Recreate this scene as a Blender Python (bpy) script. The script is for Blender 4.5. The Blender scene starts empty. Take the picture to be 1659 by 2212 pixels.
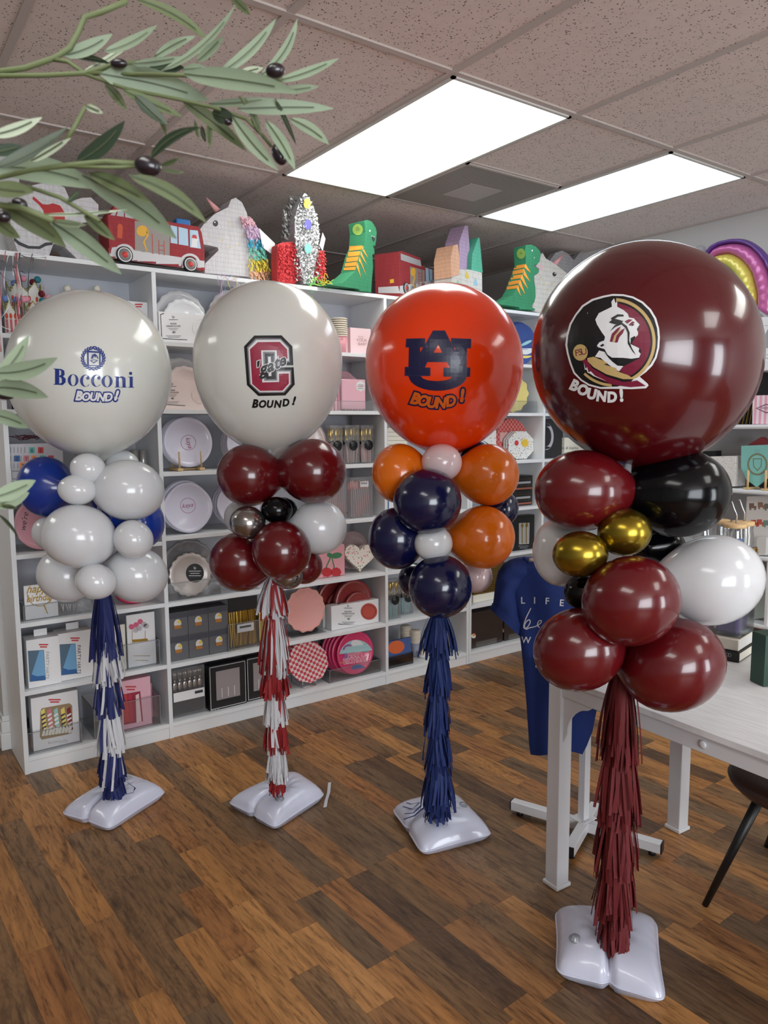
import bpy, bmesh, math, random
from mathutils import Vector, Matrix, Quaternion
from mathutils.bvhtree import BVHTree
random.seed(7)
SC = bpy.context.scene
COL = SC.collection
PI = math.pi
# ------------------------------------------------------------------ camera
CAM = Vector((-.4988, -3.2122, 1.3966)); FPX = 1623.6
YAW, PIT, ROL = math.radians(35.5151), math.radians(6.5283), math.radians(-.3504)
fw = Vector((math.sin(YAW)*math.cos(PIT), math.cos(YAW)*math.cos(PIT), -math.sin(PIT)))
r0 = Vector((math.cos(YAW), -math.sin(YAW), 0)); u0 = r0.cross(fw)
RT = r0*math.cos(ROL)+u0*math.sin(ROL); UP = u0*math.cos(ROL)-r0*math.sin(ROL)
cd = bpy.data.cameras.new('camera'); cam = bpy.data.objects.new('camera', cd); COL.objects.link(cam)
m = Matrix((RT, UP, -fw)).transposed().to_4x4(); m.translation = CAM; cam.matrix_world = m
cd.sensor_fit = 'VERTICAL'; cd.sensor_height = 36; cd.lens = 36*FPX/2212; cd.clip_start = .02
cd.dof.use_dof = True; cd.dof.focus_distance = 2.5; cd.dof.aperture_fstop = 15
SC.camera = cam
# ------------------------------------------------------------------ exposure, world, daylight
SC.view_settings.view_transform = 'Standard'; SC.view_settings.look = 'None'
SC.view_settings.exposure = 0.8; SC.view_settings.gamma = 1; SC.view_settings.use_curve_mapping = False
W = bpy.data.worlds.new('world'); SC.world = W; W.use_nodes = True
W.node_tree.nodes['Background'].inputs[0].default_value = (.85, .92, 1, 1)
W.node_tree.nodes['Background'].inputs[1].default_value = .6
SC.cycles.max_bounces = 7; SC.cycles.transparent_max_bounces = 16
SC.cycles.sample_clamp_indirect = 6
SC.cycles.caustics_reflective = False; SC.cycles.caustics_refractive = False
LAMP1, LAMP2 = 4.0, 4.0      # emission of the ceiling panels
def area(name, loc, rot, sx, sy, e, col):
    l = bpy.data.lights.new(name, 'AREA'); l.shape = 'RECTANGLE'; l.size = sx; l.size_y = sy; l.energy = e; l.color = col
    o = bpy.data.objects.new(name, l); COL.objects.link(o); o.location = loc; o.rotation_euler = rot; return o
area('window_daylight', (-1.0, -6.82, 1.5), (PI/2+.25, 0, 0), 2.6, 1.9, 105, (.90, .95, 1))
area('door_daylight', (2.6, -6.82, 1.15), (PI/2+.2, 0, 0), .9, 2.0, 42, (.90, .95, 1))
# ------------------------------------------------------------------ pixel -> place helpers (photograph frame 1659 x 2212)
def ray(x, y): return RT*((x-829.5)/FPX) - UP*((y-1106)/FPX) + fw
def atY(x, y, Y): d = ray(x, y); return CAM + d*((Y-CAM.y)/d.y)
def atX(x, y, X): d = ray(x, y); return CAM + d*((X-CAM.x)/d.x)
def atZ(x, y, Z): d = ray(x, y); return CAM + d*((Z-CAM.z)/d.z)
def atD(x, y, D): return CAM + ray(x, y)*D
def onpl(x, y, p0, yaw):
    n = Vector((-math.sin(yaw), math.cos(yaw), 0)); d = ray(x, y)
    return CAM + d*((Vector(p0)-CAM).dot(n)/d.dot(n))
def depth(p): return (Vector(p)-CAM).dot(fw)
# ------------------------------------------------------------------ materials
MATS = {}
def lin(c): c /= 255; return c/12.92 if c <= .04045 else ((c+.055)/1.055)**2.4
def rgb(c, g=1.0): return tuple(min(1, lin(v)*g) for v in c)+(1,)
def mat(name, c=(200, 200, 200), rough=.5, metal=0, coat=0, g=1.0, alpha=1, trans=0, sss=0, emis=0, spec=.5):
    if name in MATS: return MATS[name]
    M = bpy.data.materials.new(name); M.use_nodes = True
    b = M.node_tree.nodes['Principled BSDF']; I = b.inputs
    I['Base Color'].default_value = rgb(c, g); I['Roughness'].default_value = rough; I['Metallic'].default_value = metal
    I['Coat Weight'].default_value = coat; I['Coat Roughness'].default_value = .06
    I['Alpha'].default_value = alpha; I['Transmission Weight'].default_value = trans
    I['Specular IOR Level'].default_value = spec
    if sss: I['Subsurface Weight'].default_value = sss; I['Subsurface Scale'].default_value = .03
    if emis: I['Emission Color'].default_value = rgb(c); I['Emission Strength'].default_value = emis
    MATS[name] = M; return M
def nt(M): return M.node_tree.nodes, M.node_tree.links
def bsdf(M): return M.node_tree.nodes['Principled BSDF']
def bump(M, hnode, strength, dist=.001):
    N, L = nt(M); b = N.new('ShaderNodeBump'); b.inputs['Strength'].default_value = strength; b.inputs['Distance'].default_value = dist
    L.new(hnode, b.inputs['Height']); L.new(b.outputs[0], bsdf(M).inputs['Normal']); return b
def posnode(M, scale=(1, 1, 1), rot=(0, 0, 0)):
    N, L = nt(M); g = N.new('ShaderNodeNewGeometry'); mp = N.new('ShaderNodeMapping')
    mp.inputs['Scale'].default_value = scale; mp.inputs['Rotation'].default_value = rot
    L.new(g.outputs['Position'], mp.inputs['Vector']); return mp.outputs[0]
def noise(M, vec, scale, detail=3, rough=.5, dist=0):
    N, L = nt(M); n = N.new('ShaderNodeTexNoise'); n.inputs['Scale'].default_value = scale; n.inputs['Detail'].default_value = detail
    n.inputs['Roughness'].default_value = rough; n.inputs['Distortion'].default_value = dist
    L.new(vec, n.inputs['Vector']); return n.outputs[0]
def ramp(M, fac, stops, interp='LINEAR'):
    N, L = nt(M); r = N.new('ShaderNodeValToRGB'); r.color_ramp.interpolation = interp
    e = r.color_ramp.elements
    while len(e) < len(stops): e.new(.5)
    for i, (p, c) in enumerate(stops): e[i].position = p; e[i].color = c if len(c) == 4 else tuple(c)+(1,)
    L.new(fac, r.inputs[0]); return r.outputs[0]
def math_(M, op, a, b=0.0, c=None):
    N, L = nt(M); n = N.new('ShaderNodeMath'); n.operation = op
    for i, v in enumerate([a, b] if c is None else [a, b, c]):
        if isinstance(v, (int, float)): n.inputs[i].default_value = v
        else: L.new(v, n.inputs[i])
    return n.outputs[0]
def mixc(M, fac, a, b, mode='MIX'):
    N, L = nt(M); n = N.new('ShaderNodeMix'); n.data_type = 'RGBA'; n.blend_type = mode
    for s, v in ((0, fac), (6, a), (7, b)):
        if isinstance(v, (int, float)): n.inputs[s].default_value = v
        elif isinstance(v, tuple): n.inputs[s].default_value = v
        else: L.new(v, n.inputs[s])
    return n.outputs[2]
def crepe(name, c, g=1.0, band=.021, rough=.75):
    """crepe paper in fringed horizontal bands"""
    if name in MATS: return MATS[name]
    M = mat(name, c, rough, g=g); N, L = nt(M)
    sep = N.new('ShaderNodeSeparateXYZ'); L.new(posnode(M), sep.inputs[0])
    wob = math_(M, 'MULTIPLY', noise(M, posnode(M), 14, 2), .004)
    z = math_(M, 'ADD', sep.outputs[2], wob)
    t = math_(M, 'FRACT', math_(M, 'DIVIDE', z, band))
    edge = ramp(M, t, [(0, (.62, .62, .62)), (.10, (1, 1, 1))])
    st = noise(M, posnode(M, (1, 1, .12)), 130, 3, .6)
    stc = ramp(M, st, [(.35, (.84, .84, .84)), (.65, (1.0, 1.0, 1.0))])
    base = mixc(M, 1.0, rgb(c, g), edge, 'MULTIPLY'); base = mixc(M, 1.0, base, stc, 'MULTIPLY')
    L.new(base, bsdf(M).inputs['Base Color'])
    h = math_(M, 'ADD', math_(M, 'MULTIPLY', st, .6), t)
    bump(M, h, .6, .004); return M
def clearmat(name, tint=(1, 1, 1), refl=.12, rough=.04, op=.0, opcol=(230, 232, 235)):
    """thin clear plastic: mostly see-through with gloss"""
    if name in MATS: return MATS[name]
    M = bpy.data.materials.new(name); M.use_nodes = True; N, L = nt(M); N.remove(N['Principled BSDF'])
    out = [n for n in N if n.type == 'OUTPUT_MATERIAL'][0]
    t = N.new('ShaderNodeBsdfTransparent'); t.inputs[0].default_value = tint+(1,)
    gl = N.new('ShaderNodeBsdfGlossy'); gl.inputs['Roughness'].default_value = rough
    lw = N.new('ShaderNodeLayerWeight'); lw.inputs[0].default_value = .25
    f = math_(M, 'MINIMUM', math_(M, 'ADD', math_(M, 'MULTIPLY', lw.outputs['Fresnel'], .8), refl*.3), .6)
    mx = N.new('ShaderNodeMixShader'); L.new(f, mx.inputs[0]); L.new(t.outputs[0], mx.inputs[1]); L.new(gl.outputs[0], mx.inputs[2])
    last = mx
    if op:
        d = N.new('ShaderNodeBsdfDiffuse'); d.inputs[0].default_value = rgb(opcol)
        m2 = N.new('ShaderNodeMixShader'); m2.inputs[0].default_value = op
        L.new(mx.outputs[0], m2.inputs[1]); L.new(d.outputs[0], m2.inputs[2]); last = m2
    L.new(last.outputs[0], out.inputs[0]); MATS[name] = M; return M
CLEAR = clearmat('clear_acrylic', (.97, .98, .98)); BAG = clearmat('clear_bag', (.95, .95, .96), .25, .12, .07)
GLASS = clearmat('clear_glass', (.96, .98, .98), .3, .02)
white = mat('white_laminate', (222, 224, 226), .38, g=1.0)
paper = mat('white_card', (226, 225, 226), .55)
blackc = mat('black_card', (24, 23, 24), .4); ink = mat('dark_ink', (50, 50, 54), .6); greyink = mat('grey_ink', (150, 150, 154), .6)
gold = mat('gold_foil', (205, 165, 75), .25, 1); silver = mat('silver_foil', (205, 205, 210), .22, 1)
steel = mat('steel', (190, 190, 192), .25, 1)
# ------------------------------------------------------------------ mesh builder
REG = {}; ORG = {}
class MB:
    def __init__(s): s.v = []; s.f = []; s.m = []; s.sm = []
    def add(s, vs, fs, m=0, sm=False):
        k = len(s.v); s.v += [Vector(p) for p in vs]
        for f in fs: s.f.append([i+k for i in f]); s.m.append(m); s.sm.append(sm)
        return s
    def box(s, x0, x1, y0, y1, z0, z1, m=0):
        vs = [(x, y, z) for z in (z0, z1) for y in (y0, y1) for x in (x0, x1)]
        return s.add(vs, [(0, 2, 3, 1), (4, 5, 7, 6), (0, 1, 5, 4), (2, 6, 7, 3), (0, 4, 6, 2), (1, 3, 7, 5)], m)
    def obox(s, c, ex, ey, ez, m=0):
        """oriented box: corner c, edge vectors"""
        c = Vector(c); ex = Vector(ex); ey = Vector(ey); ez = Vector(ez)
        vs = [c+ex*i+ey*j+ez*k for k in (0, 1) for j in (0, 1) for i in (0, 1)]
        return s.add(vs, [(0, 2, 3, 1), (4, 5, 7, 6), (0, 1, 5, 4), (2, 6, 7, 3), (0, 4, 6, 2), (1, 3, 7, 5)], m)
    def prism(s, pts, vec, m=0, ms=None):
        n = len(pts); pts = [Vector(p) for p in pts]; vec = Vector(vec); vs = pts+[p+vec for p in pts]
        s.add(vs, [list(range(n)), list(range(2*n-1, n-1, -1))], m)
        k = len(s.v)-2*n
        for i in range(n):
            j = (i+1) % n; s.f.append([k+i, k+n+i, k+n+j, k+j]); s.m.append(m if ms is None else ms); s.sm.append(False)
        return s
    def tube(s, path, r, n=8, m=0, cap=True, flat=None):
        P = [Vector(p) for p in path]; R = r if isinstance(r, (list, tuple)) else [r]*len(P); rings = []
        ref = None
        for i, p in enumerate(P):
            t = (P[min(i+1, len(P)-1)]-P[max(i-1, 0)]).normalized()
            if ref is None: ref = t.orthogonal().normalized()
            a = (ref - t*ref.dot(t)); a = a.normalized() if a.length > 1e-6 else t.orthogonal().normalized(); ref = a; b = t.cross(a)
            rings.append([p+(a*math.cos(2*PI*k/n)+b*math.sin(2*PI*k/n))*R[i] for k in range(n)])
        vs = [q for ring in rings for q in ring]; fs = []
        for i in range(len(P)-1):
            for k in range(n): fs.append((i*n+k, i*n+(k+1) % n, (i+1)*n+(k+1) % n, (i+1)*n+k))
        if cap: fs += [tuple(range(n-1, -1, -1)), tuple((len(P)-1)*n+k for k in range(n))]
        return s.add(vs, fs, m, True)
    def lathe(s, prof, c, ax=(0, 0, 1), n=32, m=0, wav=0, wn=12, cap=True, wr0=0):
        """prof: (radius, height) along axis ax; wav scallops the rim beyond radius wr0"""
        ax = Vector(ax).normalized(); a = ax.orthogonal().normalized()
        if abs(ax.z) < .9: a = ax.cross(Vector((0, 0, 1))).normalized()
        b = ax.cross(a); vs = []; fs = []; c = Vector(c)
        for (r, h) in prof:
            for k in range(n):
                t = 2*PI*k/n; rr = r*(1+(wav*math.cos(wn*t) if r > wr0 else 0)); vs.append(c+ax*h+(a*math.cos(t)+b*math.sin(t))*rr)
        for i in range(len(prof)-1):
            for k in range(n): fs.append((i*n+k, i*n+(k+1) % n, (i+1)*n+(k+1) % n, (i+1)*n+k))
        if cap: fs += [tuple(range(n-1, -1, -1)), tuple((len(prof)-1)*n+k for k in range(n))]
        return s.add(vs, fs, m, True)
    def ball(s, c, rx, ry=None, rz=None, n=16, fr=None, m=0, fun=None):
        ry = ry or rx; rz = rz or rx; c = Vector(c); vs = []; fs = []
        X, Y, Z = fr or (Vector((1, 0, 0)), Vector((0, 1, 0)), Vector((0, 0, 1)))
        for i in range(1, n):
            th = PI*i/n
            for k in range(2*n):
                ph = PI*k/n; d = Vector((math.sin(th)*math.cos(ph), math.sin(th)*math.sin(ph), math.cos(th)))
                p = X*d.x*rx+Y*d.y*ry+Z*d.z*rz; vs.append(c+(fun(p, d) if fun else p))
        top = X*0+Z*rz; bot = -Z*rz
        vs.append(c+(fun(top, Vector((0, 0, 1))) if fun else top)); vs.append(c+(fun(bot, Vector((0, 0, -1))) if fun else bot))
        w = 2*n
        for i in range(n-2):
            for k in range(w): fs.append((i*w+k, (i+1)*w+k, (i+1)*w+(k+1) % w, i*w+(k+1) % w))
        T = len(vs)-2
        for k in range(w): fs += [(T, k, (k+1) % w), (T+1, (n-2)*w+(k+1) % w, (n-2)*w+k)]
        return s.add(vs, fs, m, True)
    def strip(s, path, wv, m=0, sm=True):
        """ribbon along path; wv: half-width vector or one per point"""
        n = len(path); vs = []
        for i, p in enumerate(path):
            w = Vector(wv[i] if isinstance(wv, list) else wv); vs += [Vector(p)-w, Vector(p)+w]
        return s.add(vs, [(2*i, 2*i+1, 2*i+3, 2*i+2) for i in range(n-1)], m, sm)
    def build(s, name, mats, parent=None, bevel=0, norm=True, origin=None):
        if not isinstance(mats, (list, tuple)): mats = [mats]
        if parent is not None: o0 = ORG[parent.name]
        elif origin is not None: o0 = Vector(origin)
        else:
            xs = [p.x for p in s.v]; ys = [p.y for p in s.v]; zs = [p.z for p in s.v]
            o0 = Vector(((min(xs)+max(xs))/2, (min(ys)+max(ys))/2, min(zs)))
        me = bpy.data.meshes.new(name); me.from_pydata([p-o0 for p in s.v], [], s.f)
        for q in mats: me.materials.append(q)
        me.polygons.foreach_set('material_index', s.m); me.polygons.foreach_set('use_smooth', s.sm); me.update()
        if norm:
            b = bmesh.new(); b.from_mesh(me); bmesh.ops.recalc_face_normals(b, faces=b.faces); b.to_mesh(me); b.free()
        o = bpy.data.objects.new(name, me); COL.objects.link(o); ORG[o.name] = o0
        if parent is not None: o.parent = parent
        else: o.location = o0
        if bevel:
            md = o.modifiers.new('b', 'BEVEL'); md.width = bevel; md.segments = 2; md.limit_method = 'ANGLE'
        REG[o.name] = (s.v, s.f); return o
def thing(name, label, cat, loc, group=None):
    o = bpy.data.objects.new(name, None); COL.objects.link(o); o.location = loc; o.empty_display_size = .05
    ORG[o.name] = Vector(loc); return tag(o, label, cat, group)
def tag(o, label, cat, group=None, kind=None):
    o['label'] = label; o['category'] = cat
    if group: o['group'] = group
    if kind: o['kind'] = kind
    return o
def struct(o): o['kind'] = 'structure'; return o
def sub(o, parent): ORG[o.name] = ORG[parent.name]; return o
def bvh(*objs):
    vs = []; fs = []
    for o in objs:
        v, f = REG[o.name]; k = len(vs); vs += v; fs += [[i+k for i in q] for q in f]
    return BVHTree.FromPolygons(vs, fs)
# ------------------------------------------------------------------ flat artwork laid onto surfaces
def shape2d(loops, cut=0):
    cu = bpy.data.curves.new('t', 'CURVE'); cu.dimensions = '2D'; cu.fill_mode = 'BOTH'
    for lp in loops:
        sp = cu.splines.new('POLY'); sp.points.add(len(lp)-1); sp.use_cyclic_u = True
        for i, (x, y) in enumerate(lp): sp.points[i].co = (x/100, -y/100, 0, 1)
    o = bpy.data.objects.new('t', cu); me = bpy.data.meshes.new_from_object(o)
    r = _take(me, cut, 100); bpy.data.objects.remove(o); bpy.data.curves.remove(cu); return r
def _take(me, cut, k):
    b = bmesh.new(); b.from_mesh(me); bpy.data.meshes.remove(me)
    for v in b.verts: v.co.x *= k; v.co.y *= k
    if cut and b.verts:
        for ax in (0, 1):
            lo = min(v.co[ax] for v in b.verts); hi = max(v.co[ax] for v in b.verts); t = lo+cut
            while t < hi:
                n = Vector((0, 0, 0)); n[ax] = 1; c = Vector((0, 0, 0)); c[ax] = t
                bmesh.ops.bisect_plane(b, geom=b.verts[:]+b.edges[:]+b.faces[:], plane_co=c, plane_no=n); t += cut
    vs = [(v.co.x, -v.co.y) for v in b.verts]; b.verts.index_update()
    fs = [[v.index for v in f.verts] for f in b.faces]; b.free(); return vs, fs
def text2d(txt, x, y, size, rot=0, shear=0, off=0, align='CENTER', sx=1, cut=0, space=1):
    """text baseline at pixel (x,y); size = cap height-ish in pixels; rot degrees clockwise"""
    cu = bpy.data.curves.new('t', 'FONT'); cu.body = txt; cu.size = 1.38; cu.shear = shear; cu.offset = off; cu.align_x = align
    cu.space_character = space; cu.resolution_u = 4
    o = bpy.data.objects.new('t', cu); me = bpy.data.meshes.new_from_object(o)
    vs, fs = _take(me, cut/size if cut else 0, 1); bpy.data.objects.remove(o); bpy.data.curves.remove(cu)
    c, s_ = math.cos(math.radians(rot)), math.sin(math.radians(rot)); out = []
    for (a, b) in vs:
        a *= size*sx; b *= size; out.append((x+a*c-b*s_, y+a*s_+b*c))
    return out, fs
def ell(cx, cy, rx, ry=None, n=28, rot=0, a0=0, a1=360):
    ry = ry or rx; c, s_ = math.cos(math.radians(rot)), math.sin(math.radians(rot)); P = []
    full = a1-a0 >= 360
    for i in range(n if full else n+1):
        t = math.radians(a0+(a1-a0)*i/n); a, b = rx*math.cos(t), ry*math.sin(t); P.append((cx+a*c-b*s_, cy+a*s_+b*c))
    return P
def merge(*arts):
    V = []; Fc = []
    for v, f in arts: k = len(V); V += v; Fc += [[i+k for i in q] for q in f]
    return V, Fc
def decal(name, art, tree, off, material, parent):
    """lay flat artwork, given in the photograph's frame, onto a real surface as a printed layer"""
    vs, fs = art; out = []; ok = []
    for (x, y) in vs:
        d = ray(x, y).normalized(); h = tree.ray_cast(CAM, d)
        if h[0] is None: out.append(CAM); ok.append(False)
        else: out.append(h[0]-d*off/max(.35, abs(d.dot(h[1])))); ok.append(True)
    fs = [f for f in fs if all(ok[i] for i in f)]; used = sorted({i for f in fs for i in f}); ix = {i: k for k, i in enumerate(used)}
    if not fs: return None
    mb = MB(); mb.add([out[i] for i in used], [[ix[i] for i in f] for f in fs], 0, False)
    return mb.build(name, material, parent, norm=False)
def quad(x0, y0, x1, y1, skew=0): return [[(x0, y0), (x1, y0+skew), (x1, y1+skew), (x0, y1)]]
def lines2d(x0, x1, ys, h, skew=0):
    return merge(*[shape2d(quad(x0+k*(i % 2), y, x1-k*(i % 3 == 1), y+h, skew)) for i, y in enumerate(ys) for k in ((x1-x0)*.12,)])
# ================================================================== ROOM
ZC = 2.556; XR = 3.644; T = .61; XC, YC = 1.2155, .005
XL, YF, YB = -3.0, -6.9, 2.45
fm = mat('plank_floor', (130, 90, 55), .42); N, L = nt(fm)
g = N.new('ShaderNodeNewGeometry'); mp = N.new('ShaderNodeMapping'); mp.inputs['Rotation'].default_value = (0, 0, math.radians(-2.1)); L.new(g.outputs['Position'], mp.inputs[0])
sp = N.new('ShaderNodeSeparateXYZ'); L.new(mp.outputs[0], sp.inputs[0])
WD, LN = .088, .46
xi = math_(fm, 'FLOOR', math_(fm, 'DIVIDE', sp.outputs[0], WD))
wn = N.new('ShaderNodeTexWhiteNoise'); wn.noise_dimensions = '1D'; L.new(xi, wn.inputs['W'])
yy = math_(fm, 'ADD', math_(fm, 'DIVIDE', sp.outputs[1], LN), math_(fm, 'MULTIPLY', wn.outputs['Value'], 7.3))
wob = math_(fm, 'MULTIPLY', math_(fm, 'SINE', math_(fm, 'MULTIPLY', math_(fm, 'ADD', yy, xi), 2.1)), .22)
yy = math_(fm, 'ADD', yy, wob)
yi = math_(fm, 'FLOOR', yy)
cb = N.new('ShaderNodeCombineXYZ'); L.new(xi, cb.inputs[0]); L.new(yi, cb.inputs[1])
wn2 = N.new('ShaderNodeTexWhiteNoise'); wn2.noise_dimensions = '2D'; L.new(cb.outputs[0], wn2.inputs['Vector'])
tone = ramp(fm, wn2.outputs['Value'], [(0, rgb((104, 76, 52))), (.12, rgb((128, 96, 64))), (.26, rgb((156, 110, 66))), (.40, rgb((172, 120, 68))), (.54, rgb((136, 102, 68))), (.68, rgb((160, 108, 62))), (.82, rgb((116, 90, 64))), (.93, rgb((184, 132, 78)))], 'CONSTANT')
va = N.new('ShaderNodeVectorMath'); va.operation = 'MULTIPLY_ADD'; L.new(wn2.outputs['Color'], va.inputs[0]); va.inputs[1].default_value = (9, 9, 9); L.new(mp.outputs[0], va.inputs[2])
mg = N.new('ShaderNodeMapping'); mg.inputs['Scale'].default_value = (1, .11, 1); L.new(va.outputs[0], mg.inputs[0])
gr = noise(fm, mg.outputs[0], 95, 5, .65, .4); gr2 = noise(fm, mg.outputs[0], 17, 4, .6, 2.2)
mk = N.new('ShaderNodeMapping'); mk.inputs['Scale'].default_value = (1, .55, 1); L.new(va.outputs[0], mk.inputs[0])
vk = N.new('ShaderNodeTexVoronoi'); vk.inputs['Scale'].default_value = 5.2; vk.feature = 'F1'; L.new(mk.outputs[0], vk.inputs[0])
rings = math_(fm, 'SINE', math_(fm, 'MULTIPLY', math_(fm, 'ADD', vk.outputs['Distance'], math_(fm, 'MULTIPLY', gr2, .35)), 95))
ringc = ramp(fm, math_(fm, 'MULTIPLY_ADD', rings, .5, .5), [(0, (.80, .79, .77)), (.6, (1, 1, 1))])
ringf = ramp(fm, wn2.outputs['Value'], [(0, (.8,)*3), (.2, (.15,)*3), (.5, (.9,)*3), (.8, (.1,)*3)], 'CONSTANT')
knot = ramp(fm, vk.outputs['Distance'], [(.03, (.30, .26, .22)), (.12, (.8, .78, .74)), (.2, (1, 1, 1))])
grc = ramp(fm, gr, [(.34, (.42, .38, .34)), (.50, (.95, .94, .93)), (.75, (1.08, 1.08, 1.08))])
g2c = ramp(fm, gr2, [(.30, (.50, .46, .42)), (.48, (.9, .89, .87)), (.65, (1.1, 1.09, 1.06))])
c = mixc(fm, 1.0, tone, grc, 'MULTIPLY'); c = mixc(fm, 1.0, c, g2c, 'MULTIPLY'); c = mixc(fm, ringf, c, mixc(fm, 1.0, c, ringc, 'MULTIPLY')); c = mixc(fm, .8, c, mixc(fm, 1.0, c, knot, 'MULTIPLY'))
fx = math_(fm, 'FRACT', math_(fm, 'DIVIDE', sp.outputs[0], WD)); fy = math_(fm, 'FRACT', yy)
seam = math_(fm, 'MINIMUM', math_(fm, 'MULTIPLY', math_(fm, 'MINIMUM', fx, math_(fm, 'SUBTRACT', 1.0, fx)), WD), math_(fm, 'MULTIPLY', math_(fm, 'MINIMUM', fy, math_(fm, 'SUBTRACT', 1.0, fy)), LN))
seamc = ramp(fm, math_(fm, 'MULTIPLY', seam, 400), [(0, (.55, .52, .5)), (.5, (1, 1, 1))])
c = mixc(fm, 1.0, c, seamc, 'MULTIPLY'); L.new(c, bsdf(fm).inputs['Base Color'])
L.new(ramp(fm, gr, [(.3, (.5,)*3), (.7, (.36,)*3)]), bsdf(fm).inputs['Roughness']); bump(fm, gr, .12, .001)
struct(MB().box(XL, XR+.1, YF, YB, -.08, 0).build('floor', fm, origin=(0, 0, 0)))
# ceiling tiles with pits
cm = mat('ceiling_tile', (222, 210, 204), .92); N, L = nt(cm)
ps = posnode(cm); nz = noise(cm, ps, 9, 2)
v1 = N.new('ShaderNodeTexVoronoi'); v1.inputs['Scale'].default_value = 135; v1.inputs['Randomness'].default_value = 1
vm = N.new('ShaderNodeVectorMath'); vm.operation = 'ADD'; L.new(ps, vm.inputs[0])
n3 = N.new('ShaderNodeTexNoise'); n3.inputs['Scale'].default_value = 60; L.new(ps, n3.inputs['Vector'])
vs_ = N.new('ShaderNodeVectorMath'); vs_.operation = 'SCALE'; L.new(n3.outputs[1], vs_.inputs[0]); vs_.inputs['Scale'].default_value = .012; L.new(vs_.outputs[0], vm.inputs[1])
L.new(vm.outputs[0], v1.inputs[0])
sel = math_(cm, 'GREATER_THAN', N.new('ShaderNodeSeparateColor').outputs[0], 2)
sc_ = N.new('ShaderNodeSeparateColor'); L.new(v1.outputs['Color'], sc_.inputs[0])
pit = math_(cm, 'MULTIPLY', math_(cm, 'LESS_THAN', v1.outputs['Distance'], math_(cm, 'MULTIPLY', sc_.outputs[0], .42)), math_(cm, 'GREATER_THAN', sc_.outputs[1], .42))
base = mixc(cm, pit, rgb((222, 210, 204)), rgb((110, 100, 96)))
mott = ramp(cm, noise(cm, ps, 30, 3), [(.3, (.94,)*3), (.7, (1,)*3)])
L.new(mixc(cm, 1.0, base, mott, 'MULTIPLY'), bsdf(cm).inputs['Base Color'])
bump(cm, math_(cm, 'SUBTRACT', 1.0, pit), .5, .002)
ceil = struct(MB().box(XL, XR+.1, YF, YB, ZC, ZC+.06).build('ceiling', cm, origin=(0, 0, ZC)))
gm = mat('ceiling_grid', (188, 178, 172), .5)
mb = MB(); hw = .0125
i0 = int((XL-XC)/T)-1
for i in range(i0, 6):
    x = XC+i*T
    if XL < x < XR: mb.box(x-hw, x+hw, YF, YB, ZC-.006, ZC)
for j in range(-12, 5):
    y = YC+j*2*T
    if YF < y < YB: mb.box(XL, XR, y-hw, y+hw, ZC-.0065, ZC)
mb.box(XR-.02, XR, YF, YB, ZC-.007, ZC); mb.box(XC+T, XC+2*T, YC-T-hw, YC-T+hw, ZC-.006, ZC)
mb.build('ceiling_grid', gm, ceil)
wm = mat('painted_wall', (205, 203, 202), .7)
struct(MB().box(XR, XR+.1, YF, YB, 0, ZC).build('wall_right', wm))
struct(MB().box(XL, XR+.1, YB, YB+.1, 0, ZC).build('wall_back', wm))
struct(MB().box(XL-.1, XL, YF, YB, 0, ZC).build('wall_left', mat('left_wall_paint', (150, 147, 144), .8)))
f = MB(); f.box(XL, -2.35, YF-.1, YF, 0, ZC); f.box(.35, 2.1, YF-.1, YF, 0, ZC); f.box(3.1, XR+.1, YF-.1, YF, 0, ZC)
f.box(-2.35, .35, YF-.1, YF, 0, .5); f.box(-2.35, .35, YF-.1, YF, 2.5, ZC); f.box(2.1, 3.1, YF-.1, YF, 2.2, ZC)
struct(f.build('wall_front', mat('storefront_wall', (112, 108, 104), .8)))
struct(MB().box(-2.35, .35, YF-.06, YF-.05, .5, 2.5).build('window_1', CLEAR))
struct(MB().box(2.1, 3.1, YF-.06, YF-.05, 0, 2.2).build('door_1', CLEAR))
# the short wall end behind the bookcase on the left, with its baseboard
wl = mat('wall_end_paint', (196, 196, 194), .7)
struct(MB().box(-.02, .17, .325, .60, 0, ZC-.012).build('wall_stub', wl))
bb = MB()
for z0, z1, d in ((0, .075, .018), (.075, .125, .013), (.125, .15, .008)):
    bb.box(-.02-d, .17, .325-d, .325, z0, z1); bb.box(-.02-d, -.02, .325, .60, z0, z1)
struct(bb.build('baseboard_back', mat('baseboard_paint', (212, 214, 214), .4), bevel=.003))
# ------------------------------------------------------------------ lit ceiling panels
def panel(x0, y0, e, label, ribbed):
    t = thing('ceiling_light', label, 'light', (x0+T/2, y0+T, ZC))
    fr = MB(); a = .012
    X0, X1, Y0, Y1 = x0+a, x0+T-a, y0+a, y0+2*T-a; w = .014
    fr.box(X0, X1, Y0, Y0+w, ZC-.012, ZC); fr.box(X0, X1, Y1-w, Y1, ZC-.012, ZC); fr.box(X0, X0+w, Y0, Y1, ZC-.012, ZC); fr.box(X1-w, X1, Y0, Y1, ZC-.012, ZC)
    fr.build('frame', mat('light_frame', (205, 205, 200), .4), t)
    if ribbed:
        em = mat('prismatic_diffuser', (246, 250, 255), .3, emis=e)
        if len(nt(em)[0]) < 4:
            ch = nt(em)[0].new('ShaderNodeTexChecker'); ch.inputs['Scale'].default_value = 130
            nt(em)[1].new(posnode(em, (1, 1, 1)), ch.inputs[0]); ch.inputs[1].default_value = (.80, .9, 1, 1); ch.inputs[2].default_value = (.55, .64, .74, 1)
            nt(em)[1].new(ch.outputs[0], bsdf(em).inputs['Emission Color'])
    else: em = mat('frosted_diffuser', (250, 252, 246), .4, emis=e)
    MB().box(X0+w, X1-w, Y0+w, Y1-w, ZC-.010, ZC-.004).build('diffuser', em, t)
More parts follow.
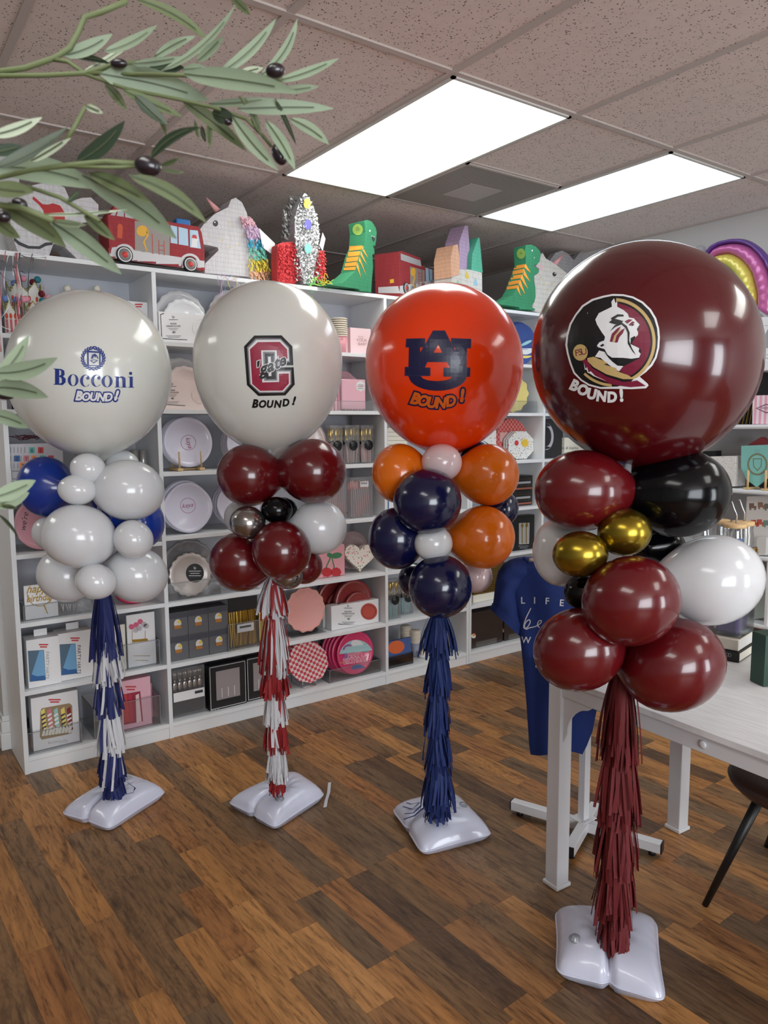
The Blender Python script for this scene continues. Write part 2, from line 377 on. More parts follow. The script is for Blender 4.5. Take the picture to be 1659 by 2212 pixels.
panel(XC, YC-2*T, LAMP1, 'brightly lit large flat white ceiling panel light nearest the camera', False)
panel(XC+2*T, YC-2*T, LAMP2*.6, 'lit ribbed ceiling light beside the square vent, nearer the right wall', True)
panel(XC, YC-8*T, LAMP1*.8, 'flat ceiling panel light behind the camera on the window side', False)
panel(XC-4*T, YC-6*T, LAMP1*.8, 'flat ceiling panel light behind the camera, left of the room', False)
panel(XC+2*T, YC-6*T, LAMP1*.8, 'flat ceiling panel light behind the camera by the right wall', False)
panel(XC-5*T, YC, LAMP1*1.5, 'flat ceiling panel light over the far left part of the room', False)  # added outside the view to lift the dim ceiling behind the bookcases
t = thing('ceiling_vent', 'square perforated grey ceiling vent between the two lit panels', 'vent', (XC+1.5*T, YC-T/2, ZC))
vmn = mat('perforated_metal', (150, 145, 140), .6); N, L = nt(vmn)
ck = N.new('ShaderNodeTexVoronoi'); ck.inputs['Scale'].default_value = 95; ck.inputs['Randomness'].default_value = 0; L.new(posnode(vmn), ck.inputs[0])
L.new(ramp(vmn, ck.outputs['Distance'], [(.30, rgb((52, 48, 46))), (.42, rgb((168, 162, 156)))]), bsdf(vmn).inputs['Base Color'])
x0, y0 = XC+T, YC-T
MB().box(x0+.013, x0+T-.013, y0+.013, y0+T-.013, ZC-.008, ZC).build('grille', vmn, t)
MB().box(x0+.2, x0+T-.2, y0+.2, y0+T-.2, ZC-.0095, ZC-.008).build('centre_plate', mat('vent_plate', (170, 164, 160), .6), t)
fr = MB()
for q in ((x0, x0+T, y0, y0+.013), (x0, x0+T, y0+T-.013, y0+T), (x0, x0+.013, y0, y0+T), (x0+T-.013, x0+T, y0, y0+T)): fr.box(*q, ZC-.010, ZC)
fr.build('frame', gm, t)
# ================================================================== BOOKCASES
LV = [2.064, 1.762, 1.473, 1.202, .918, .621, .340, .070]   # top faces of the boards, top to bottom
LA = [2.064, 1.757, 1.469, 1.186, .900, .624, .344, .070]   # left bay and far right bays hang a little lower
TH = .018; DP = .318
def bookcase(name, label, x0, x1, divs, lvls):
    t = thing(name, label, 'bookcase', ((x0+x1)/2, DP/2, 0))
    MB().box(x0, x0+TH, 0, DP, 0, 2.046).build('side_panel', white, t, .001); MB().box(x1-TH, x1, 0, DP, 0, 2.046).build('side_panel', white, t, .001)
    MB().box(x0, x1, 0, DP, 2.046, 2.064).build('top_panel', white, t, .001)
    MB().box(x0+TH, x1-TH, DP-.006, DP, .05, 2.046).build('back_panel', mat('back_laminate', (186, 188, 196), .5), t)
    xs = [x0+TH]
    for d in divs: MB().box(d, d+TH, 0, DP-.006, 0, 2.046).build('divider', white, t, .001); xs += [d, d+TH]
    xs.append(x1-TH)
    for k in range(0, len(xs), 2):
        for i in range(1, 8):
            z = lvls[k//2][i]
            MB().box(xs[k], xs[k+1], .001, DP-.006, z-TH, z).build('shelf', white, t, .001)
        MB().box(xs[k], xs[k+1], .004, .02, 0, .0505).build('plinth', white, t, .001)
    return t
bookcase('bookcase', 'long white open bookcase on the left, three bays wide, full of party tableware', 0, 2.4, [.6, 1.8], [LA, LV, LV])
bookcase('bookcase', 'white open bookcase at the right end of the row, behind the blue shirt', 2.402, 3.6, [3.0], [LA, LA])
# wall shelving on the right wall
XS = 3.3
t = thing('wall_shelving', 'white moulded shelving along the right wall behind the table', 'shelving', (3.45, -1.3, 0))
for z in (1.739, 1.392, 1.056, .716, .36):
    mb = MB().box(XS, XR-.012, -2.2, -.45, z-.022, z); mb.box(XS-.006, XS, -2.2, -.45, z-.016, z-.002); mb.build('shelf', white, t, .002)
MB().box(XS-.012, XR-.012, -2.2, -.45, 1.66, 1.717).build('top_moulding', white, t, .006)
MB().box(XR-.012, XR-.002, -2.2, -.45, 0, 1.739).build('back_panel', mat('shelf_back', (176, 173, 172), .6), t)
for y in (-2.2, -.468): MB().box(XS, XR-.012, y, y+.018, 0, 1.66).build('side_panel', white, t, .002)
pd = atX(1652, 1300, XS)
MB().box(XS, XR-.012, pd.y-.018, pd.y, 0, .694).build('divider', white, t, .002)
# ================================================================== BALLOON COLUMNS
def latex(name, c, g=1.0, rough=.2, coat=.4, sss=0): return mat(name, c, rough, coat=coat, g=g, sss=sss, spec=.25 if name == 'black_latex' else .45)
LW = latex('white_latex', (206, 207, 210), sss=.15); LWB = latex('ivory_latex', (215, 216, 210), sss=.15); LBL = latex('royal_blue_latex', (22, 52, 140)); LMA = latex('maroon_latex', (90, 12, 18), rough=.22)
LMB = latex('deep_maroon_latex', (76, 6, 14)); LBK = latex('black_latex', (4, 5, 8), rough=.16, coat=.12); LNV = latex('navy_latex', (10, 14, 54), rough=.2)
LOR = latex('orange_latex', (214, 104, 16), sss=.1); LRO = latex('red_orange_latex', (232, 60, 8), sss=.1); LPK = latex('blush_latex', (206, 182, 184), sss=.15)
LSI = mat('silver_chrome_latex', (158, 154, 152), .2, .95); LGO = mat('gold_chrome_latex', (150, 128, 44), .24, .95)
def balloon(name, cx, cy, rx, ry, off, material, parent, pole, big=False, down=None, label=None, n=20):
    D = depth((pole[0], pole[1], 1.1))+off; C = atD(cx, cy, D); w = ray(cx, cy).normalized()
    R = (RT-w*RT.dot(w)).normalized(); U = Vector((0, 0, 1)); U = (U-w*U.dot(w)).normalized()
    a = rx*D/FPX; b = ry*D/FPX; cc = min(a, b)*1.0
    if big:
        dn = down*D/FPX
        def fun(p, d):
            t = max(0, -d.y); q = R*d.x*a*(1-.10*t**3)+w*d.z*a*(1-.10*t**3)+U*(d.y*(b if d.y > 0 else dn))
            if t > .97: q += U*(-(t-.97)/.03*.03)
            return q
        F_ = (R, U, w); mb = MB().ball(C, 1, 1, 1, 32, F_, 0, lambda p, d: fun(p, d))
        k = MB().tube([C-U*(dn+.02), C-U*(dn+.045)], [.012, .02], 10)
        o = mb.build(name, material, parent); k.build('knot', material, o)
    else:
        P = Vector((pole[0], pole[1], C.z)); d0 = P-C; L_ = d0.length; d0 = d0.normalized() if L_ > .01 else w
        def fun(p, d):
            n_ = p.normalized(); t = max(0, n_.dot(d0)); return p*(1+.22*t**9)
        o = MB().ball(C, a, b, cc, n, (R, U, w), 0, fun).build(name, material, parent)
    if label: o['label'] = label
    return o
def fringe(name, pole, y0, y1, hw, mats, weights, parent, n=44, seed=0, flare=1.0, rag=.25):
    rnd = random.Random(seed); px, py = pole
    D = depth((px, py, .8)); e = Vector((px, py, 0))-CAM; e.z = 0; e.normalize()
    def zat(y):
        p0 = Vector((px, py, 0)); dd = ray(829.5, y)
        # height of the pole where it crosses image row y
        lo, hi = 0., 2.2
        for _ in range(30):
            mid = (lo+hi)/2; v = Vector((px, py, mid))-CAM; yy_ = 1106-FPX*v.dot(UP)/v.dot(fw)
            if yy_ > y: lo = mid
            else: hi = mid
        return lo
    z0, z1 = zat(y0), zat(y1); r = hw*D/FPX*flare; mb = MB(); H = z0-z1
    for i in range(n):
        a = 2*PI*(i+rnd.uniform(-.4, .4))/n; m_ = rnd.choices(range(len(mats)), weights)[0]
        ln = H*(1.06-rag*rnd.random()**1.6) ; rr = r*rnd.choice((rnd.uniform(.5, .85), rnd.uniform(.75, 1.08))); w = rnd.uniform(.0030, .0054); tw = rnd.uniform(-.7, .7); bend = rnd.uniform(-.02, .02); kk = rnd.uniform(.5, .85)
        P = []; Wv = []
        for k in range(7):
            t = k/6; rad = .010+(rr-.010)*(t**kk)*(1-.15*t*t); aa = a+tw*.25*t
            q = Vector((px+math.cos(aa)*rad, py+math.sin(aa)*rad, z0-ln*t)); q += Vector((-math.sin(aa), math.cos(aa), 0))*bend*t*t
            P.append(q); s_ = aa+tw*t*1.3; Wv.append(Vector((-math.sin(s_), math.cos(s_), 0))*w)
        mb.strip(P, Wv, m_, False)
    return mb.build(name, mats, parent, norm=False)
pvc = mat('white_vinyl', (200, 202, 220), .25, coat=.35)
def pillow(corners, parent, hgt, crease, valve, gro=(0, 0), n=40):
    A, B, C_, D_ = [Vector((q.x, q.y, 0)) for q in corners]     # left, front, right, back as seen
    def base(u, v):                        # u,v in -1..1 ; corners in order (-1,-1) A (1,-1) B (1,1) C (-1,1) D
        # slight concave sides with pointed corners, notch where the seam is gathered
        cu = 1-.055*(1-u*u)*abs(v)**3-.075*abs(u)**8*abs(v)**5; cv = 1-.055*(1-v*v)*abs(u)**3-.075*abs(v)**8*abs(u)**5
        cu, cv = cv, cu
        notch = .10*math.exp(-((u if crease in 'fb' else v)/.09)**2)
        u2, v2 = u*cu, v*cv
        if crease == 'f' and v < 0: v2 *= (1-notch*abs(v)**4)
        if crease == 'r' and u > 0: u2 *= (1-notch*abs(u)**4)
        a, b = (u2+1)/2, (v2+1)/2
        return A*(1-a)*(1-b)+B*a*(1-b)+C_*a*b+D_*(1-a)*b
    def hh(u, v):
        e = (max(0, 1-abs(u)**3.2)*max(0, 1-abs(v)**3.2))**.5
        rr = math.hypot(u-gro[0], v-gro[1]); dip = 1-.62*math.exp(-(rr/.22)**2)
        th = math.atan2(v-gro[1], u-gro[0]); wr = 1+.05*math.sin(th*9)*math.exp(-((rr-.3)/.22)**2)
        cr = 1
        if crease == 'f' and v < .1: cr = 1-.48*math.exp(-(u/.07)**2)*min(1, max(0, (.1-v)/.5))
        if crease == 'r' and u > -.1: cr = 1-.55*math.exp(-(v/.06)**2)*min(1, max(0, (u+.1)/.4))
        ed = .035*math.sin(u*23+1)*abs(v)**8*(1-u*u)+.035*math.sin(v*21)*abs(u)**8*(1-v*v)
        return e*dip*wr*cr+ed*e
    vs = []; fs = []; m = n+1; zs = .022
    for s_ in (1, -1):
        for i in range(m):
            for j in range(m):
                u, v = -1+2*i/n, -1+2*j/n; p = base(u, v); h = hh(u, v)
                p = p.copy(); p.z = zs+(hgt*h if s_ > 0 else -min(zs-.001, .05*h)) ; vs.append(p)
    for s_ in (0, 1):
        k = s_*m*m
        for i in range(n):
            for j in range(n):
                q = [k+i*m+j, k+(i+1)*m+j, k+(i+1)*m+j+1, k+i*m+j+1]; fs.append(q if s_ == 0 else q[::-1])
    o = MB().add(vs, fs, 0, True).build('weight_cushion', pvc, parent)
    rim = [base(-1+2*i/n, -1) for i in range(n)]+[base(1, -1+2*i/n) for i in range(n)]+[base(1-2*i/n, 1) for i in range(n)]+[base(-1, 1-2*i/n) for i in range(n)]
    for p in rim: p.z = zs
    MB().tube(rim+[rim[0]], .0028, 6, cap=False).build('piping', pvc, o)
    p = base(*valve); p.z = zs+hgt*hh(*valve)-.002
    vb = MB().lathe([(.017, 0), (.017, .003), (.011, .004), (.011, .009), (.004, .010)], p, n=20); vb.build('valve', clearmat('valve_clear', (.8, .82, .85), .5, .1, .35, (185, 188, 195)), o)
    p = base(*gro); p.z = zs+hgt*hh(*gro)-.006
    MB().lathe([(.026, 0), (.026, .004), (.02, .006), (.014, .006), (.014, .022), (.010, .022)], p, n=24).build('pole_socket', MATS['valve_clear'], o)
    return o
def column(label, pole, corners, hgt, crease, valve, big, smalls, tiers, poletop, gro=(0, 0)):
    t = thing('balloon_stand', label, 'balloon stand', (pole[0], pole[1], 0), None)
    cs = [atZ(x, y, .022) for x, y in corners]
    pillow(cs, t, hgt, crease, valve, gro)
    MB().tube([(pole[0], pole[1], .04), (pole[0], pole[1], poletop)], .008, 10).build('pole', clearmat('pole_clear', (.9, .92, .95), .3, .1, .3), t)
    for k, (y0, y1, hw, ms, ws, fl) in enumerate(tiers):
        fringe('tassel', pole, y0, y1, hw, ms, ws, t, 92, k*7+int(pole[0]*100), fl, .28)
    for (cx, cy, rx, ry, off, mt, *rest) in smalls: balloon('balloon', cx, cy, rx, ry, off, mt, t, pole, label=rest[0] if rest else None)
    cx, cy, rx, ry, dn, mt, lb = big
    b = balloon('large_balloon', cx, cy, rx, ry, 0, mt, t, pole, True, dn, lb)
    return t, b
NVP = mat('navy_tissue', (24, 34, 92), .7); WHP = mat('white_tissue', (196, 196, 200), .7); RDP = mat('red_tissue', (140, 22, 28), .7); BLP = mat('blue_tissue', (14, 38, 96), .7); MRP = mat('maroon_tissue', (96, 14, 21), .7)
P1, P2, P3, P4 = (.202, -.535), (.674, -.902), (1.025, -1.375), (1.012, -2.095)
c1, b1 = column('leftmost balloon stand, white balloon with a navy crest, navy and white tassels', P1, [(128, 1757), (235, 1792), (362, 1710), (272, 1676)], .055, 'f', (-.15, .5),
  (196.5, 808, 168.5, 176, 180, LWB, 'large white balloon printed with a navy wreath crest and lettering'),
  [(100, 1052, 60, 66, .09, LBL), (250, 1092, 50, 48, .12, LBL), (296, 1128, 58, 60, .09, LBL), (264, 1010, 38, 38, .10, LW), (106, 1152, 35, 36, .06, LW), (143, 1243, 60, 58, .03, LW), (295, 1241, 66, 60, .02, LW),
   (279, 1059, 74, 66, -.03, LW), (190, 1013, 37, 34, -.08, LW), (167, 1058, 40, 33, -.11, LW), (288, 1165, 42, 42, -.08, LW), (171, 1159, 77, 70, -.10, LW), (207, 1256, 42, 39, -.12, LW)],
  [(1268, 1418, 40, [NVP], [1], 1), (1370, 1474, 38, [WHP, NVP], [11, 1], 1), (1438, 1540, 36, [NVP, WHP], [12, 1], 1), (1505, 1625, 36, [WHP, NVP], [11, 1], 1), (1590, 1690, 36, [NVP, WHP], [12, 1], 1), (1650, 1728, 28, [NVP], [1], 1)], 1.42)
c2, b2 = column('balloon stand with an ivory balloon printed with a maroon C, red and white tassels', P2, [(488, 1733), (594, 1790), (704, 1716), (640, 1671)], .055, 'f', (.52, -.42),
  (580, 783, 159.5, 170, 198, LWB, 'large ivory balloon printed with a maroon letter C'),
  [(522, 1118, 38, 38, .10, LW), (655, 1222, 42, 40, .09, LMA), (622, 1243, 33, 30, .0, LSI, 'chrome silver balloon'), (612, 1100, 30, 26, .0, LBK), (688, 1139, 61, 59, .03, LW), (518, 1214, 65, 64, .0, LMA),
   (676, 1018, 72, 70, -.03, LMA), (537, 1027, 68, 67, -.03, LMA), (598, 1102, 34, 29, -.08, LBK), (535, 1129, 39, 36, -.10, LSI, 'chrome silver balloon'), (608, 1189, 64, 64, -.11, LMA)],
  [(1245, 1330, 40, [WHP, RDP], [6, 2], 1), (1300, 1455, 36, [RDP, WHP], [4, 4], 1), (1420, 1502, 36, [RDP, WHP], [8, 1], 1), (1470, 1562, 30, [WHP, RDP], [9, 1], 1), (1530, 1622, 30, [RDP, WHP], [4, 2], 1), (1588, 1682, 26, [WHP, RDP], [9, 1], 1), (1650, 1712, 18, [RDP], [1], 1)], 1.36)
c3, b3 = column('balloon stand with an red-orange balloon with navy letters, all navy blue tassels', P3, [(844, 1747), (910, 1845), (1067, 1803), (986, 1720)], .06, 'f', (.10, .60),
  (958.5, 788, 169.5, 171, 192, LRO, 'large red-orange balloon printed with interlocked navy letters'),
  [(1030, 990, 40, 40, .12, LNV), (1080, 1098, 40, 40, .10, LNV), (895, 1252, 35, 37, .07, LNV), (1028, 1245, 36, 36, .07, LPK, 'small pale blush balloon'), (863, 1023, 60, 65, .0, LOR), (1054, 1026, 67, 67, .0, LOR), (856, 1163, 61, 67, -.02, LNV), (1042, 1161, 70, 69, -.02, LOR),
   (954, 999, 44, 41, -.06, LPK, 'small pale blush balloon'), (923, 1083, 74, 71, -.11, LNV), (936, 1174, 42, 39, -.08, LW), (951, 1267, 69, 69, -.09, LNV)],
  [(1315, 1412, 46, [BLP], [1], 1), (1385, 1502, 34, [BLP], [1], 1), (1470, 1582, 34, [BLP], [1], 1), (1545, 1665, 36, [BLP], [1], 1), (1630, 1742, 44, [BLP], [1], 1), (1700, 1768, 34, [BLP], [1], 1)], 1.36)
c4, b4 = column('nearest and biggest balloon stand, maroon balloon with a round head logo, maroon tassels', P4, [(1197, 1966), (1199, 2102), (1441, 2168), (1420, 1986)], .062, 'r', (.42, -.62),
  (1389.5, 768, 237.5, 236, 246, LMB, 'large maroon balloon printed with a round head logo'),
  [(1420, 1180, 58, 40, .10, LBK), (1215, 1190, 64, 77, .10, LW), (1258, 1278, 40, 38, .0, LBK), (1537, 1253, 106, 98, .0, LW), (1256, 1060, 100, 88, -.02, LMA), (1465, 1066, 107, 95, -.02, LBK),
   (1349, 1150, 57, 51, -.08, LGO, 'chrome gold balloon'), (1253, 1197, 59, 50, -.09, LGO, 'chrome gold balloon'), (1250, 1403, 97, 90, -.04, LMA), (1453, 1436, 108, 101, -.05, LMA), (1362, 1298, 104, 98, -.13, LMA)],
  [(1425, 1640, 50, [MRP], [1], 1), (1560, 1770, 56, [MRP], [1], 1), (1690, 1880, 56, [MRP], [1], 1), (1800, 1985, 54, [MRP], [1], 1), (1900, 2040, 40, [MRP], [1], 1), (1960, 2065, 26, [MRP], [1], 1)], 1.36)
# loose strips
def loose(pts, z, w, m, parent=None, name='tassel_strip'):
    P = [atZ(x, y, zz) for (x, y, zz) in pts]; mb = MB(); W_ = []
    for i, p in enumerate(P):
        t = (P[min(i+1, len(P)-1)]-P[max(0, i-1)]); t.z = 0; t = t.normalized() if t.length > 1e-5 else Vector((1, 0, 0)); W_.append(Vector((-t.y, t.x, .15))*w)
    mb.strip(P, W_, 0, False)
    return mb.build(name, m, parent, norm=False)
for pts in ([(905, 1735, .10), (890, 1748, .082), (870, 1742, .08)], [(910, 1740, .10), (893, 1756, .082), (874, 1758, .078)], [(915, 1745, .1), (895, 1762, .08), (872, 1770, .07)], [(908, 1733, .10), (888, 1737, .085), (878, 1734, .085)]):
    loose(pts, 0, .004, BLP, c3)
loose([(275, 1690, .14), (292, 1702, .10), (288, 1712, .08), (270, 1716, .085)], 0, .003, NVP, c1)
tag(loose([(712, 1690, .004), (710, 1712, .006), (705, 1728, .004), (702, 1744, .003)], 0, .006, WHP, None, 'paper_strip'), 'loose strip of white tissue paper lying on the floor beside a white cushion', 'paper strip')
# ------------------------------------------------------------------ printed artwork on the four big balloons
NVI = mat('navy_print', (30, 50, 126), .35); BKI = mat('black_print', (20, 19, 21), .35); WHI = mat('white_print', (224, 224, 226), .35); GDI = mat('gold_print', (190, 162, 106), .4)
GNI = mat('garnet_print', (118, 26, 54), .35); ANI = mat('dark_navy_print', (24, 24, 62), .3); GRI = mat('grey_print', (128, 128, 134), .35); CRI = mat('crimson_print', (150, 32, 62), .35); ORI = mat('orange_print', (206, 92, 24), .35); ARI = mat('navy_edge_print', (48, 50, 92), .3)
# column 1: wreath crest, Bocconi, BOUND!
T1 = bvh(b1)
q = lambda x, y: (x/3.9507, 560+y/3.9507)
arts = []
for a in range(0, 360, 15):
    for rr, s_ in ((98, 0), (84, 7)):
        th = math.radians(a+s_); cx, cy = 795+rr*math.cos(th), 846+rr*.98*math.sin(th)
        arts.append(shape2d([[q(x, y) for x, y in ell(cx, cy, 17, 6.5, 10, a+s_+90+(28 if math.cos(th) > 0 else -28))]]))
arts.append(shape2d([[q(*p) for p in ((740, 780), (858, 788), (858, 915), (745, 910))], [q(*p) for p in ((757, 795), (846, 800), (846, 905), (758, 902))]]))
arts.append(shape2d([[q(*p) for p in ((768, 862), (800, 855), (838, 862), (800, 890))], [q(*p) for p in ((780, 864), (800, 860), (824, 864), (800, 880))]]))
arts.append(shape2d([[q(*p) for p in ((775, 850), (785, 815), (812, 805), (830, 822), (842, 850), (828, 845), (822, 825), (812, 842), (802, 822), (796, 846))]]))
arts.append(shape2d([[q(*p) for p in ((740, 780), (750, 781), (754, 911), (745, 910))]]))
def serif(cx, top, bot, w, s=14): return [(cx-w/2-s, top), (cx+w/2+s*0, top), (cx+w/2, bot-6), (cx+w/2+s, bot-4), (cx+w/2+s, bot), (cx-w/2-s, bot), (cx-w/2-s, bot-4), (cx-w/2, bot-6), (cx-w/2, top+6), (cx-w/2-s, top+4)]
def ooo(cx, cy, rx, ry): return [ell(cx, cy, rx, ry, 30), ell(cx+1, cy, rx*.46, ry*.93, 30)]
def Q(loops): return [[q(*p) for p in lp] for lp in loops]
B = [[(457, 932), (520, 936), (548, 950), (552, 985), (538, 1000), (560, 1018), (560, 1050), (535, 1074), (457, 1070), (457, 1065), (470, 1063), (470, 940), (457, 937)], [(506, 942), (522, 955), (522, 985), (506, 995)], [(506, 1002), (526, 1015), (528, 1052), (506, 1064)]]
arts.append(shape2d(Q(B), 7)); arts.append(shape2d(Q(ooo(624, 1032, 46, 51)), 7))
for cx in (728, 822):
    c_ = ell(cx, 1037, 45, 52, 30, 0, 38, 322); ci = ell(cx+7, 1037, 27, 48, 30, 0, 45, 315)[::-1]
    arts.append(shape2d(Q([c_+ci]), 7)); arts.append(shape2d(Q([ell(cx+22, 1014, 15, 15, 16)])))
arts.append(shape2d(Q(ooo(914, 1042, 47, 51)), 7))
arts.append(shape2d(Q([serif(1002, 1001, 1094, 26, 12)]), 7))
arts.append(shape2d(Q([[(1012, 1012), (1030, 1000), (1050, 1000), (1070, 1012), (1072, 1030), (1072, 1090), (1084, 1091), (1084, 1095), (1032, 1095), (1032, 1091), (1046, 1090), (1044, 1025), (1036, 1012), (1022, 1012), (1012, 1022)]]), 7))
arts.append(shape2d(Q([serif(1120, 1002, 1096, 26, 13)]), 7)); arts.append(shape2d(Q([ell(1115, 974, 14, 14, 16)])))
decal('printed_logo', merge(*arts), T1, .0012, NVI, b1)
bx_ = [('B', 163, 862, 24, -4), ('O', 179, 863, 21, 0), ('U', 194, 863, 21, 2), ('N', 209, 864, 21, 4), ('D', 226, 864, 21, -2), ('!', 246, 864, 25, 6)]
def bound(specs, off, k=1, shear=.18, cut=8): return merge(*[text2d(ch, x, y, s*k, r, shear, off, sx=.92, cut=cut) for ch, x, y, s, r in specs])
bx1 = [('B', 169, 864, 20, 4), ('O', 185, 865, 17.5, 0), ('U', 201, 865, 17.5, 2), ('N', 217, 866, 17.5, 4), ('D', 234, 866, 17.5, -2), ('!', 249, 864, 21, 8)]
decal('printed_lettering', bound(bx1, .22), T1, .0014, NVI, b1); decal('lettering_fill', bound(bx1, .065), T1, .0022, WHI, b1)
# column 2: C'gate
T2 = bvh(b2); s5 = lambda L_: [[(400+x/3.95, 580+y/3.95) for x, y in lp] for lp in L_]
Co = [(590, 572), (822, 570), (915, 665), (922, 825), (800, 826), (800, 843), (925, 843), (935, 990), (855, 1083), (625, 1088), (527, 995), (502, 665)]
Cg = [(600, 598), (815, 597), (888, 672), (894, 800), (755, 800), (757, 725), (680, 725), (690, 945), (775, 943), (775, 868), (905, 866), (908, 985), (845, 1060), (632, 1064), (550, 985), (528, 672)]
Cw = [(608, 610), (812, 608), (880, 680), (886, 788), (768, 788), (766, 710), (664, 710), (674, 958), (786, 956), (786, 880), (895, 878), (897, 985), (838, 1052), (636, 1054), (560, 985), (540, 680)]
Cm = [(620, 628), (808, 626), (870, 690), (874, 770), (785, 772), (781, 698), (648, 698), (658, 972), (802, 968), (800, 898), (884, 896), (885, 982), (830, 1042), (640, 1044), (572, 985), (552, 690)]
decal('printed_logo', shape2d(s5([Co]), 8), T2, .0012, BKI, b2); decal('logo_grey_line', shape2d(s5([Cg]), 8), T2, .0016, GRI, b2); decal('logo_white_line', shape2d(s5([Cw]), 8), T2, .0019, WHI, b2)
decal('logo_letter', shape2d(s5([Cm]), 8), T2, .0023, CRI, b2)
decal('logo_slot', shape2d(s5([[(706, 752), (730, 752), (736, 918), (712, 918)]]), 8), T2, .0023, WHI, b2)
gl = [("'", 557, 802, 15, -20), ('g', 570, 803, 15, -20), ('a', 583, 798, 15, -22), ('t', 593.5, 794, 15, -22), ('e', 603, 789, 15, -24), ('e', 617, 784, 15, -26)]
gl = [("'", 556, 811, 28, -20), ('g', 569, 808, 26, -20), ('a', 585, 802, 25, -22), ('t', 598.5, 796, 25, -22), ('e', 611, 790, 24, -24)]
gt = lambda o_: merge(*[text2d(c_, x, y, s_, r_, .45, o_) for c_, x, y, s_, r_ in gl])
decal('script_outline', gt(.10), T2, .0027, WHI, b2); decal('script_lettering', gt(.045), T2, .0031, BKI, b2)
bx2 = [('B', 550, 880, 17.5, 2), ('O', 566, 880, 15.5, 0), ('U', 582, 880, 15.5, 0), ('N', 599, 880, 15.5, 0), ('D', 617, 877, 15.5, -4), ('!', 633, 874, 18, 6)]
decal('printed_lettering', bound(bx2, .07, shear=.2), T2, .0012, BKI, b2)
# column 3: AU
T3 = bvh(b3); s4 = lambda L_: [[(830+x/4.88, 650+y/4.88) for x, y in lp] for lp in L_]
bowl = [(250, 790)]+[(563+305*math.cos(math.radians(a)), 790+158*math.sin(math.radians(a))) for a in range(180, -1, -12)]+[(865, 790)]+[(555+162*math.cos(math.radians(a)), 797+48*math.sin(math.radians(a))) for a in range(0, 181, 15)]
Upts = [[(232, 397), (432, 393), (428, 490), (378, 490), (385, 800), (253, 800), (260, 490), (225, 490)], [(706, 392), (918, 400), (915, 500), (873, 500), (866, 800), (745, 800), (752, 492), (704, 492)]]
Apts = [[(515, 312), (640, 312), (842, 702), (908, 703), (905, 800), (624, 798), (626, 703), (693, 703), (664, 645), (455, 645), (428, 702), (487, 703), (487, 792), (215, 790), (218, 695), (290, 696)], [(570, 460), (518, 546), (613, 546)]]
decal('printed_logo', merge(*[shape2d(s4([u]), 9) for u in Upts], shape2d(s4([bowl]), 9)), T3, .0012, ANI, b3)
decal('logo_letter', shape2d(s4(Apts), 9), T3, .0018, ANI, b3)
ln = []
for lp in (Apts[0], Upts[0], Upts[1]):
    c0 = Vector((sum(p[0] for p in lp)/len(lp), sum(p[1] for p in lp)/len(lp)))
    for i in range(len(lp)):
        a, b = Vector(lp[i]), Vector(lp[(i+1) % len(lp)]); d = (b-a); nn = Vector((-d.y, d.x)).normalized()*3; ii = Vector((-d.y, d.x)).normalized()*9
        ln.append(shape2d(s4([[a+ii-nn*.5, b+ii-nn*.5, b+ii+nn*.5, a+ii+nn*.5]]), 9))
decal('logo_inner_line', merge(*ln), T3, .0023, ARI, b3)
bx3 = [('B', 893, 872, 25, 14), ('O', 912, 876, 23, 8), ('U', 931, 880, 23, 4), ('N', 951, 881, 23, 0), ('D', 974, 877, 23, -8), ('!', 997, 867, 27, -2)]
decal('printed_lettering', bound(bx3, .21), T3, .0012, ANI, b3); decal('lettering_fill', bound(bx3, .07), T3, .0018, ORI, b3)
# column 4: round head logo
T4 = bvh(b4); k5 = 1659/509; s6 = lambda L_: [[(1150+x/k5, 500+y/k5) for x, y in lp] for lp in L_]
Wh = [(500, 452), (565, 440), (640, 442), (710, 458), (780, 495), (835, 548), (872, 610), (892, 680), (898, 745), (893, 820), (875, 890), (845, 945), (800, 990), (755, 1022), (812, 1072), (818, 1085), (800, 1104), (700, 1110), (590, 1108), (480, 1108), (395, 1085), (340, 1050), (290, 1000), (262, 930), (243, 860), (232, 800), (240, 730), (262, 650), (300, 585), (350, 520), (420, 475)]
Bk = [(505, 465), (565, 453), (640, 455), (705, 470), (770, 505), (822, 555), (858, 615), (878, 682), (884, 745), (880, 818), (862, 885), (832, 935), (788, 978), (740, 1012), (690, 1060), (600, 1092), (480, 1095), (400, 1074), (348, 1042), (300, 992), (274, 925), (256, 858), (246, 800), (252, 735), (274, 655), (310, 592), (360, 530), (428, 487)]
decal('printed_logo', shape2d(s6([Wh]), 12), T4, .0012, WHI, b4); decal('logo_disc', shape2d(s6([Bk]), 12), T4, .0016, BKI, b4)
arc = lambda r1, r2, a0, a1, cx=570, cy=775: ell(cx, cy, r1, r1*1.03, 30, 0, a0, a1)+ell(cx, cy, r2, r2*1.03, 30, 0, a0, a1)[::-1]
decal('logo_ring', merge(shape2d(s6([arc(298, 276, -86, 62)]), 12), shape2d(s6([arc(308, 290, 92, 133)]), 12)), T4, .0020, GDI, b4)
G_ = [(600, 500)]+[(570+262*math.cos(math.radians(a)), 775+270*math.sin(math.radians(a))) for a in range(-80, 66, 8)]+[(610, 980), (640, 950), (760, 890), (765, 830), (700, 790), (740, 720), (755, 650), (680, 600), (640, 550), (605, 530)]
decal('logo_field', shape2d(s6([G_]), 12), T4, .0020, GNI, b4)
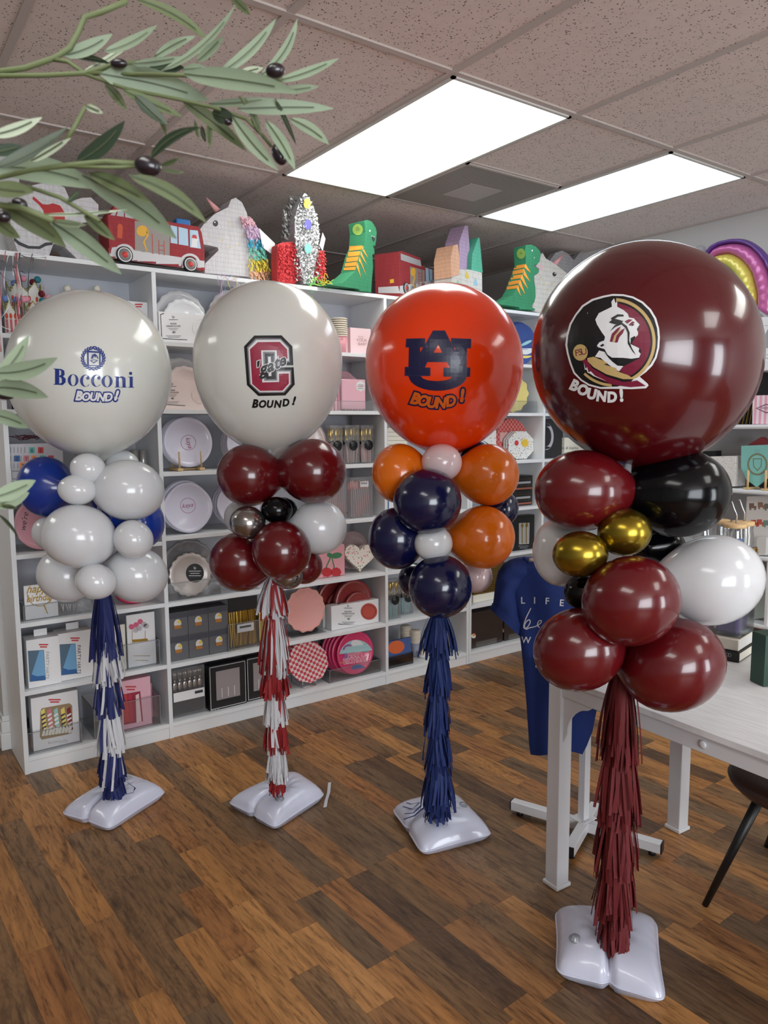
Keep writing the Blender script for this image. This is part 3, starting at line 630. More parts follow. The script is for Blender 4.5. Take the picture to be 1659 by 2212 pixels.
Fc_ = [(530, 545), (560, 530), (556, 495), (575, 470), (585, 505), (597, 490), (598, 530), (640, 552), (672, 580), (680, 605), (715, 612), (735, 635), (755, 655), (735, 688), (745, 712), (742, 730), (722, 748), (692, 752), (690, 792), (752, 822), (748, 845), (762, 862), (752, 888), (700, 896), (640, 890), (560, 888), (530, 868), (508, 828), (462, 815), (455, 803), (472, 780), (505, 768), (512, 742), (490, 712), (455, 655), (443, 620), (468, 575)]
Nk = [(440, 882), (470, 838), (508, 848), (560, 915), (600, 945), (640, 948), (610, 985), (575, 965), (520, 925), (480, 890)]
decal('logo_head', merge(shape2d(s6([Fc_]), 12), shape2d(s6([Nk]), 12)), T4, .0025, WHI, b4)
Dk = [[(552, 610), (600, 582), (640, 585), (645, 598), (605, 600), (560, 625)], [(538, 640), (575, 612), (640, 630), (632, 640), (590, 655), (560, 648)], [(545, 705), (580, 660), (630, 640), (665, 665), (685, 710), (682, 770), (700, 820), (730, 870), (705, 845), (672, 790), (670, 715), (655, 680), (628, 655), (585, 672)],
      [(700, 648), (720, 655), (700, 668)], [(690, 752), (722, 735), (725, 745), (700, 765)], [(475, 805), (495, 790), (508, 800), (490, 812)], [(505, 850), (540, 885), (600, 905), (680, 898), (735, 903), (660, 925), (625, 942), (600, 930), (545, 900)]]
decal('logo_face_lines', merge(*[shape2d(s6([d]), 12) for d in Dk]), T4, .0031, BKI, b4)
Cs = [[(545, 775), (560, 720), (600, 680), (625, 668), (605, 700), (575, 735), (563, 778)], [(580, 782), (592, 735), (625, 695), (652, 680), (638, 715), (612, 745), (600, 782)], [(650, 632), (680, 618), (705, 622), (668, 650)], [(678, 656), (705, 632), (722, 640), (690, 665)]]
decal('logo_stripes', merge(*[shape2d(s6([d]), 12) for d in Cs]), T4, .0031, GNI, b4)
decal('logo_gold_stripe', merge(*[shape2d(s6([d]), 12) for d in [[(566, 780), (576, 735), (610, 692), (628, 680), (605, 715), (586, 745), (578, 780)]]]), T4, .0031, GDI, b4)
Ft = [[(360, 890), (385, 905), (420, 960), (520, 1020), (640, 1060), (740, 1050), (800, 1088), (690, 1096), (560, 1078), (450, 1030), (385, 975), (350, 910)]]
decal('logo_feather_base', shape2d(s6(Ft), 12), T4, .0031, GNI, b4)
Fg = [[(385, 892), (430, 882), (505, 912), (535, 930), (500, 935), (590, 962), (600, 985), (670, 1010), (720, 1040), (640, 1040), (520, 1005), (430, 955), (390, 915)], ell(338, 852, 52, 58, 24)]
decal('logo_feather', merge(*[shape2d(s6([d]), 12) for d in Fg]), T4, .0036, GDI, b4)
decal('logo_feather_edge', merge(shape2d(s6([[(362, 925), (375, 968), (385, 955), (395, 990), (412, 985), (440, 1015), (525, 1055), (430, 1018), (405, 1000), (390, 995), (380, 970), (370, 975)]]), 12), shape2d(s6([[(745, 1050), (720, 1042), (700, 1060), (715, 1035), (750, 1030)]]), 12)), T4, .0036, WHI, b4)
fs = lambda ch, x, y: text2d(ch, 1150+x/k5, 500+y/k5, 14, -14, .1, .0)
decal('logo_small_letters', merge(fs('F', 316, 876), fs('S', 340, 870), fs('U', 366, 866)), T4, .0041, GNI, b4)
bx4 = [('B', 1236, 842, 23, 24), ('O', 1256, 852, 22, 16), ('U', 1276, 861, 22, 10), ('N', 1298, 866, 22, 5), ('D', 1322, 868, 22, -2), ('!', 1343, 866, 26, -6)]
decal('printed_lettering', bound(bx4, .08, shear=.05), T4, .0012, WHI, b4)
# ================================================================== SHELF GOODS
# ITEMS LIFT
BAYS = [(.0195, .5985), (.6195, 1.7985), (1.8195, 2.3805), (2.4215, 2.9985), (3.0195, 3.58)]
def shiftx(x0, x1):
    # keep a thing clear of the boards of its own bay
    c = (x0+x1)/2; b = min(BAYS, key=lambda q: 0 if q[0] <= c <= q[1] else min(abs(c-q[0]), abs(c-q[1])))
    if x1-x0 > b[1]-b[0]: return (b[0]+b[1])/2-c
    return max(0, b[0]-x0)-max(0, x1-b[1])
LV = [v+.0012 for v in LV]; LA = [v+.0012 for v in LA]
def clampx(x0, x1):
    c = (x0+x1)/2; b = min(BAYS, key=lambda q: 0 if q[0] <= c <= q[1] else min(abs(c-q[0]), abs(c-q[1]))); return max(x0, b[0]), min(x1, b[1])
def pxw(n, Y, x, y): return n*depth(atY(x, y, Y))/FPX
pinkm = mat('pink_card', (228, 176, 190), .5); pinkp = mat('pale_pink_card', (232, 200, 204), .5); greycard = mat('grey_card', (92, 92, 96), .5)
bluelt = mat('light_blue_card', (108, 160, 200), .5); bluedk = mat('mid_blue_card', (40, 92, 150), .5); redc = mat('red_card', (196, 60, 62), .5); tealc = mat('teal_card', (86, 170, 160), .5)
yel = mat('yellow_card', (226, 204, 110), .5); grn = mat('leaf_green_card', (62, 120, 80), .6); marc = mat('maroon_card', (132, 42, 46), .4); cream = mat('cream_card', (226, 222, 208), .5)
tan = mat('pale_wood', (206, 172, 122), .55); rosep = mat('rose_card', (198, 120, 128), .5); whp = mat('white_plastic_plate', (222, 224, 226), .25, coat=.4); lilac = mat('lilac_plate', (206, 204, 220), .3, coat=.3)
def box_item(name, label, cat, x0, x1, y0, zb, Y, dep, m, group=None, y1=None, bev=.0015, hgt=None, yaw=0):
    ym = y0 if y1 is None else (y0+y1)/2
    X0, X1 = atY(x0, ym, Y).x, atY(x1, ym, Y).x; zt = zb+hgt if hgt else atY((x0+x1)/2, y0, Y).z; sh_ = shiftx(X0, X1); X0 += sh_; X1 += sh_
    mb = MB()
    if yaw:
        e = Vector((math.cos(yaw), math.sin(yaw), 0)); nn = Vector((-math.sin(yaw), math.cos(yaw), 0)); L_ = (X1-X0)/math.cos(yaw)
        mb.obox((X0, Y, zb), e*L_, nn*dep, Vector((0, 0, zt-zb)))
    else: mb.box(X0, X1, Y, Y+dep, zb, zt)
    o = mb.build(name, m, bevel=bev); tag(o, label, cat, group); return o
BINM = clearmat('bin_acrylic', (.975, .98, .985), .15, .05, .02); EDGE = clearmat('acrylic_edge', (.75, .78, .8), .9, .1, .35, (210, 214, 216))
def bin_item(label, x0, x1, y0, zb, Y, dep, y1=None, group=None, m=None, hgt=None):
    ym = y0 if y1 is None else (y0+y1)/2
    X0, X1 = atY(x0, ym, Y).x, atY(x1, ym, Y).x; zt = zb+hgt if hgt else atY((x0+x1)/2, y0, Y).z; w = .0028; mb = MB(); X0, X1 = clampx(X0, X1)
    mb.box(X0, X1, Y, Y+w, zb-.001, zt); mb.box(X0, X1, Y+dep-w, Y+dep, zb, zt); mb.box(X0, X0+w, Y, Y+dep, zb, zt); mb.box(X1-w, X1, Y, Y+dep, zb, zt); mb.box(X0, X1, Y, Y+dep, zb-.0010, zb-.0003)
    e_ = .0013
    for yy_ in (Y, Y+dep-2*e_): mb.box(X0, X1, yy_, yy_+2*e_, zt-2*e_, zt, 1)
    for xx_ in (X0, X1-2*e_): mb.box(xx_, xx_+2*e_, Y, Y+dep, zt-2*e_, zt, 1); mb.box(xx_, xx_+2*e_, Y, Y+2*e_, zb, zt, 1)
    mb.box(X0, X1, Y, Y+e_, zb-.001, zb+.0015, 1)
    o = mb.build('acrylic_bin', [m or BINM, EDGE]); return tag(o, label, 'storage bin', group)
def plate_mb(c, R, tilt, wav=0, wn=14, well=.7, th=.012, ax=None, n=56, flat=False):
    a = ax or Vector((0, -math.cos(tilt), math.sin(tilt)))
    pr = [(R*.98, -th), (R, 0), (R*.97, .004), (R*(well+.06), -.001), (R*well, -.005), (0.001, -.005)]
    if flat: pr = [(R*.99, -th), (R, 0), (R*.98, .0015), (.001, .0015)]
    return MB().lathe(pr, c, a, n, 0, wav, wn, True, R*.8)
def plate_item(name, label, cat, cx, cy, r, zb, Y, m, tilt=.18, wav=0, wn=14, well=.7, th=.012, group=None, flat=False, parent=None, lift=0):
    c = atY(cx, cy, Y); R = pxw(r, Y, cx, cy); c.z = zb+lift+R*(1+wav)*math.cos(tilt)+th*math.sin(tilt)+.001
    c.x += shiftx(c.x-R*(1+wav), c.x+R*(1+wav))
    mb = plate_mb(c, R, tilt, wav, wn, well, th, flat=flat)
    o = mb.build(name, m, parent)
    if label: tag(o, label, cat, group)
    return o, c, R
def ann(name, o, arts, m, off=.0008): return decal(name, merge(*arts) if isinstance(arts, list) else arts, bvh(o), off, m, o)
# ---- left bay, row 1 (top): felt cone hats with pompoms, paper crowns, white box
zA = lambda i: LA[i+1]; zB = lambda i: LV[i+1]
felt = mat('grey_felt', (150, 150, 156), .95); pom = mat('cream_pompom', (226, 220, 206), .95)
for cx, w_ in ((147, 'left'), (211, 'right')):
    c = atY(cx, 650, .17); t = thing('party_hat', f'grey felt cone hat with cream pompom, {w_} one above the crested white balloon', 'party hat', (c.x, .17, zA(0)))
    top = atY(cx, 628, .17).z
    MB().lathe([(.055, zA(0)), (.05, zA(0)+.01), (.008, top)], (c.x, .17, 0), n=24).build('cone', felt, t)
    MB().ball((c.x, .17, top+.008), .0155, n=10).build('pompom', pom, t)
crownw = mat('crown_card', (222, 220, 212), .6)
pcols = {'pink': mat('pink_pompom', (226, 150, 168), .95), 'teal': mat('teal_pompom', (44, 122, 132), .95), 'dark': mat('burgundy_pompom', (98, 22, 34), .95), 'blue': mat('blue_pompom', (110, 134, 186), .95)}
def crown(label, cx, cyb, rpx, ytop, Y, poms, zb):
    c = atY(cx, cyb, Y); R = pxw(rpx, Y, cx, cyb); zt = atY(cx, ytop, Y).z; t = thing('birthday_crown', label, 'paper crown', (c.x, Y, zb))
    n = 48; vs = []; fs = []
    for k in range(n):
        a = 2*PI*k/n; tri = abs(((k/n*6) % 1)-.5)*2; d = Vector((math.cos(a), math.sin(a), 0))
        h = zt-zb; vs += [c*1+d*R+Vector((0, 0, zb-c.z)), c+d*R*1.02+Vector((0, 0, zb-c.z+h*(.72+.28*tri)))]
    for k in range(n): j = (k+1) % n; fs.append((2*k, 2*j, 2*j+1, 2*k+1))
    o = MB().add(vs, fs).build('band', crownw, t, norm=False)
    gm_ = MB(); 
    for k in range(n): gm_.tube([vs[2*k+1], vs[2*((k+1) % n)+1]], .0022, 5)
    gm_.build('glitter_edge', mat('glitter_gold', (196, 184, 110), .35, .8), t)
    for (px_, py_, pc) in poms:
        p = atY(px_, py_, Y-R*.6); MB().ball(p, pxw(7.2, Y-R*.6, px_, py_), n=10).build('pompom', pcols[pc], t)
    cand = []
    for a0 in (-2.45, -1.95, -1.45, -.95):
        d = Vector((math.cos(a0), math.sin(a0), 0)); q0 = Vector((c.x, Y, 0))+d*(R*1.03)
        k = MB().tube([q0+Vector((0, 0, zb+.01)), q0+Vector((0, 0, zb+(zt-zb)*.45))], .004, 6); k.build('candle_motif', mat('candle_pink', (206, 96, 110), .6), t)
        MB().ball(q0+Vector((0, 0, zb+(zt-zb)*.55)), .005, .005, .011, n=6).build('flame_motif', mat('candle_flame', (206, 70, 44), .6), t)
    return t
crown('paper birthday crown with candles and pompoms, standing at the back in the top left cell', 52, 640, 33, 612, .215, [(31, 612, 'blue'), (50, 602, 'pink'), (71, 610, 'dark'), (81, 604, 'teal')], zA(0)+.075)
crown('paper birthday crown with candles and pompoms, front left in the top left cell', 28, 690, 17, 652, .085, [(12, 645, 'blue'), (35, 648, 'blue'), (49, 647, 'pink')], zA(0))
crown('paper birthday crown with candles and pompoms, right of the other two crowns', 82, 690, 25, 655, .11, [(57, 646, 'pink'), (90, 635, 'dark'), (92, 650, 'teal'), (104, 644, 'pink')], zA(0))
c = atY(52, 640, .215); st_ = MB().box(c.x-.05, c.x+.05, .16, .27, zA(0), zA(0)+.0745).build('display_block', white, bevel=.002); tag(st_, 'small white block under the rear birthday crown in the top left cell', 'block')
o = box_item('gift_box', 'white hang-tab box with a red and green word, top left bay beside the divider', 'box', 262, 321, 651, zA(0), .06, .05, paper, y1=710)
ann('print', o, [lines2d(291, 308, (656, 661), 3)], redc)
ann('hang_tab_slot', o, [shape2d(quad(276, 646, 290, 649))], ink)
# ---- left bay row 2
o = box_item('storage_box', 'low dark box in the left bay, half hidden by the crested balloon', 'box', 34, 110, 868, zA(1), .12, .1, mat('dark_navy_card', (40, 46, 62), .5), hgt=.022)
# ---- row 3: letter banner box
o = box_item('banner_box', 'clear-fronted box of coloured letter banners behind the blue balloon', 'box', 21, 137, 958, zA(2), .05, .07, mat('banner_pack', (186, 184, 190), .5), y1=1040)
rows = []
for k, (yy_, xs) in enumerate(((975, (63, 82)), (993, (31, 51, 68, 86, 104)), (1008, (43, 62, 80)))):
    for j, xx in enumerate(xs):
        ann('printed_letter', o, [shape2d(quad(xx, yy_-9, xx+12, yy_+4))], (tealc, redc, bluedk, rosep, mat('orange_card', (222, 140, 90), .5))[(j+k*2) % 5], .0008)
        ann('letter_glyph', o, [text2d('BETSRN'[(j+k) % 6], xx+6, yy_+2, 8)], ink, .0014)
ann('ruled_lines', o, [shape2d(quad(x, y, x+.8, y+12)) for y in (966, 985, 1000) for x in (23, 30, 38, 45, 53)]+[shape2d(quad(26, 1017, 130, 1018)), shape2d(quad(26, 1034, 130, 1035))], ink, .0007)
mb = MB(); rr = random.Random(3); base = atY(75, 951, .08)
for k in range(26):
    a = base+Vector((rr.uniform(-.10, .10), rr.uniform(-.02, .03), rr.uniform(.002, .02))); P = [a+Vector((i*.018, rr.uniform(-.006, .006), rr.uniform(-.006, .008))) for i in range(4)]
    mb.strip(P, Vector((0, .002, .002)))
o2 = mb.build('foil_tinsel', mat('pink_foil', (160, 110, 128), .25, .9), norm=False); tag(o2, 'heap of pink foil tinsel lying on top of the letter banner box', 'tinsel', kind='stuff')
for k, cx in enumerate((291, 309)):
    p = atY(cx, 992, .12); r_ = pxw(8.5, .12, cx, 992); o = MB().lathe([(r_, zA(2)), (r_, atY(cx, 972, .12).z), (r_*.6, atY(cx, 971, .12).z)], (p.x, .12, 0), n=20).build('foil_roll', mat('silver_wrap', (176, 176, 172), .3, .6)); tag(o, f'silver paper roll standing behind the white balloons, {("left", "right")[k]} of two', 'paper roll', 'silver rolls in the left bay')
# ---- row 4: pink round plate pack
o, c, R = plate_item('plate_pack', 'clear pack of round pink plates with black writing, left edge of the bookcase', 'plate pack', 92, 1130, 57, zA(3), .07, mat('dusty_pink', (196, 140, 150), .4), .1, 0, well=.8, th=.02)
ann('printed_writing', o, [text2d("we're", 58, 1128, 13, -80, .3)], ink); plate_item('clear_rim', None, '', 92, 1130, 61, zA(3), .078, BAG, .1, 0, well=.9, th=.01, parent=o)
# ---- row 5: cake toppers
o = box_item('cake_topper_pack', 'white pack with a gold happy birthday cake topper, left bay beside the white balloons', 'cake topper', 53, 125, 1262, zA(4), .045, .012, paper, y1=1340)
ann('gold_ring', o, [shape2d([ell(85, 1283, 27, 27, 40), ell(85, 1283, 25.4, 25.4, 40)])], gold); ann('gold_stick', o, [shape2d([[(94, 1308), (97, 1307), (104, 1325), (102, 1326)]])], gold)
ann('gold_writing', o, [text2d('happy', 84, 1279, 17, -4, .35, .02), text2d('birthday', 86, 1298, 15, -6, .35, .02, sx=.85)], gold)
bin_item('clear acrylic bin holding the gold happy birthday toppers', 50, 198, 1300, zA(4), .03, .13, y1=1340)
mb = MB()
for k in range(9): a = atY(132+k*5.2, 1304, .09); mb.tube([a, Vector((a.x+rr.uniform(-.01, .01), .09, zA(4)+.004))], .0022, 5)
o = mb.build('pick_bundle', mat('pick_white', (206, 204, 206), .5)); tag(o, 'bundle of thin white picks behind the navy and white tassel', 'pick', kind='thing')
o, c, R = plate_item('plate_pack', 'bright pink round plate lying against the shelf right of the navy and white tassel', 'plate', 284, 1290, 33, zA(4), .12, mat('hot_pink', (206, 60, 96), .35), 1.15, well=.7, th=.012); 
# ---- row 6: party hat boxes, cards in a bin
for x0, x1, y0, y1, nm, Y in ((59, 131, 1378, 1488, 'leftmost one with the pale lettering', .03), (127, 201, 1364, 1476, 'right-hand one touching the tassel', .045)):
    o = box_item('party_hat_box', f'white PARTY HATS box with blue cone, {nm}', 'box', x0, x1, y0, zA(5), Y, .085, paper, y1=y1, group='party hat boxes')
    dx, dy = x0-59, y0-1378
    pts = lambda L_: [[(x+dx, y+dy) for x, y in lp] for lp in L_]
    ann('window', o, [shape2d(pts([[(60, 1406), (95, 1404), (99, 1469), (64, 1473)]]))], mat('box_window', (84, 108, 128), .3))
    ann('blue_cone', o, [shape2d(pts([[(85, 1406), (94, 1405), (98, 1462), (66, 1464)]]))], bluelt, .0013)
    ann('cone_rim', o, [shape2d(pts([[(68, 1457), (80, 1461), (97, 1459), (98, 1468), (65, 1472)]]))], bluedk, .0017)
    ann('lettering', o, [text2d('PARTY HATS', 99+dx, 1407+dy, 7.5 if dx == 0 else 8, 90, 0, .0, 'LEFT')], greyink if dx == 0 else ink)
    ann('brand_blocks', o, [lines2d(84+dx, 104+dx, (1391+dy, 1396+dy), 3)], redc)
    tb = MB(); a = atY(x0+18, y0-4, Y+.05); tb.box(o.location.x-.025, o.location.x+.025, Y+.04, Y+.042, atY(x0+30, y0, Y).z, atY(x0+30, y0, Y).z+.028); k = tb.build('hang_tab', paper, o)
o = box_item('cake_topper_card', 'white cake topper card with pink and grey balloons, leaning in a clear bin', 'card', 275, 336, 1325, zA(5), .05, .012, paper, y1=1440, yaw=0)
ann('balloon_motif', o, [shape2d([ell(x, y, 6, 6, 14)]) for x, y in ((284, 1354), (294, 1350), (303, 1343))], mat('rose_print', (206, 92, 122), .5))
ann('grey_balloon_motif', o, [shape2d([ell(x, y, 6, 6, 14)]) for x, y in ((293, 1361), (301, 1357), (311, 1349), (316, 1352))], mat('grey_balloon_print', (182, 176, 182), .5), .0013)
ann('gold_motif', o, [shape2d([[(285, 1382), (318, 1379), (320, 1384), (286, 1388)]]), shape2d(quad(285, 1362, 286, 1385)), shape2d(quad(313, 1362, 314, 1382)), lines2d(288, 325, (1416, 1426), 1.2)], gold)
o = box_item('cake_topper_card', 'white topper card behind the tassel with a tiny orange mark', 'card', 243, 272, 1350, zA(5), .045, .012, cream, y1=1450)
ann('tiny_mark', o, [shape2d([ell(262, 1388, 3, 4, 10)]), lines2d(258, 276, (1400, 1428), 1.2)], mat('orange_card', (222, 140, 90), .5))
bin_item('clear acrylic bin in front of the white topper cards', 234, 346, 1390, zA(5), .025, .15, y1=1450)
# ---- row 7: blowout box, pink pen box
o = box_item('party_blower_box', 'white window box full of striped party blowers, bottom left cell', 'box', 69, 171, 1499, zA(6), .045, .06, paper, y1=1620)
win = [(87, 1537), (90, 1530), (150, 1519), (156, 1524), (157, 1580), (152, 1585), (90, 1598), (86, 1592)]
ann('window', o, [shape2d([win])], mat('gold_window', (150, 128, 96), .4))
for k, (x, m_) in enumerate(((93, yel), (107, rosep), (121, mat('mint_card', (150, 190, 186), .5)), (136, yel), (149, marc))):
    ann('striped_blower', o, [shape2d([[(x-5, 1536-k), (x+3, 1530-k), (x+9, 1575), (x+2, 1583)]])], m_, .0013)
    ann('blower_stripes', o, [shape2d([[(x-5+j, 1545+j*9), (x+4+j, 1540+j*9), (x+5+j, 1543+j*9), (x-4+j, 1549+j*9)]]) for j in range(5)], ink if k in (0, 3) else paper, .0018)
ann('shredded_paper', o, [shape2d([[(90+k*7, 1590-k), (95+k*7, 1572-k), (99+k*7, 1573), (96+k*7, 1590-k)]]) for k in range(9)], cream, .0021)
ann('brand_blocks', o, [lines2d(105, 131, (1510, 1515), 3)], redc); ann('lettering', o, [text2d('BLOWOUTS', 125, 1605, 5.5, -6)], greyink)
bin_item('clear acrylic bin around the party blower box', 60, 178, 1572, zA(6), .02, .2, y1=1630)
o = box_item('pen_set_box', 'pink window box of red and pink tubes, bottom cell right of the tassel', 'box', 262, 327, 1466, zA(6), .05, .05, pinkm, y1=1580)
ann('window', o, [shape2d([[(266, 1500), (303, 1493), (309, 1558), (268, 1566)]])], mat('dark_red_print', (150, 40, 60), .45))
for x, m_ in ((271, redc), (281, mat('crimson_card', (184, 40, 70), .45)), (297, pinkp)): ann('tube_motif', o, [shape2d([[(x-4, 1502), (x+3, 1498), (x+9, 1558), (x-2, 1561)]])], m_, .0013)
ann('brand_blocks', o, [lines2d(271, 294, (1482, 1488), 3)], redc)
o = box_item('pen_set_box', 'second pink box tucked behind the one with red tubes', 'box', 300, 330, 1478, zA(6), .12, .04, mat('rose_box', (206, 140, 160), .4), y1=1570)
bin_item('clear acrylic bin around the pink tube boxes, bottom of the left bay', 203, 348, 1516, zA(6), .022, .2, y1=1600)
# ================================================================== wide middle bay
def label_box(o, x0, x1, y0, y1, kind):
    ann('label_border', o, [shape2d([[(x0, y0+4), (x0+8, y0+1), (x1, y0), (x1+2, y1), (x0+3, y1-3)], [(x0+1.5, y0+5.5), (x0+9, y0+2.5), (x1-1.5, y0+1.5), (x1+.5, y1-1.5), (x0+4.5, y1-4.5)]])], ink)
    cx = (x0+x1)/2; k = (y1-y0)/60
    ann('label_text', o, [text2d('lp', cx, y0+12*k, 6*k), lines2d(cx-10*k, cx+10*k, (y0+15*k,), 1), text2d('WAVE' if kind == 'w' else 'ROUND', cx, y0+26*k, 3.6*k, off=.03), text2d('DESIGN PLATES' if kind == 'w' else 'DINNER PLATES', cx, y0+31*k, 3.2*k, off=.03), lines2d(cx-11*k, cx+11*k, (y0+34*k, y0+37*k), .7), text2d('40', cx+1, y0+45*k, 5*k, off=.03), lines2d(cx-16*k, cx+17*k, (y0+50*k, y0+53*k), .8)], ink)
def wave_pack(label, cx, cyp, rp, ybox, zb, Y, bx0, bx1, bxs, pm, pm2, m_box, tint, group):
    t = thing('plate_pack', label, 'plate pack', (atY(cx, cyp, Y).x, Y, zb), group)
    c = atY(cx, cyp, Y+.05); R = pxw(rp, Y+.05, cx, cyp); c.x += shiftx(c.x-R*1.03, c.x+R*1.03); c.z = zb+R*1.03+.003
    plate_mb(c+Vector((0, .02, 0)), R, .08, .025, 16, .75, .03).build('large_plate', pm, t)
    c2 = c.copy(); R2 = R*.83; c2.z = zb+R2*1.03+.003; plate_mb(c2+Vector((.003, -.018, 0)), R2, .08, .03, 16, .72, .02).build('small_plate', pm2, t)
    X0, X1 = atY(bx0, ybox+40, Y).x, atY(bx1, ybox+40, Y).x; zt = atY((bx0+bx1)/2, ybox, Y).z
    b = MB().box(X0, X1, Y, Y+.075, zb, zt).build('sleeve', m_box, t, .001); return t, b
t, b = wave_pack('clear and white wavy plates in a white sleeve, wide bay top shelf', 395, 682, 57, 677, LV[1], .05, 344, 450, 405, mat('milky_plate', (196, 197, 200), .25, coat=.4), whp, paper, None, 'wavy plate packs')
label_box(b, 346, 403, 675, 735, 'w')
ann('photo_print', b, [shape2d(quad(406, 676, 449, 736))], mat('photo_grey', (188, 186, 194), .5)); ann('flowers_print', b, [shape2d([[(406, 676), (436, 678), (420, 690), (408, 696)]])], grn, .0013)
ann('plate_print', b, [shape2d([ell(437, 708, 21, 20), ell(437, 708, 13, 12)])], whp, .0013)
t, b = wave_pack('clear and blush wavy plates in a sleeve, wide bay second shelf', 395, 826, 55, 822, LV[2], .05, 340, 448, 402, mat('milky_plate', (196, 197, 200), .25, coat=.4), mat('blush_plate', (224, 208, 204), .3, coat=.3), mat('blush_card', (224, 206, 200), .5), None, 'wavy plate packs')
label_box(b, 344, 399, 820, 877, 'w')
ann('photo_print', b, [shape2d(quad(403, 820, 447, 880))], mat('photo_blush', (206, 190, 190), .5)); ann('flowers_print', b, [shape2d([[(401, 819), (427, 821), (414, 832), (404, 838)]])], mat('brown_print', (150, 118, 84), .6), .0013)
ann('plate_print', b, [shape2d([ell(434, 853, 20, 19), ell(434, 853, 12, 11)])], mat('blush_card', (224, 206, 200), .5), .0013)
o, c, R = plate_item('plate_pack', 'wavy clear plate half hidden behind the ivory balloon, top shelf', 'plate pack', 510, 700, 62, LV[1], .13, MATS['milky_plate'], .1, .025, 16, group=None)
# cups and napkins
def cup_stack(label, cx, ytop, zb, Y, rpx, n, m_cup, group=None, sleeve=None):
    c = atY(cx, ytop+30, Y); R = pxw(rpx, Y, cx, ytop+20); zt = atY(cx, ytop, Y).z; t = thing('cup_stack', label, 'cup stack', (c.x, Y, zb), group)
    hcup = .085; H = zt-zb; hc = min(hcup, H*.6); step = (H-hc)/max(1, n-1)
    MB().lathe([(R*.72, zb+.001), (R*.96, zb+hc-.004)], (c.x, Y, 0), n=28).build('lowest_cup', m_cup, t)
    for k in range(n):
        z = zb+hc+step*k; MB().lathe([(R*.95, z-.004), (R*1.04, z-.003), (R*1.05, z), (R*1.0, z+.002)], (c.x, Y, 0), n=28).build('cup_rim', mat('cup_rim_cream', (232, 222, 206), .5), t)
    return t
cs = cup_stack('stack of pink striped paper cups with cream rims, top shelf of the wide bay', 733, 689, LV[1], .06, 17, 9, mat('pink_stripe_cup', (222, 150, 160), .5))
lo = [q_ for q_ in cs.children if q_.name.startswith('lowest')][0]
ann('cup_label', lo, [shape2d([[(735, 722), (744, 722), (742, 746), (732, 744)]])], paper)
ann('label_text', lo, [lines2d(735, 742, (725, 729, 733), .8)], ink, .0013)
o = box_item('napkin_pack', 'stack of pale pink napkins reading to your baby, top shelf beside the cups', 'napkins', 757, 801, 709, LV[1], .055, .06, pinkp, y1=756)
ann('sticker', o, [shape2d(quad(781, 709, 799, 727))], paper); ann('lettering', o, [text2d('TO', 779, 732, 6, 3), text2d('YOUR', 781, 738, 6, 3), text2d('BABY', 783, 746, 6, 3)], mat('rose_gold', (196, 150, 140), .3, .8))
o = box_item('napkin_pack', 'pale pink napkin pack edge-on just left of the to your baby napkins', 'napkins', 747, 756, 710, LV[1], .08, .1, pinkp, y1=756)
o, c, R = plate_item('plate_pack', 'octagonal dusty pink plates with a white seal behind the pink napkins', 'plate', 742, 832, 43, LV[2], .16, mat('dusty_rose', (206, 160, 172), .5), .1, .02, 10, .82)
ann('seal', o, [shape2d([ell(765, 826, 9, 9)])], pinkp)
o = box_item('napkin_pack', 'stack of pink scalloped napkins with a round white seal', 'napkins', 738, 790, 819, LV[2]+.006, .05, .05, pinkm, y1=884, bev=.006)
ann('seal', o, [shape2d([[(779+10.5*(1+.06*math.cos(t_*8))*math.cos(t_), 834+11*(1+.06*math.cos(t_*8))*math.sin(t_)) for t_ in [2*PI*k/48 for k in range(48)]]])], paper)
ann('seal_text', o, [lines2d(773, 785, (831, 835, 839), .8)], ink, .0013)
sc = MB(); X0 = o.location.x
for k in range(6): sc.ball((X0-.048+k*.0192, .062, LV[2]+.010), .0099, .012, .0095, n=8)
sc.build('scalloped_edge', pinkm, o)
for k in range(3):
    o = box_item('napkin_pack', f'pink napkin pack edge-on beside the scalloped ones, {("nearest them", "middle", "farthest")[k]} of three', 'napkins', 731-k*8, 737-k*8, 825+k*3, LV[2], .07+.008*k, .12, pinkm, y1=880, group='pink napkins seen edge-on')
bin_item('clear acrylic bin around the pink scalloped napkins', 690, 806, 866, LV[2], .03, .16, y1=884)
# row 3: plates on wooden stand
def stand(cx1, cx2, zb, Y, ytop, parent=None, label=None, group=None):
    a, b = atY(cx1, ytop+30, Y), atY(cx2, ytop+30, Y); zt = atY((cx1+cx2)/2, ytop, Y).z
    t = thing('plate_stand', label, 'plate stand', ((a.x+b.x)/2, Y, zb), group)
    for p in (a, b):
        MB().tube([(p.x, Y, zb+.01), (p.x, Y, zt)], .0042, 8).build('front_post', tan, t); MB().tube([(p.x, Y+.09, zb+.01), (p.x, Y+.09, zt+.04)], .0042, 8).build('rear_post', tan, t)
        MB().box(p.x-.012, p.x+.012, Y-.012, Y+.11, zb, zb+.012).build('foot', tan, t, .002)
    MB().box(a.x, b.x, Y+.035, Y+.045, zb+.001, zb+.009).build('cross_bar', tan, t, .001); return t
stand(388, 435, LV[3], .035, 975, label='light wooden plate stand holding the white dinner plates with pink seal', group=None)
for k, nm in ((3, 'rearmost'), (2, 'third'), (1, 'second')):
    plate_item('dinner_plate', f'white dinner plate standing in the wooden stand, {nm} from the front', 'plate', 407-k*3, 956, 54.5, LV[3]+.0125, .062+.0135*k, lilac, .1, 0, well=.78, th=.006, group='white dinner plates in the wooden stand')
o, c, R = plate_item('dinner_plate', 'frontmost white dinner plate in the wooden stand, with a round pink signature seal', 'plate', 407, 956, 54.5, LV[3]+.0125, .062, lilac, .1, 0, well=.78, th=.006, group='white dinner plates in the wooden stand')
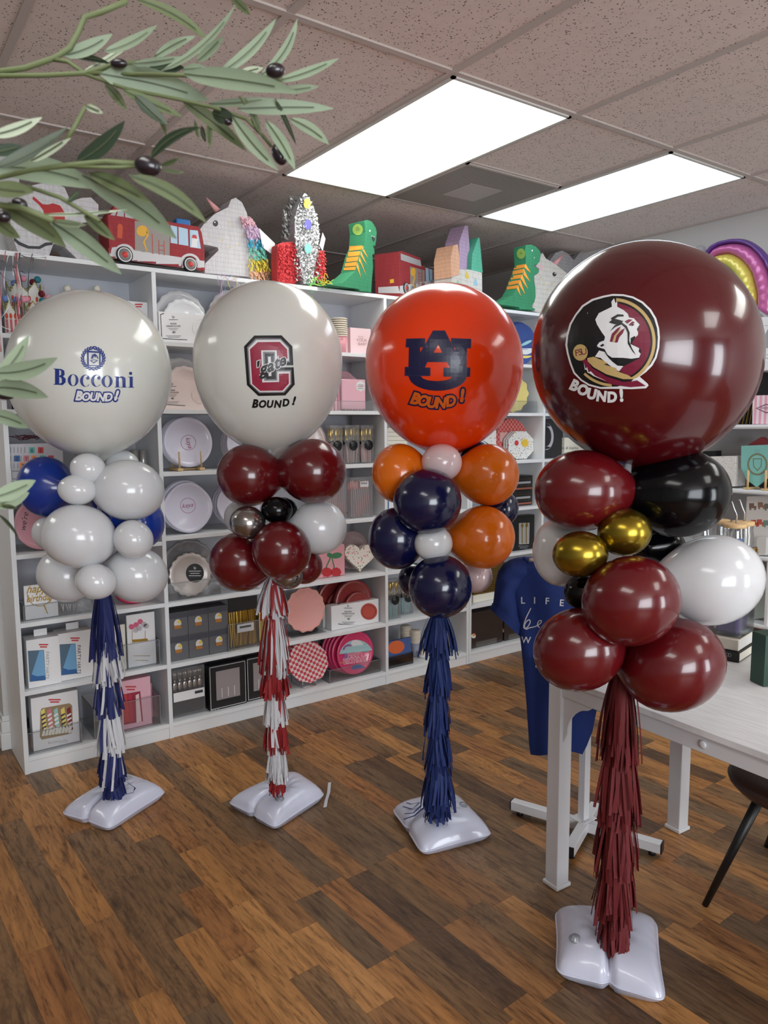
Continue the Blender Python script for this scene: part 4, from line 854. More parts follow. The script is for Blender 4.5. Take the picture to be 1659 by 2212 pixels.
ann('seal', o, [shape2d([ell(407, 956, 16.5, 16.5), ell(407, 956, 15.7, 15.7)]), text2d('kaya', 404, 957, 10, 75, .4)], mat('pink_script', (150, 60, 110), .5)); ann('price_sticker', o, [shape2d(quad(393, 1006, 414, 1013))], paper)
for k in range(4):
    plate_item('dinner_plate', f'grey-white dinner plate left of the maroon balloons, {("front", "second", "third", "back")[k]} of four', 'plate', 536-k*4, 970, 50, LV[3], .06+.014*k, lilac, .1, 0, well=.78, th=.006, group='dinner plates behind the red balloons')
o, c, R = plate_item('plate_pack', 'pale pink round plate above the right maroon balloon', 'plate', 668, 970, 46, LV[3], .10, mat('blush_plate', (224, 208, 204), .3, coat=.3), .1, .02, 16, .75)
# cutlery bags
goldp = mat('gold_plastic', (206, 178, 92), .22, .85); pinkh = mat('pink_handle', (224, 178, 172), .4); blk = blackc; tealh = mat('aqua_handle', (150, 200, 200), .4)
def cutlery(label, x0, x1, y0, zb, Y, mh, mt, group, yb=None, lab='oval'):
    yb = yb or y0+85; xc = (x0+x1)/2; ym = (y0+yb)/2; X0, X1 = atY(x0, ym, Y).x, atY(x1, ym, Y).x; zt = atY(xc, y0, Y).z; H = zt-zb; dp = .045
    t = thing('cutlery_pack', label, 'cutlery pack', ((X0+X1)/2, Y, zb), group); rnd = random.Random(int(x0))
    h = MB(); g = MB(); n = 9
    for i in range(n):
        x = X0+.006+(X1-X0-.012)*i/(n-1); xb = (X0+X1)/2+(x-(X0+X1)/2)*.75+rnd.uniform(-.004, .004); y = Y+.012+.02*rnd.random()
        h.tube([(xb, y, zb+.004), (x, y, zb+H*.55)], .0031, 6)
        zt_ = zt-.01-rnd.random()*.012; g.tube([(x, y, zb+H*.55), (x, y, zt_-.045)], [.0028, .0024], 6)
        if i % 2: g.ball((x, y, zt_-.025), .0085, .003, .02, n=8)
        else:
            for j in (-1.5, -.5, .5, 1.5): g.tube([(x, y, zt_-.048), (x+j*.0042, y, zt_-.036), (x+j*.0042, y, zt_)], .0013, 4)
    h.build('handles', mh, t); g.build('gold_heads', mt, t)
    MB().box(X0-.001, X1+.001, Y+.001, Y+dp-.003, zb+H*.50, zb+H*.56).build('band', blackc, t)
    s_ = MB().lathe([(min((X1-X0)*.42, .026), 0), (min((X1-X0)*.42, .026), .001)], ((X0+X1)/2+.006, Y-.001, zb+H*.47), (0, -1, 0), 24); o = s_.build('label', blackc, t)
    MB().box(X0, X1, Y, Y+dp, zb, zt).build('clear_bag', BAG, t, .003); return t, o
for x0, x1, nm in ((745, 777, 'middle of the three'), (781, 808, 'rightmost, beside the divider'), (713, 741, 'leftmost, touching the maroon balloon')):
    t, o = cutlery(f'gold cutlery with pink handles in a clear pack, {nm}', x0, x1, 918, LV[3], .06, pinkh, goldp, 'gold and pink cutlery packs', 1008)
# row 4: beaded plates, pink cutlery
for k, nm in ((2, 'rear'), (1, 'middle')): plate_item('charger_plate', f'beaded silver-white charger plate left of the red balloons, {nm} of three', 'plate', 402-k*5, 1094, 56, LV[4], .05+.018*k, lilac, .12, .018, 60, .82, group='beaded plates in the wide bay')
o, c, R = plate_item('charger_plate', 'front beaded white charger plate with a round signature seal', 'plate', 407, 1094, 54, LV[4], .05, lilac, .12, .018, 60, .82, group='beaded plates in the wide bay')
ann('seal', o, [shape2d([ell(406, 1092, 16.5, 16.5), ell(406, 1092, 15.7, 15.7)]), text2d('kaya', 405, 1096, 10, -8, .4)], mat('pink_script', (150, 60, 110), .5))
for k in range(3): plate_item('charger_plate', f'beaded plate peeping out left of the silver balloon, {("front", "middle", "rear")[k]} one', 'plate', 516-k*5, 1090, 50, LV[4], .07+.018*k, lilac, .12, .018, 60, .82, group='beaded plates behind the silver balloon')
def cut_bag(label, x0, x1, y0, y1, zb, Y, m, spoon, group):
    X0, X1 = atY(x0, (y0+y1)/2, Y).x, atY(x1, (y0+y1)/2, Y).x; zt = atY((x0+x1)/2, y0, Y).z; t = thing('cutlery_pack', label, 'cutlery pack', ((X0+X1)/2, Y, zb), group); h = MB(); n = 10
    for i in range(n):
        x = X0+.008+(X1-X0-.016)*i/(n-1); xt = X0+(x-X0)*.9; z = zt-.035+.004*(i % 3)
        h.tube([(x, Y+.02, zb+.004), (xt, Y+.02, z-.03)], .0026, 6)
        if spoon: h.ball((xt-.004, Y+.02, z-.012), .0075, .004, .022, n=8)
    h.build('utensils', m, t); o = MB().box(X0, X1, Y, Y+.04, zb, zt).build('clear_bag', BAG, t, .004); return t, o
t, o = cut_bag('bag of pink plastic spoons with a barcode sticker, fourth shelf by the divider', 756, 806, 1030, 1120, LV[4], .05, mat('pink_plastic', (226, 164, 160), .35), True, 'pink cutlery bags')
ann('barcode_sticker', o, [shape2d(quad(778, 1040, 796, 1052, -1))], paper); ann('barcode', o, [shape2d(quad(780+k*2, 1042, 781+k*2, 1046)) for k in range(7)], ink, .0014)
t, o = cut_bag('bag of pink plastic knives left of the pink spoons', 706, 752, 1030, 1120, LV[4], .07, mat('pink_plastic', (226, 164, 160), .35), False, 'pink cutlery bags')
# row 5: scalloped silver plate in bin, cherry bag, floral heart plates
o, c, R = plate_item('plate_pack', 'large clear scalloped plate standing in a grey acrylic bin behind the red balloons', 'plate pack', 408, 1228, 60, LV[5], .09, clearmat('smoke_clear', (.8, .8, .8), .4, .15, .25, (170, 168, 170)), .1, .03, 16, .8)
plate_item('inner_plate', None, '', 411, 1238, 47, LV[5], .062, mat('champagne_plate', (196, 186, 180), .3, .2), .1, .035, 18, .72, parent=o)
k_ = [q_ for q_ in o.children][0]; ann('black_seal', k_, [shape2d([ell(421, 1238, 19.5, 20.5)])], blackc); ann('seal_text', k_, [lines2d(408, 434, (1233, 1238, 1243), 1.2), text2d('lp', 421, 1229, 6)], paper, .0014)
bin_item('smoky acrylic bin around the large scalloped plate', 343, 478, 1256, LV[5], .028, .15, y1=1294)
bin_item('flat clear acrylic tray hidden below the maroon balloons', 478, 562, 1280, LV[5], .03, .12, y1=1290)
o = box_item('cherry_gift_bag', 'pink bag with two red cherries and green leaves beside the back maroon balloon', 'bag', 684, 745, 1178, LV[5], .06, .045, mat('blush_bag', (216, 150, 158), .45), y1=1246, bev=.004)
ann('cherry_leaves', o, [shape2d([ell(727, 1200, 12, 6.5, 16, -10)]), shape2d([ell(712, 1199, 6, 5, 14, 20)]), shape2d([[(713, 1203), (716, 1203), (704, 1230), (701, 1230)]]), shape2d([[(716, 1203), (718, 1203), (724, 1228), (721, 1228)]])], grn)
for x, y in ((706, 1236), (726, 1236), (690, 1244)): ann('cherry', o, [shape2d([[(x+11*(1+.05*math.cos(t_*9))*math.cos(t_), y+10*(1+.05*math.cos(t_*9))*math.sin(t_)) for t_ in [2*PI*k/40 for k in range(40)]]])], mat('cherry_red', (180, 36, 46), .6), .0015)
def heart(cx, cy, s, n=40): return [(cx+s*(16*math.sin(t)**3)/16, cy-s*(13*math.cos(t)-5*math.cos(2*t)-2*math.cos(3*t)-math.cos(4*t))/16) for t in [2*PI*k/n for k in range(n)]]
def hslab(name, cx, cy, s, Y, zb, dep, m, parent=None, cut=None, pts=None):
    P = [atY(x, y, Y) for x, y in (pts or heart(cx, cy, s))]; lo = min(p.z for p in P)
    sx_ = shiftx(min(p.x for p in P), max(p.x for p in P))
    for p in P: p.z += zb-lo+.0005; p.x += sx_
    return MB().prism(P, (0, dep, 0)).build(name, m, parent, .0015)
flor = mat('floral_print', (222, 212, 202), .5); N, L = nt(flor); vv = N.new('ShaderNodeTexVoronoi'); vv.inputs['Scale'].default_value = 85; L.new(posnode(flor), vv.inputs[0]); s__ = N.new('ShaderNodeSeparateColor'); L.new(vv.outputs['Color'], s__.inputs[0])
L.new(mixc(flor, math_(flor, 'LESS_THAN', vv.outputs['Distance'], .36), rgb((226, 216, 206)), ramp(flor, s__.outputs[0], [(0, rgb((206, 110, 116))), (.35, rgb((120, 150, 110))), (.6, rgb((226, 180, 170))), (.8, rgb((222, 214, 200)))], 'CONSTANT')), bsdf(flor).inputs['Base Color'])
o = hslab('plate_pack', 778, 1210, 33, .07, LV[5], .03, flor); tag(o, 'heart shaped floral plates in a clear pack, left of the navy balloon', 'plate pack')
ann('gold_label', o, [shape2d([[(783, 1213), (807, 1209), (808, 1219), (784, 1224)]])], gold, .001); ann('pink_label', o, [shape2d([[(785, 1214.5), (805.5, 1211), (806, 1217.5), (786, 1222)]])], pinkp, .0016)
o, c, R = plate_item('plate_pack', 'clear pack of pale plates behind the floral heart plates', 'plate pack', 764, 1190, 42, LV[5], .15, clearmat('rose_clear', (.9, .82, .82), .3, .1, .3, (216, 190, 190)), .1, .02, 30, .8)
# row 6: small glass boxes 3 x 2, gold fringe, scalloped pink plate, maroon plates
gb = greycard; gbt = mat('slate_card', (64, 66, 74), .5); done = None
for r_ in range(2):
    for k in range(3):
        x0 = (362, 388.5, 425.5)[k]; x1 = (387.5, 424.5, 462)[k]; zb_ = LV[6]+r_*.112; Y = .055-.006*k
        X0, X1 = atY(x0, 1370, Y).x, atY(x1, 1370, Y).x
        X0 = .6215+k*.098; X1 = X0+.096
        o = MB().box(X0, X1, .04, .13, zb_+.0003, zb_+.1115).build('glass_box', gb, bevel=.0008)
        tag(o, f'small grey box printed with a yellow drink, {("left", "middle", "right")[k]} column, {("lower", "upper")[r_]} row', 'box', 'small grey drink glass boxes')
        f1 = MB().box(X0+.002, X1-.002, .0392, .0396, zb_+.084, zb_+.110).build('dark_band', gbt, o)
        tx = Vector(((X0+X1)/2, .0388, zb_+.048)); MB().ball(tx+Vector((0, 0, .012)), .017, .0012, .020, n=12).build('glass_motif', mat('print_glass', (206, 204, 200), .4), o)
        MB().ball(tx+Vector((.006, -.0008, .020)), .009, .001, .008, n=10).build('lemon_motif', mat('print_yellow', (222, 190, 70), .4), o); MB().box(tx.x-.016, tx.x+.015, .0376, .038, tx.z-.012, tx.z+.004).build('drink_motif', mat('print_amber', (170, 112, 50), .4), o)
t = thing('fringe_pack', 'pack of gold tinsel fringe with a black header card, standing in a clear bin', 'fringe pack', (1.05, .08, LV[6]))
X0, X1 = atY(492, 1370, .06).x, atY(556, 1370, .06).x; zt = atY(520, 1312, .06).z; mb = MB(); rnd = random.Random(5)
for i in range(90):
    x = X0+(X1-X0)*rnd.random(); y = .06+rnd.random()*.035; mb.strip([(x, y, zt), (x+rnd.uniform(-.006, .006), y-.004, (zt+LV[6])/2), (x+rnd.uniform(-.008, .008), y, LV[6]+.006)], Vector((.0022, rnd.uniform(-.002, .002), 0)))
mb.build('gold_strands', mat('gold_tinsel', (196, 160, 74), .28, .95), t, norm=False)
o = MB().box(X0+.004, X1, .052, .056, zt-.015, zt+.05).build('header_card', blackc, t); 
o = MB().box((X0+X1)/2-.03, X1-.02, .054, .0555, LV[6]+.075, LV[6]+.115).build('price_label', paper, t); MB().box((X0+X1)/2-.018, X1-.035, .0532, .0538, LV[6]+.095, LV[6]+.105).build('barcode', ink, t)
o = box_item('fringe_pack', 'gold foil cake fringe with a burgundy label, right half hidden by the red tassel', 'fringe pack', 560, 598, 1320, LV[6], .07, .05, goldp, y1=1400, bev=.006)
ann('burgundy_label', o, [shape2d(quad(552, 1380, 600, 1394, -5))], marc)
bin_item('clear acrylic bin with the gold fringe packs', 493, 610, 1340, LV[6], .03, .15, y1=1400)
o, c, R = plate_item('paper_plate', 'large pink scalloped plate with a gold rim, right of the red and white tassel', 'plate', 660, 1316, 48, LV[6]+.006, .08, mat('salmon_plate', (222, 158, 150), .45), .12, .035, 14, .8, .014)
plate_item('gold_rim', None, '', 660, 1316, 48.6, LV[6]+.005, .084, goldp, .12, .035, 14, .9, .008, parent=o)
MB().box(c.x-.10, c.x+.10, .045, .16, LV[6], LV[6]+.004).build('clear_stand', CLEAR, o)
def maroon_pack(label, x0, x1, ybox, ypl, zb, Y, front):
    X0, X1 = atY(x0, ybox+40, Y).x, atY(x1, ybox+40, Y).x; t = thing('plate_pack', label, 'plate pack', ((X0+X1)/2, Y, zb), 'maroon plate packs')
    cx = (x0+x1)/2-2; R = pxw(48, Y+.03, cx, 1300); c = atY(cx, 1298, Y+.04); c.z = zb+R*1.0+.004; c.x += shiftx(c.x-R, c.x+R)
    plate_mb(c, R, .08, 0, 10, .72, .03).build('large_plate', mat('maroon_plate', (134, 50, 50), .28, coat=.4), t)
    c2 = c+Vector((.012, -.02, 0)); c2.z = zb+R*.72+.006; plate_mb(c2, R*.72, .08, 0, 10, .72, .018).build('small_plate', mat('brick_plate', (140, 52, 48), .3, coat=.4), t)
    b = MB().box(X0, X1, Y, Y+.055, zb, atY(cx, ybox, Y).z).build('sleeve', paper, t, .001); return t, b
maroon_pack('pack of maroon plates in a white sleeve, behind and left of the front pack', 698, 760, 1310, 1260, LV[6], .12, False)
t, b = maroon_pack('front pack of maroon plates in a white sleeve with a round red picture', 716, 818, 1302, 1258, LV[6], .05, True)
label_box(b, 728, 776, 1300, 1352, 'r')
ann('photo_print', b, [shape2d([ell(797, 1321, 18, 18)])], mat('red_plate_print', (180, 72, 60), .5)); ann('photo_rim', b, [shape2d([ell(797, 1321, 14.5, 14.5), ell(797, 1321, 13.5, 13.5)])], marc, .0014)
# row 7 (bottom): forks, black boxes, gingham plate, pink plates
t = thing('cutlery_pack', 'clear box of silver plastic forks and spoons with a white label, bottom shelf', 'cutlery pack', (.70, .06, LV[7]))
X0, X1 = .636, .792; Y = .045; zt = LV[7]+.225; MB().box(X0+.004, X1-.004, Y+.03, Y+.075, LV[7]+.002, zt-.07).build('dark_lower_part', blackc, t)
h = MB()
for i in range(6):
    x = X0+.018+i*.024; h.ball((x, Y+.018, LV[7]+.14), .0105, .004, .022, n=8); h.tube([(x, Y+.018, LV[7]+.16), (x, Y+.018, LV[7]+.175)], .005, 6)
    for j in (-1.5, -.5, .5, 1.5): h.tube([(x+j*.0035, Y+.018, LV[7]+.172), (x+j*.0048, Y+.018, LV[7]+.215)], .0014, 4)
h.build('fork_heads', mat('silver_plastic', (200, 190, 182), .2, .9), t)
lb = MB().box(X0+.004, X1-.004, Y+.0006, Y+.0012, LV[7]+.075, LV[7]+.118).build('label', paper, t); MB().box(X0+.105, X1-.012, Y, Y+.0005, LV[7]+.095, LV[7]+.108).build('barcode', ink, t)
MB().box(X0, X1, Y+.0015, Y+.085, LV[7]+.0005, zt).build('clear_case', BAG, t, .002)
ann('label_text', lb, [text2d('Plastic Fork', 379, 1522, 4, -9, 0, .03, 'LEFT'), lines2d(380, 396, (1514, 1527), 1, -1)], ink)
for (X0, X1, nm, Y) in ((.806, .994, 'left box with its full window showing', .03), (1.002, 1.19, 'right box half hidden by the tassel', .04)):
    zt = LV[7]+.215; o = MB().box(X0, X1, Y, Y+.055, LV[7], zt).build('champagne_flute_box', blackc, bevel=.001); tag(o, f'black plastic champagne flutes box, {nm}', 'box', 'black flute boxes')
    fr = MB(); a, b_, c_, d_ = X0+.004, X1-.004, LV[7]+.006, zt-.005
    for q_ in ((a, b_, c_, c_+.002), (a, b_, d_-.002, d_), (a, a+.002, c_, d_), (b_-.002, b_, c_, d_)): fr.box(q_[0], q_[1], Y-.0008, Y-.0002, q_[2], q_[3])
    fr.build('white_border', paper, o)
    MB().box(X0+.034, X1-.034, Y-.0006, Y-.0001, LV[7]+.045, zt-.03).build('window', mat('window_insert', (150, 142, 144), .15, coat=.6), o)
    for k in range(3):
        x = X0+.062+k*.032; MB().box(x-.0012, x+.0012, Y-.0012, Y-.0007, LV[7]+.055, LV[7]+.1).build('flute_stem_print', paper, o)
    pc = ((X0+X1)/2); cu = text2d('PLASTIC CHAMPAGNE FLUTES', 487 if X0 < .9 else 585, 1533-(0 if X0 < .9 else 14), 4.6, -11, 0, .02); ann('lettering', o, [cu, text2d('4 PACK', 488 if X0 < .9 else 586, 1541-(0 if X0 < .9 else 14), 4, -11, 0, .02)], paper)
ging = mat('gingham_red', (214, 70, 82), .5); N, L = nt(ging); ch = N.new('ShaderNodeTexChecker'); ch.inputs['Scale'].default_value = 62
mpg = posnode(ging, (1, 0, 1), (0, math.radians(12), 0)); L.new(mpg, ch.inputs[0]); ch.inputs[1].default_value = rgb((206, 66, 78)); ch.inputs[2].default_value = rgb((228, 208, 208)); L.new(ch.outputs[0], bsdf(ging).inputs['Base Color'])
def octo(cx, cy, r, n=10, rot=.1, sy=1): return [(cx+r*math.cos(2*PI*k/n+rot), cy+r*sy*math.sin(2*PI*k/n+rot)) for k in range(n)]
o = hslab('paper_plate_pack', 0, 0, 0, .055, LV[7]+.012, .03, ging, pts=octo(666, 1439, 44, 10, .15, 1.05)); tag(o, 'red and white gingham paper plates in a wire stand, right of the red tassel', 'plate pack')
ann('sticker', o, [shape2d([[(678, 1388), (694, 1386), (697, 1402), (688, 1403)]])], pinkp)
wr = MB(); c = Vector(ORG[o.name])
for s_ in (-.045, .035): wr.tube([(c.x+s_, .04, LV[7]+.035), (c.x+s_, .045, LV[7]+.003), (c.x+s_, .16, LV[7]+.003), (c.x+s_, .17, LV[7]+.12)], .0018, 6)
wr.tube([(c.x-.045, .045, LV[7]+.003), (c.x+.035, .045, LV[7]+.003)], .0018, 6)
w_ = wr.build('wire_easel', steel); tag(w_, 'small wire easel under the gingham plates', 'easel')
pkr = mat('magenta_rim', (214, 60, 110), .3, coat=.4)
for k in range(4):
    plate_item('party_plate', f'pink-rimmed birthday plate in the bottom bin, {("second", "third", "fourth", "rearmost")[k]} from the front', 'plate', 757-k*7, 1420+k*.5, 47, LV[7]+.004, .085+.022*k, pkr, .1, 0, well=.8, th=.012, group='pink birthday plates')
o, c, R = plate_item('party_plate', 'front pink-rimmed plate reading happy birthday over colourful shapes', 'plate', 768, 1421, 47, LV[7]+.004, .060, pkr, .1, 0, well=.8, th=.012, group='pink birthday plates')
ann('picture', o, [shape2d([ell(770, 1422, 38, 40)])], mat('mint_print', (160, 196, 200), .5), .001)
for (x, y, rx, ry, m_) in ((772, 1392, 14, 9, 'w'), (796, 1420, 11, 22, 'o'), (742, 1440, 12, 10, 'o'), (775, 1447, 16, 12, 'b'), (752, 1405, 12, 14, 'p'), (790, 1400, 9, 9, 't'), (748, 1425, 8, 8, 'p')):
    ann('colour_patch', o, [shape2d([ell(x, y, rx, ry, 16, 20)])], {'w': whp, 'o': mat('tan_print', (200, 130, 90), .5), 'b': mat('denim_print', (70, 96, 150), .5), 'p': mat('violet_print', (150, 90, 150), .5), 't': tealc}[m_], .0014)
for y, s_, w_ in ((1418, 11, 'HAPPY'), (1431, 11, 'BIRTHDAY')):
    ann('lettering_outline', o, [text2d(w_, 768, y, s_, -8, 0, .09, sx=.72)], paper, .0020); ann('lettering', o, [text2d(w_, 768, y, s_, -8, 0, .02, sx=.72)], pkr, .0026)
o = box_item('napkin_pack', 'purple patterned party pack between the gingham and the pink plates', 'party pack', 700, 724, 1398, LV[7]+.004, .232, .07, mat('plum_print', (120, 84, 118), .4), y1=1460, bev=.008)
bin_item('clear acrylic bin holding the pink birthday plates', 712, 823, 1436, LV[7], .028, .2, y1=1478)
# ================================================================== third bay
def ybar(x, y): return atY(x, y, .06)
o = box_item('napkin_stack', 'stack of white folded napkins between the ivory and orange balloons', 'napkins', 837, 880, 924, LV[3], .06, .12, cream, y1=990)
for k in range(6): ann('fold_line', o, [shape2d(quad(838, 933+k*9, 878, 934+k*9))], greyink)
o = box_item('blue_label_box', 'white box with blue edges beside the left orange balloon', 'box', 836, 852, 1080, LV[4], .06, .08, paper, y1=1108); ann('blue_edge', o, [shape2d(quad(837, 1082, 840, 1106))], bluedk)
for x0, x1, nm, Y in ((838, 866, 'front one', .05), (869, 893, 'one partly behind the navy balloon', .09)): cutlery(f'gold cutlery with aqua handles in a clear tube, {nm}', x0, x1, 1252, LV[6], Y, tealh, goldp, 'gold and aqua cutlery packs', 1334)
o = box_item('party_pack', 'blue square party plate pack with an orange blob picture, third bay bottom', 'plate pack', 836, 888, 1382, LV[7]+.035, .05, .02, mat('party_blue', (70, 96, 150), .4), y1=1440, bev=.003)
ann('picture', o, [shape2d([[(838, 1392), (880, 1380), (890, 1430), (845, 1438)]])], mat('sky_print', (126, 172, 206), .4)); ann('orange_blob', o, [shape2d([ell(856, 1398, 18, 14, 18, -15)])], mat('fish_orange', (214, 104, 60), .4), .0014)
ann('gold_label', o, [shape2d([[(862, 1420), (884, 1415), (885, 1427), (863, 1431)]])], gold, .0014); ann('label_panel', o, [shape2d([[(864, 1421), (882, 1417), (883, 1425.5), (864.5, 1429)]])], mat('sky_print', (126, 172, 206), .4), .002)
bin_item('dark tinted bin below the blue party plate pack', 834, 893, 1415, LV[7], .035, .14, y1=1448, m=clearmat('dark_tint', (.42, .43, .48), .4, .1))
for k, (cx, yt, nm) in enumerate(((876, 1352, 'behind the blue plate pack'), (897, 1362, 'left of the navy tassel'))):
    cup_stack(f'stack of white party cups {nm}', cx, yt, LV[7], .17-.04*k, 11, 10, mat('navy_print_cup', (150, 156, 176), .5), 'white party cups')
cup_stack('short stack of white paper cups beside the navy tassel, bottom shelf', 914, 1405, LV[7], .09, 13, 6, paper, 'white party cups')
# ================================================================== right-hand bookcase
zD = lambda i: LA[i+1]
def oval(cx, cy, rx, ry, Y, zb, dep, m, name, parent=None): return hslab(name, 0, 0, 0, Y, zb, dep, m, parent, pts=ell(cx, cy, rx, ry, 36))
for k in range(2): tag(oval(1131-k*7, 728, 35, 47, .09+.02*k, zD(0), .012, mat('navy_rim_plate', (52, 76, 140), .4), 'oval_plate'), f'oval blue-edged plate behind the caviar plate, {("nearer", "farther")[k]} one', 'plate', 'oval plates')
o = oval(1135, 731, 33, 45, .07, zD(0), .014, mat('navy_rim_plate', (52, 76, 140), .4), 'oval_plate'); tag(o, 'front oval plate reading CAVIAR with a yellow scalloped edge', 'plate', 'oval plates')
ann('yellow_edge', o, [shape2d([ell(1135, 731, 32, 43, 36)])], yel); ann('white_panel', o, [shape2d([ell(1135, 728, 28, 38, 36)])], mat('shell_white', (214, 216, 218), .4), .0014)
for i, chh in enumerate('CAVIAR'):
    a = math.radians(-160+i*26); ann('lettering', o, [text2d(chh, 1134+25*math.cos(a), 731+29*math.sin(a), 8.5, math.degrees(a)+90, 0, .03)], bluedk, .002)
ann('small_text', o, [lines2d(1127, 1140, (719, 722), 1.1), text2d('fresh royal caviar', 1134, 735, 3.4, -22, .3), lines2d(1128, 1140, (754,), 1)], bluedk, .002); ann('fish_motif', o, [shape2d([ell(1137, 741, 13, 3.2, 16, -25)])], mat('aqua_print', (150, 200, 206), .4), .002)
o = hslab('scalloped_plate', 0, 0, 0, .08, zD(1), .02, mat('butter_plate', (226, 210, 130), .35, coat=.3), pts=[(1108+33*(1+.05*math.cos(t_*12))*math.cos(t_), 850+40*(1+.05*math.cos(t_*12))*math.sin(t_)) for t_ in [2*PI*k/72 for k in range(72)]]); tag(o, 'yellow scalloped plate in a clear bin between the orange and maroon balloons', 'plate')
bin_item('clear acrylic bin in front of the yellow scalloped plate', 1080, 1160, 866, zD(1), .03, .15, y1=884)
chk = mat('red_check', (190, 70, 66), .5); N, L = nt(chk); ch = N.new('ShaderNodeTexChecker'); ch.inputs['Scale'].default_value = 66; L.new(posnode(chk, (1, 0, 1)), ch.inputs[0]); ch.inputs[1].default_value = rgb((186, 64, 62)); ch.inputs[2].default_value = rgb((206, 130, 124)); L.new(ch.outputs[0], bsdf(chk).inputs['Base Color'])
o = hslab('paper_plate_pack', 0, 0, 0, .13, zD(2), .05, chk, pts=ell(1106, 948, 34, 44, 30)); tag(o, 'red check paper plates behind the white comic patterned plates', 'plate pack')
ann('label', o, [shape2d(quad(1080, 934, 1098, 954))], mat('pale_red_card', (214, 170, 166), .5))
com = mat('comic_print', (218, 218, 216), .5); N, L = nt(com); vv = N.new('ShaderNodeTexVoronoi'); vv.inputs['Scale'].default_value = 75; L.new(posnode(com), vv.inputs[0]); s__ = N.new('ShaderNodeSeparateColor'); L.new(vv.outputs['Color'], s__.inputs[0])
L.new(mixc(com, math_(com, 'LESS_THAN', vv.outputs['Distance'], math_(com, 'MULTIPLY', s__.outputs[1], .38)), rgb((222, 222, 220)), ramp(com, s__.outputs[0], [(0, rgb((60, 60, 66))), (.4, rgb((96, 160, 160))), (.55, rgb((206, 70, 80))), (.7, rgb((222, 190, 70))), (.85, rgb((60, 60, 66)))], 'CONSTANT')), bsdf(com).inputs['Base Color'])
for k in range(3): tag(hslab('paper_plate_pack', 0, 0, 0, .075+.018*k, zD(2), .010, com, pts=octo(1126-5*k, 957, 29, 8, .39, 1.12)), f'white comic patterned octagonal plates, {("front one with the cream label", "middle one", "rear one")[k]}', 'plate pack', 'comic patterned plates')
o = [q_ for q_ in bpy.data.objects if q_.get('label', '').startswith('white comic patterned octagonal plates, front')][0]
ann('label', o, [shape2d(quad(1131, 928, 1139, 948))], cream); ann('burst_motif', o, [shape2d([[(1134+(10 if k % 2 else 6)*math.cos(2*PI*k/20), 957+(11 if k % 2 else 7)*math.sin(2*PI*k/20)) for k in range(20)]])], mat('burst_yellow', (222, 186, 60), .5), .0012); ann('red_motif', o, [shape2d([ell(1116, 957, 4.5, 6, 12)])], redc, .0012)
o = box_item('napkin_pack', 'comic patterned white napkins just above the right orange balloon', 'napkins', 1036, 1072, 930, zD(2), .07, .05, com, y1=985)
for r_ in range(2):
    z = zD(3)+r_*.093; X0, X1 = atY(1113, 1050, .06).x, atY(1150, 1050, .06).x
    o = MB().box(X0, X1, .06, .17, z+.0004, z+.092).build('black_gift_box', blackc, bevel=.001); tag(o, f'black box with gold dashes, {("lower", "upper")[r_]} of two beside the maroon balloon', 'box', 'black boxes with gold stripes')
    for k in range(8):
        for zz in (.030, .066): MB().obox((X0+.006+k*(X1-X0-.01)/8, .0592, z+zz), (.006, 0, .004), (0, .0006, 0), (.002, 0, .003)).build('gold_dash', goldp, o)
    MB().box(X0+.008, X1-.016, .0594, .0598, z+.043, z+.056).build('lettering_block', greyink, o); MB().box(X0+.004, X1-.004, .0594, .0598, z+.008, z+.018).build('copper_band', mat('copper_print', (150, 84, 66), .4), o)
o = box_item('cutlery_set_box', 'black window box with gold spoon and fork, beside the navy balloon', 'box', 1108, 1154, 1114, zD(4), .05, .05, blackc, y1=1190)
ann('window', o, [shape2d([[(1121, 1130), (1144, 1129), (1143, 1175), (1121, 1176)]])], mat('grey_insert', (160, 158, 156), .4))
ann('gold_utensils', o, [shape2d([ell(1128, 1135, 3, 5, 12)]), shape2d(quad(1127, 1138, 1129, 1174)), shape2d(quad(1136, 1134, 1138, 1174)), shape2d([ell(1138, 1134, 3, 5, 12)])], goldp, .0014); ann('lettering', o, [lines2d(1120, 1142, (1179, 1183), 1.2)], greyink)
lat = mat('gold_lattice', (196, 160, 80), .3, .9); N, L = nt(lat); ch = N.new('ShaderNodeTexChecker'); ch.inputs['Scale'].default_value = 150; L.new(posnode(lat, (1, 1, 1), (.4, .78, .3)), ch.inputs[0]); ch.inputs[1].default_value = rgb((206, 170, 90)); ch.inputs[2].default_value = rgb((60, 52, 40)); L.new(ch.outputs[0], bsdf(lat).inputs['Base Color'])
t = thing('lattice_gift_box', 'white box with a gold lattice top beside the blue shirt sleeve', 'box', (2.55, .1, zD(5)))
X0, X1 = atY(1022, 1300, .05).x, atY(1100, 1280, .05).x; za, zb_ = zD(5), atY(1050, 1282, .05).z; MB().box(X0, X1, .05, .2, za, zb_).build('body', cream, t, .001)
MB().box(X0+.01, X1, .06, .19, zb_, atY(1060, 1222, .05).z).build('lattice_block', lat, t)
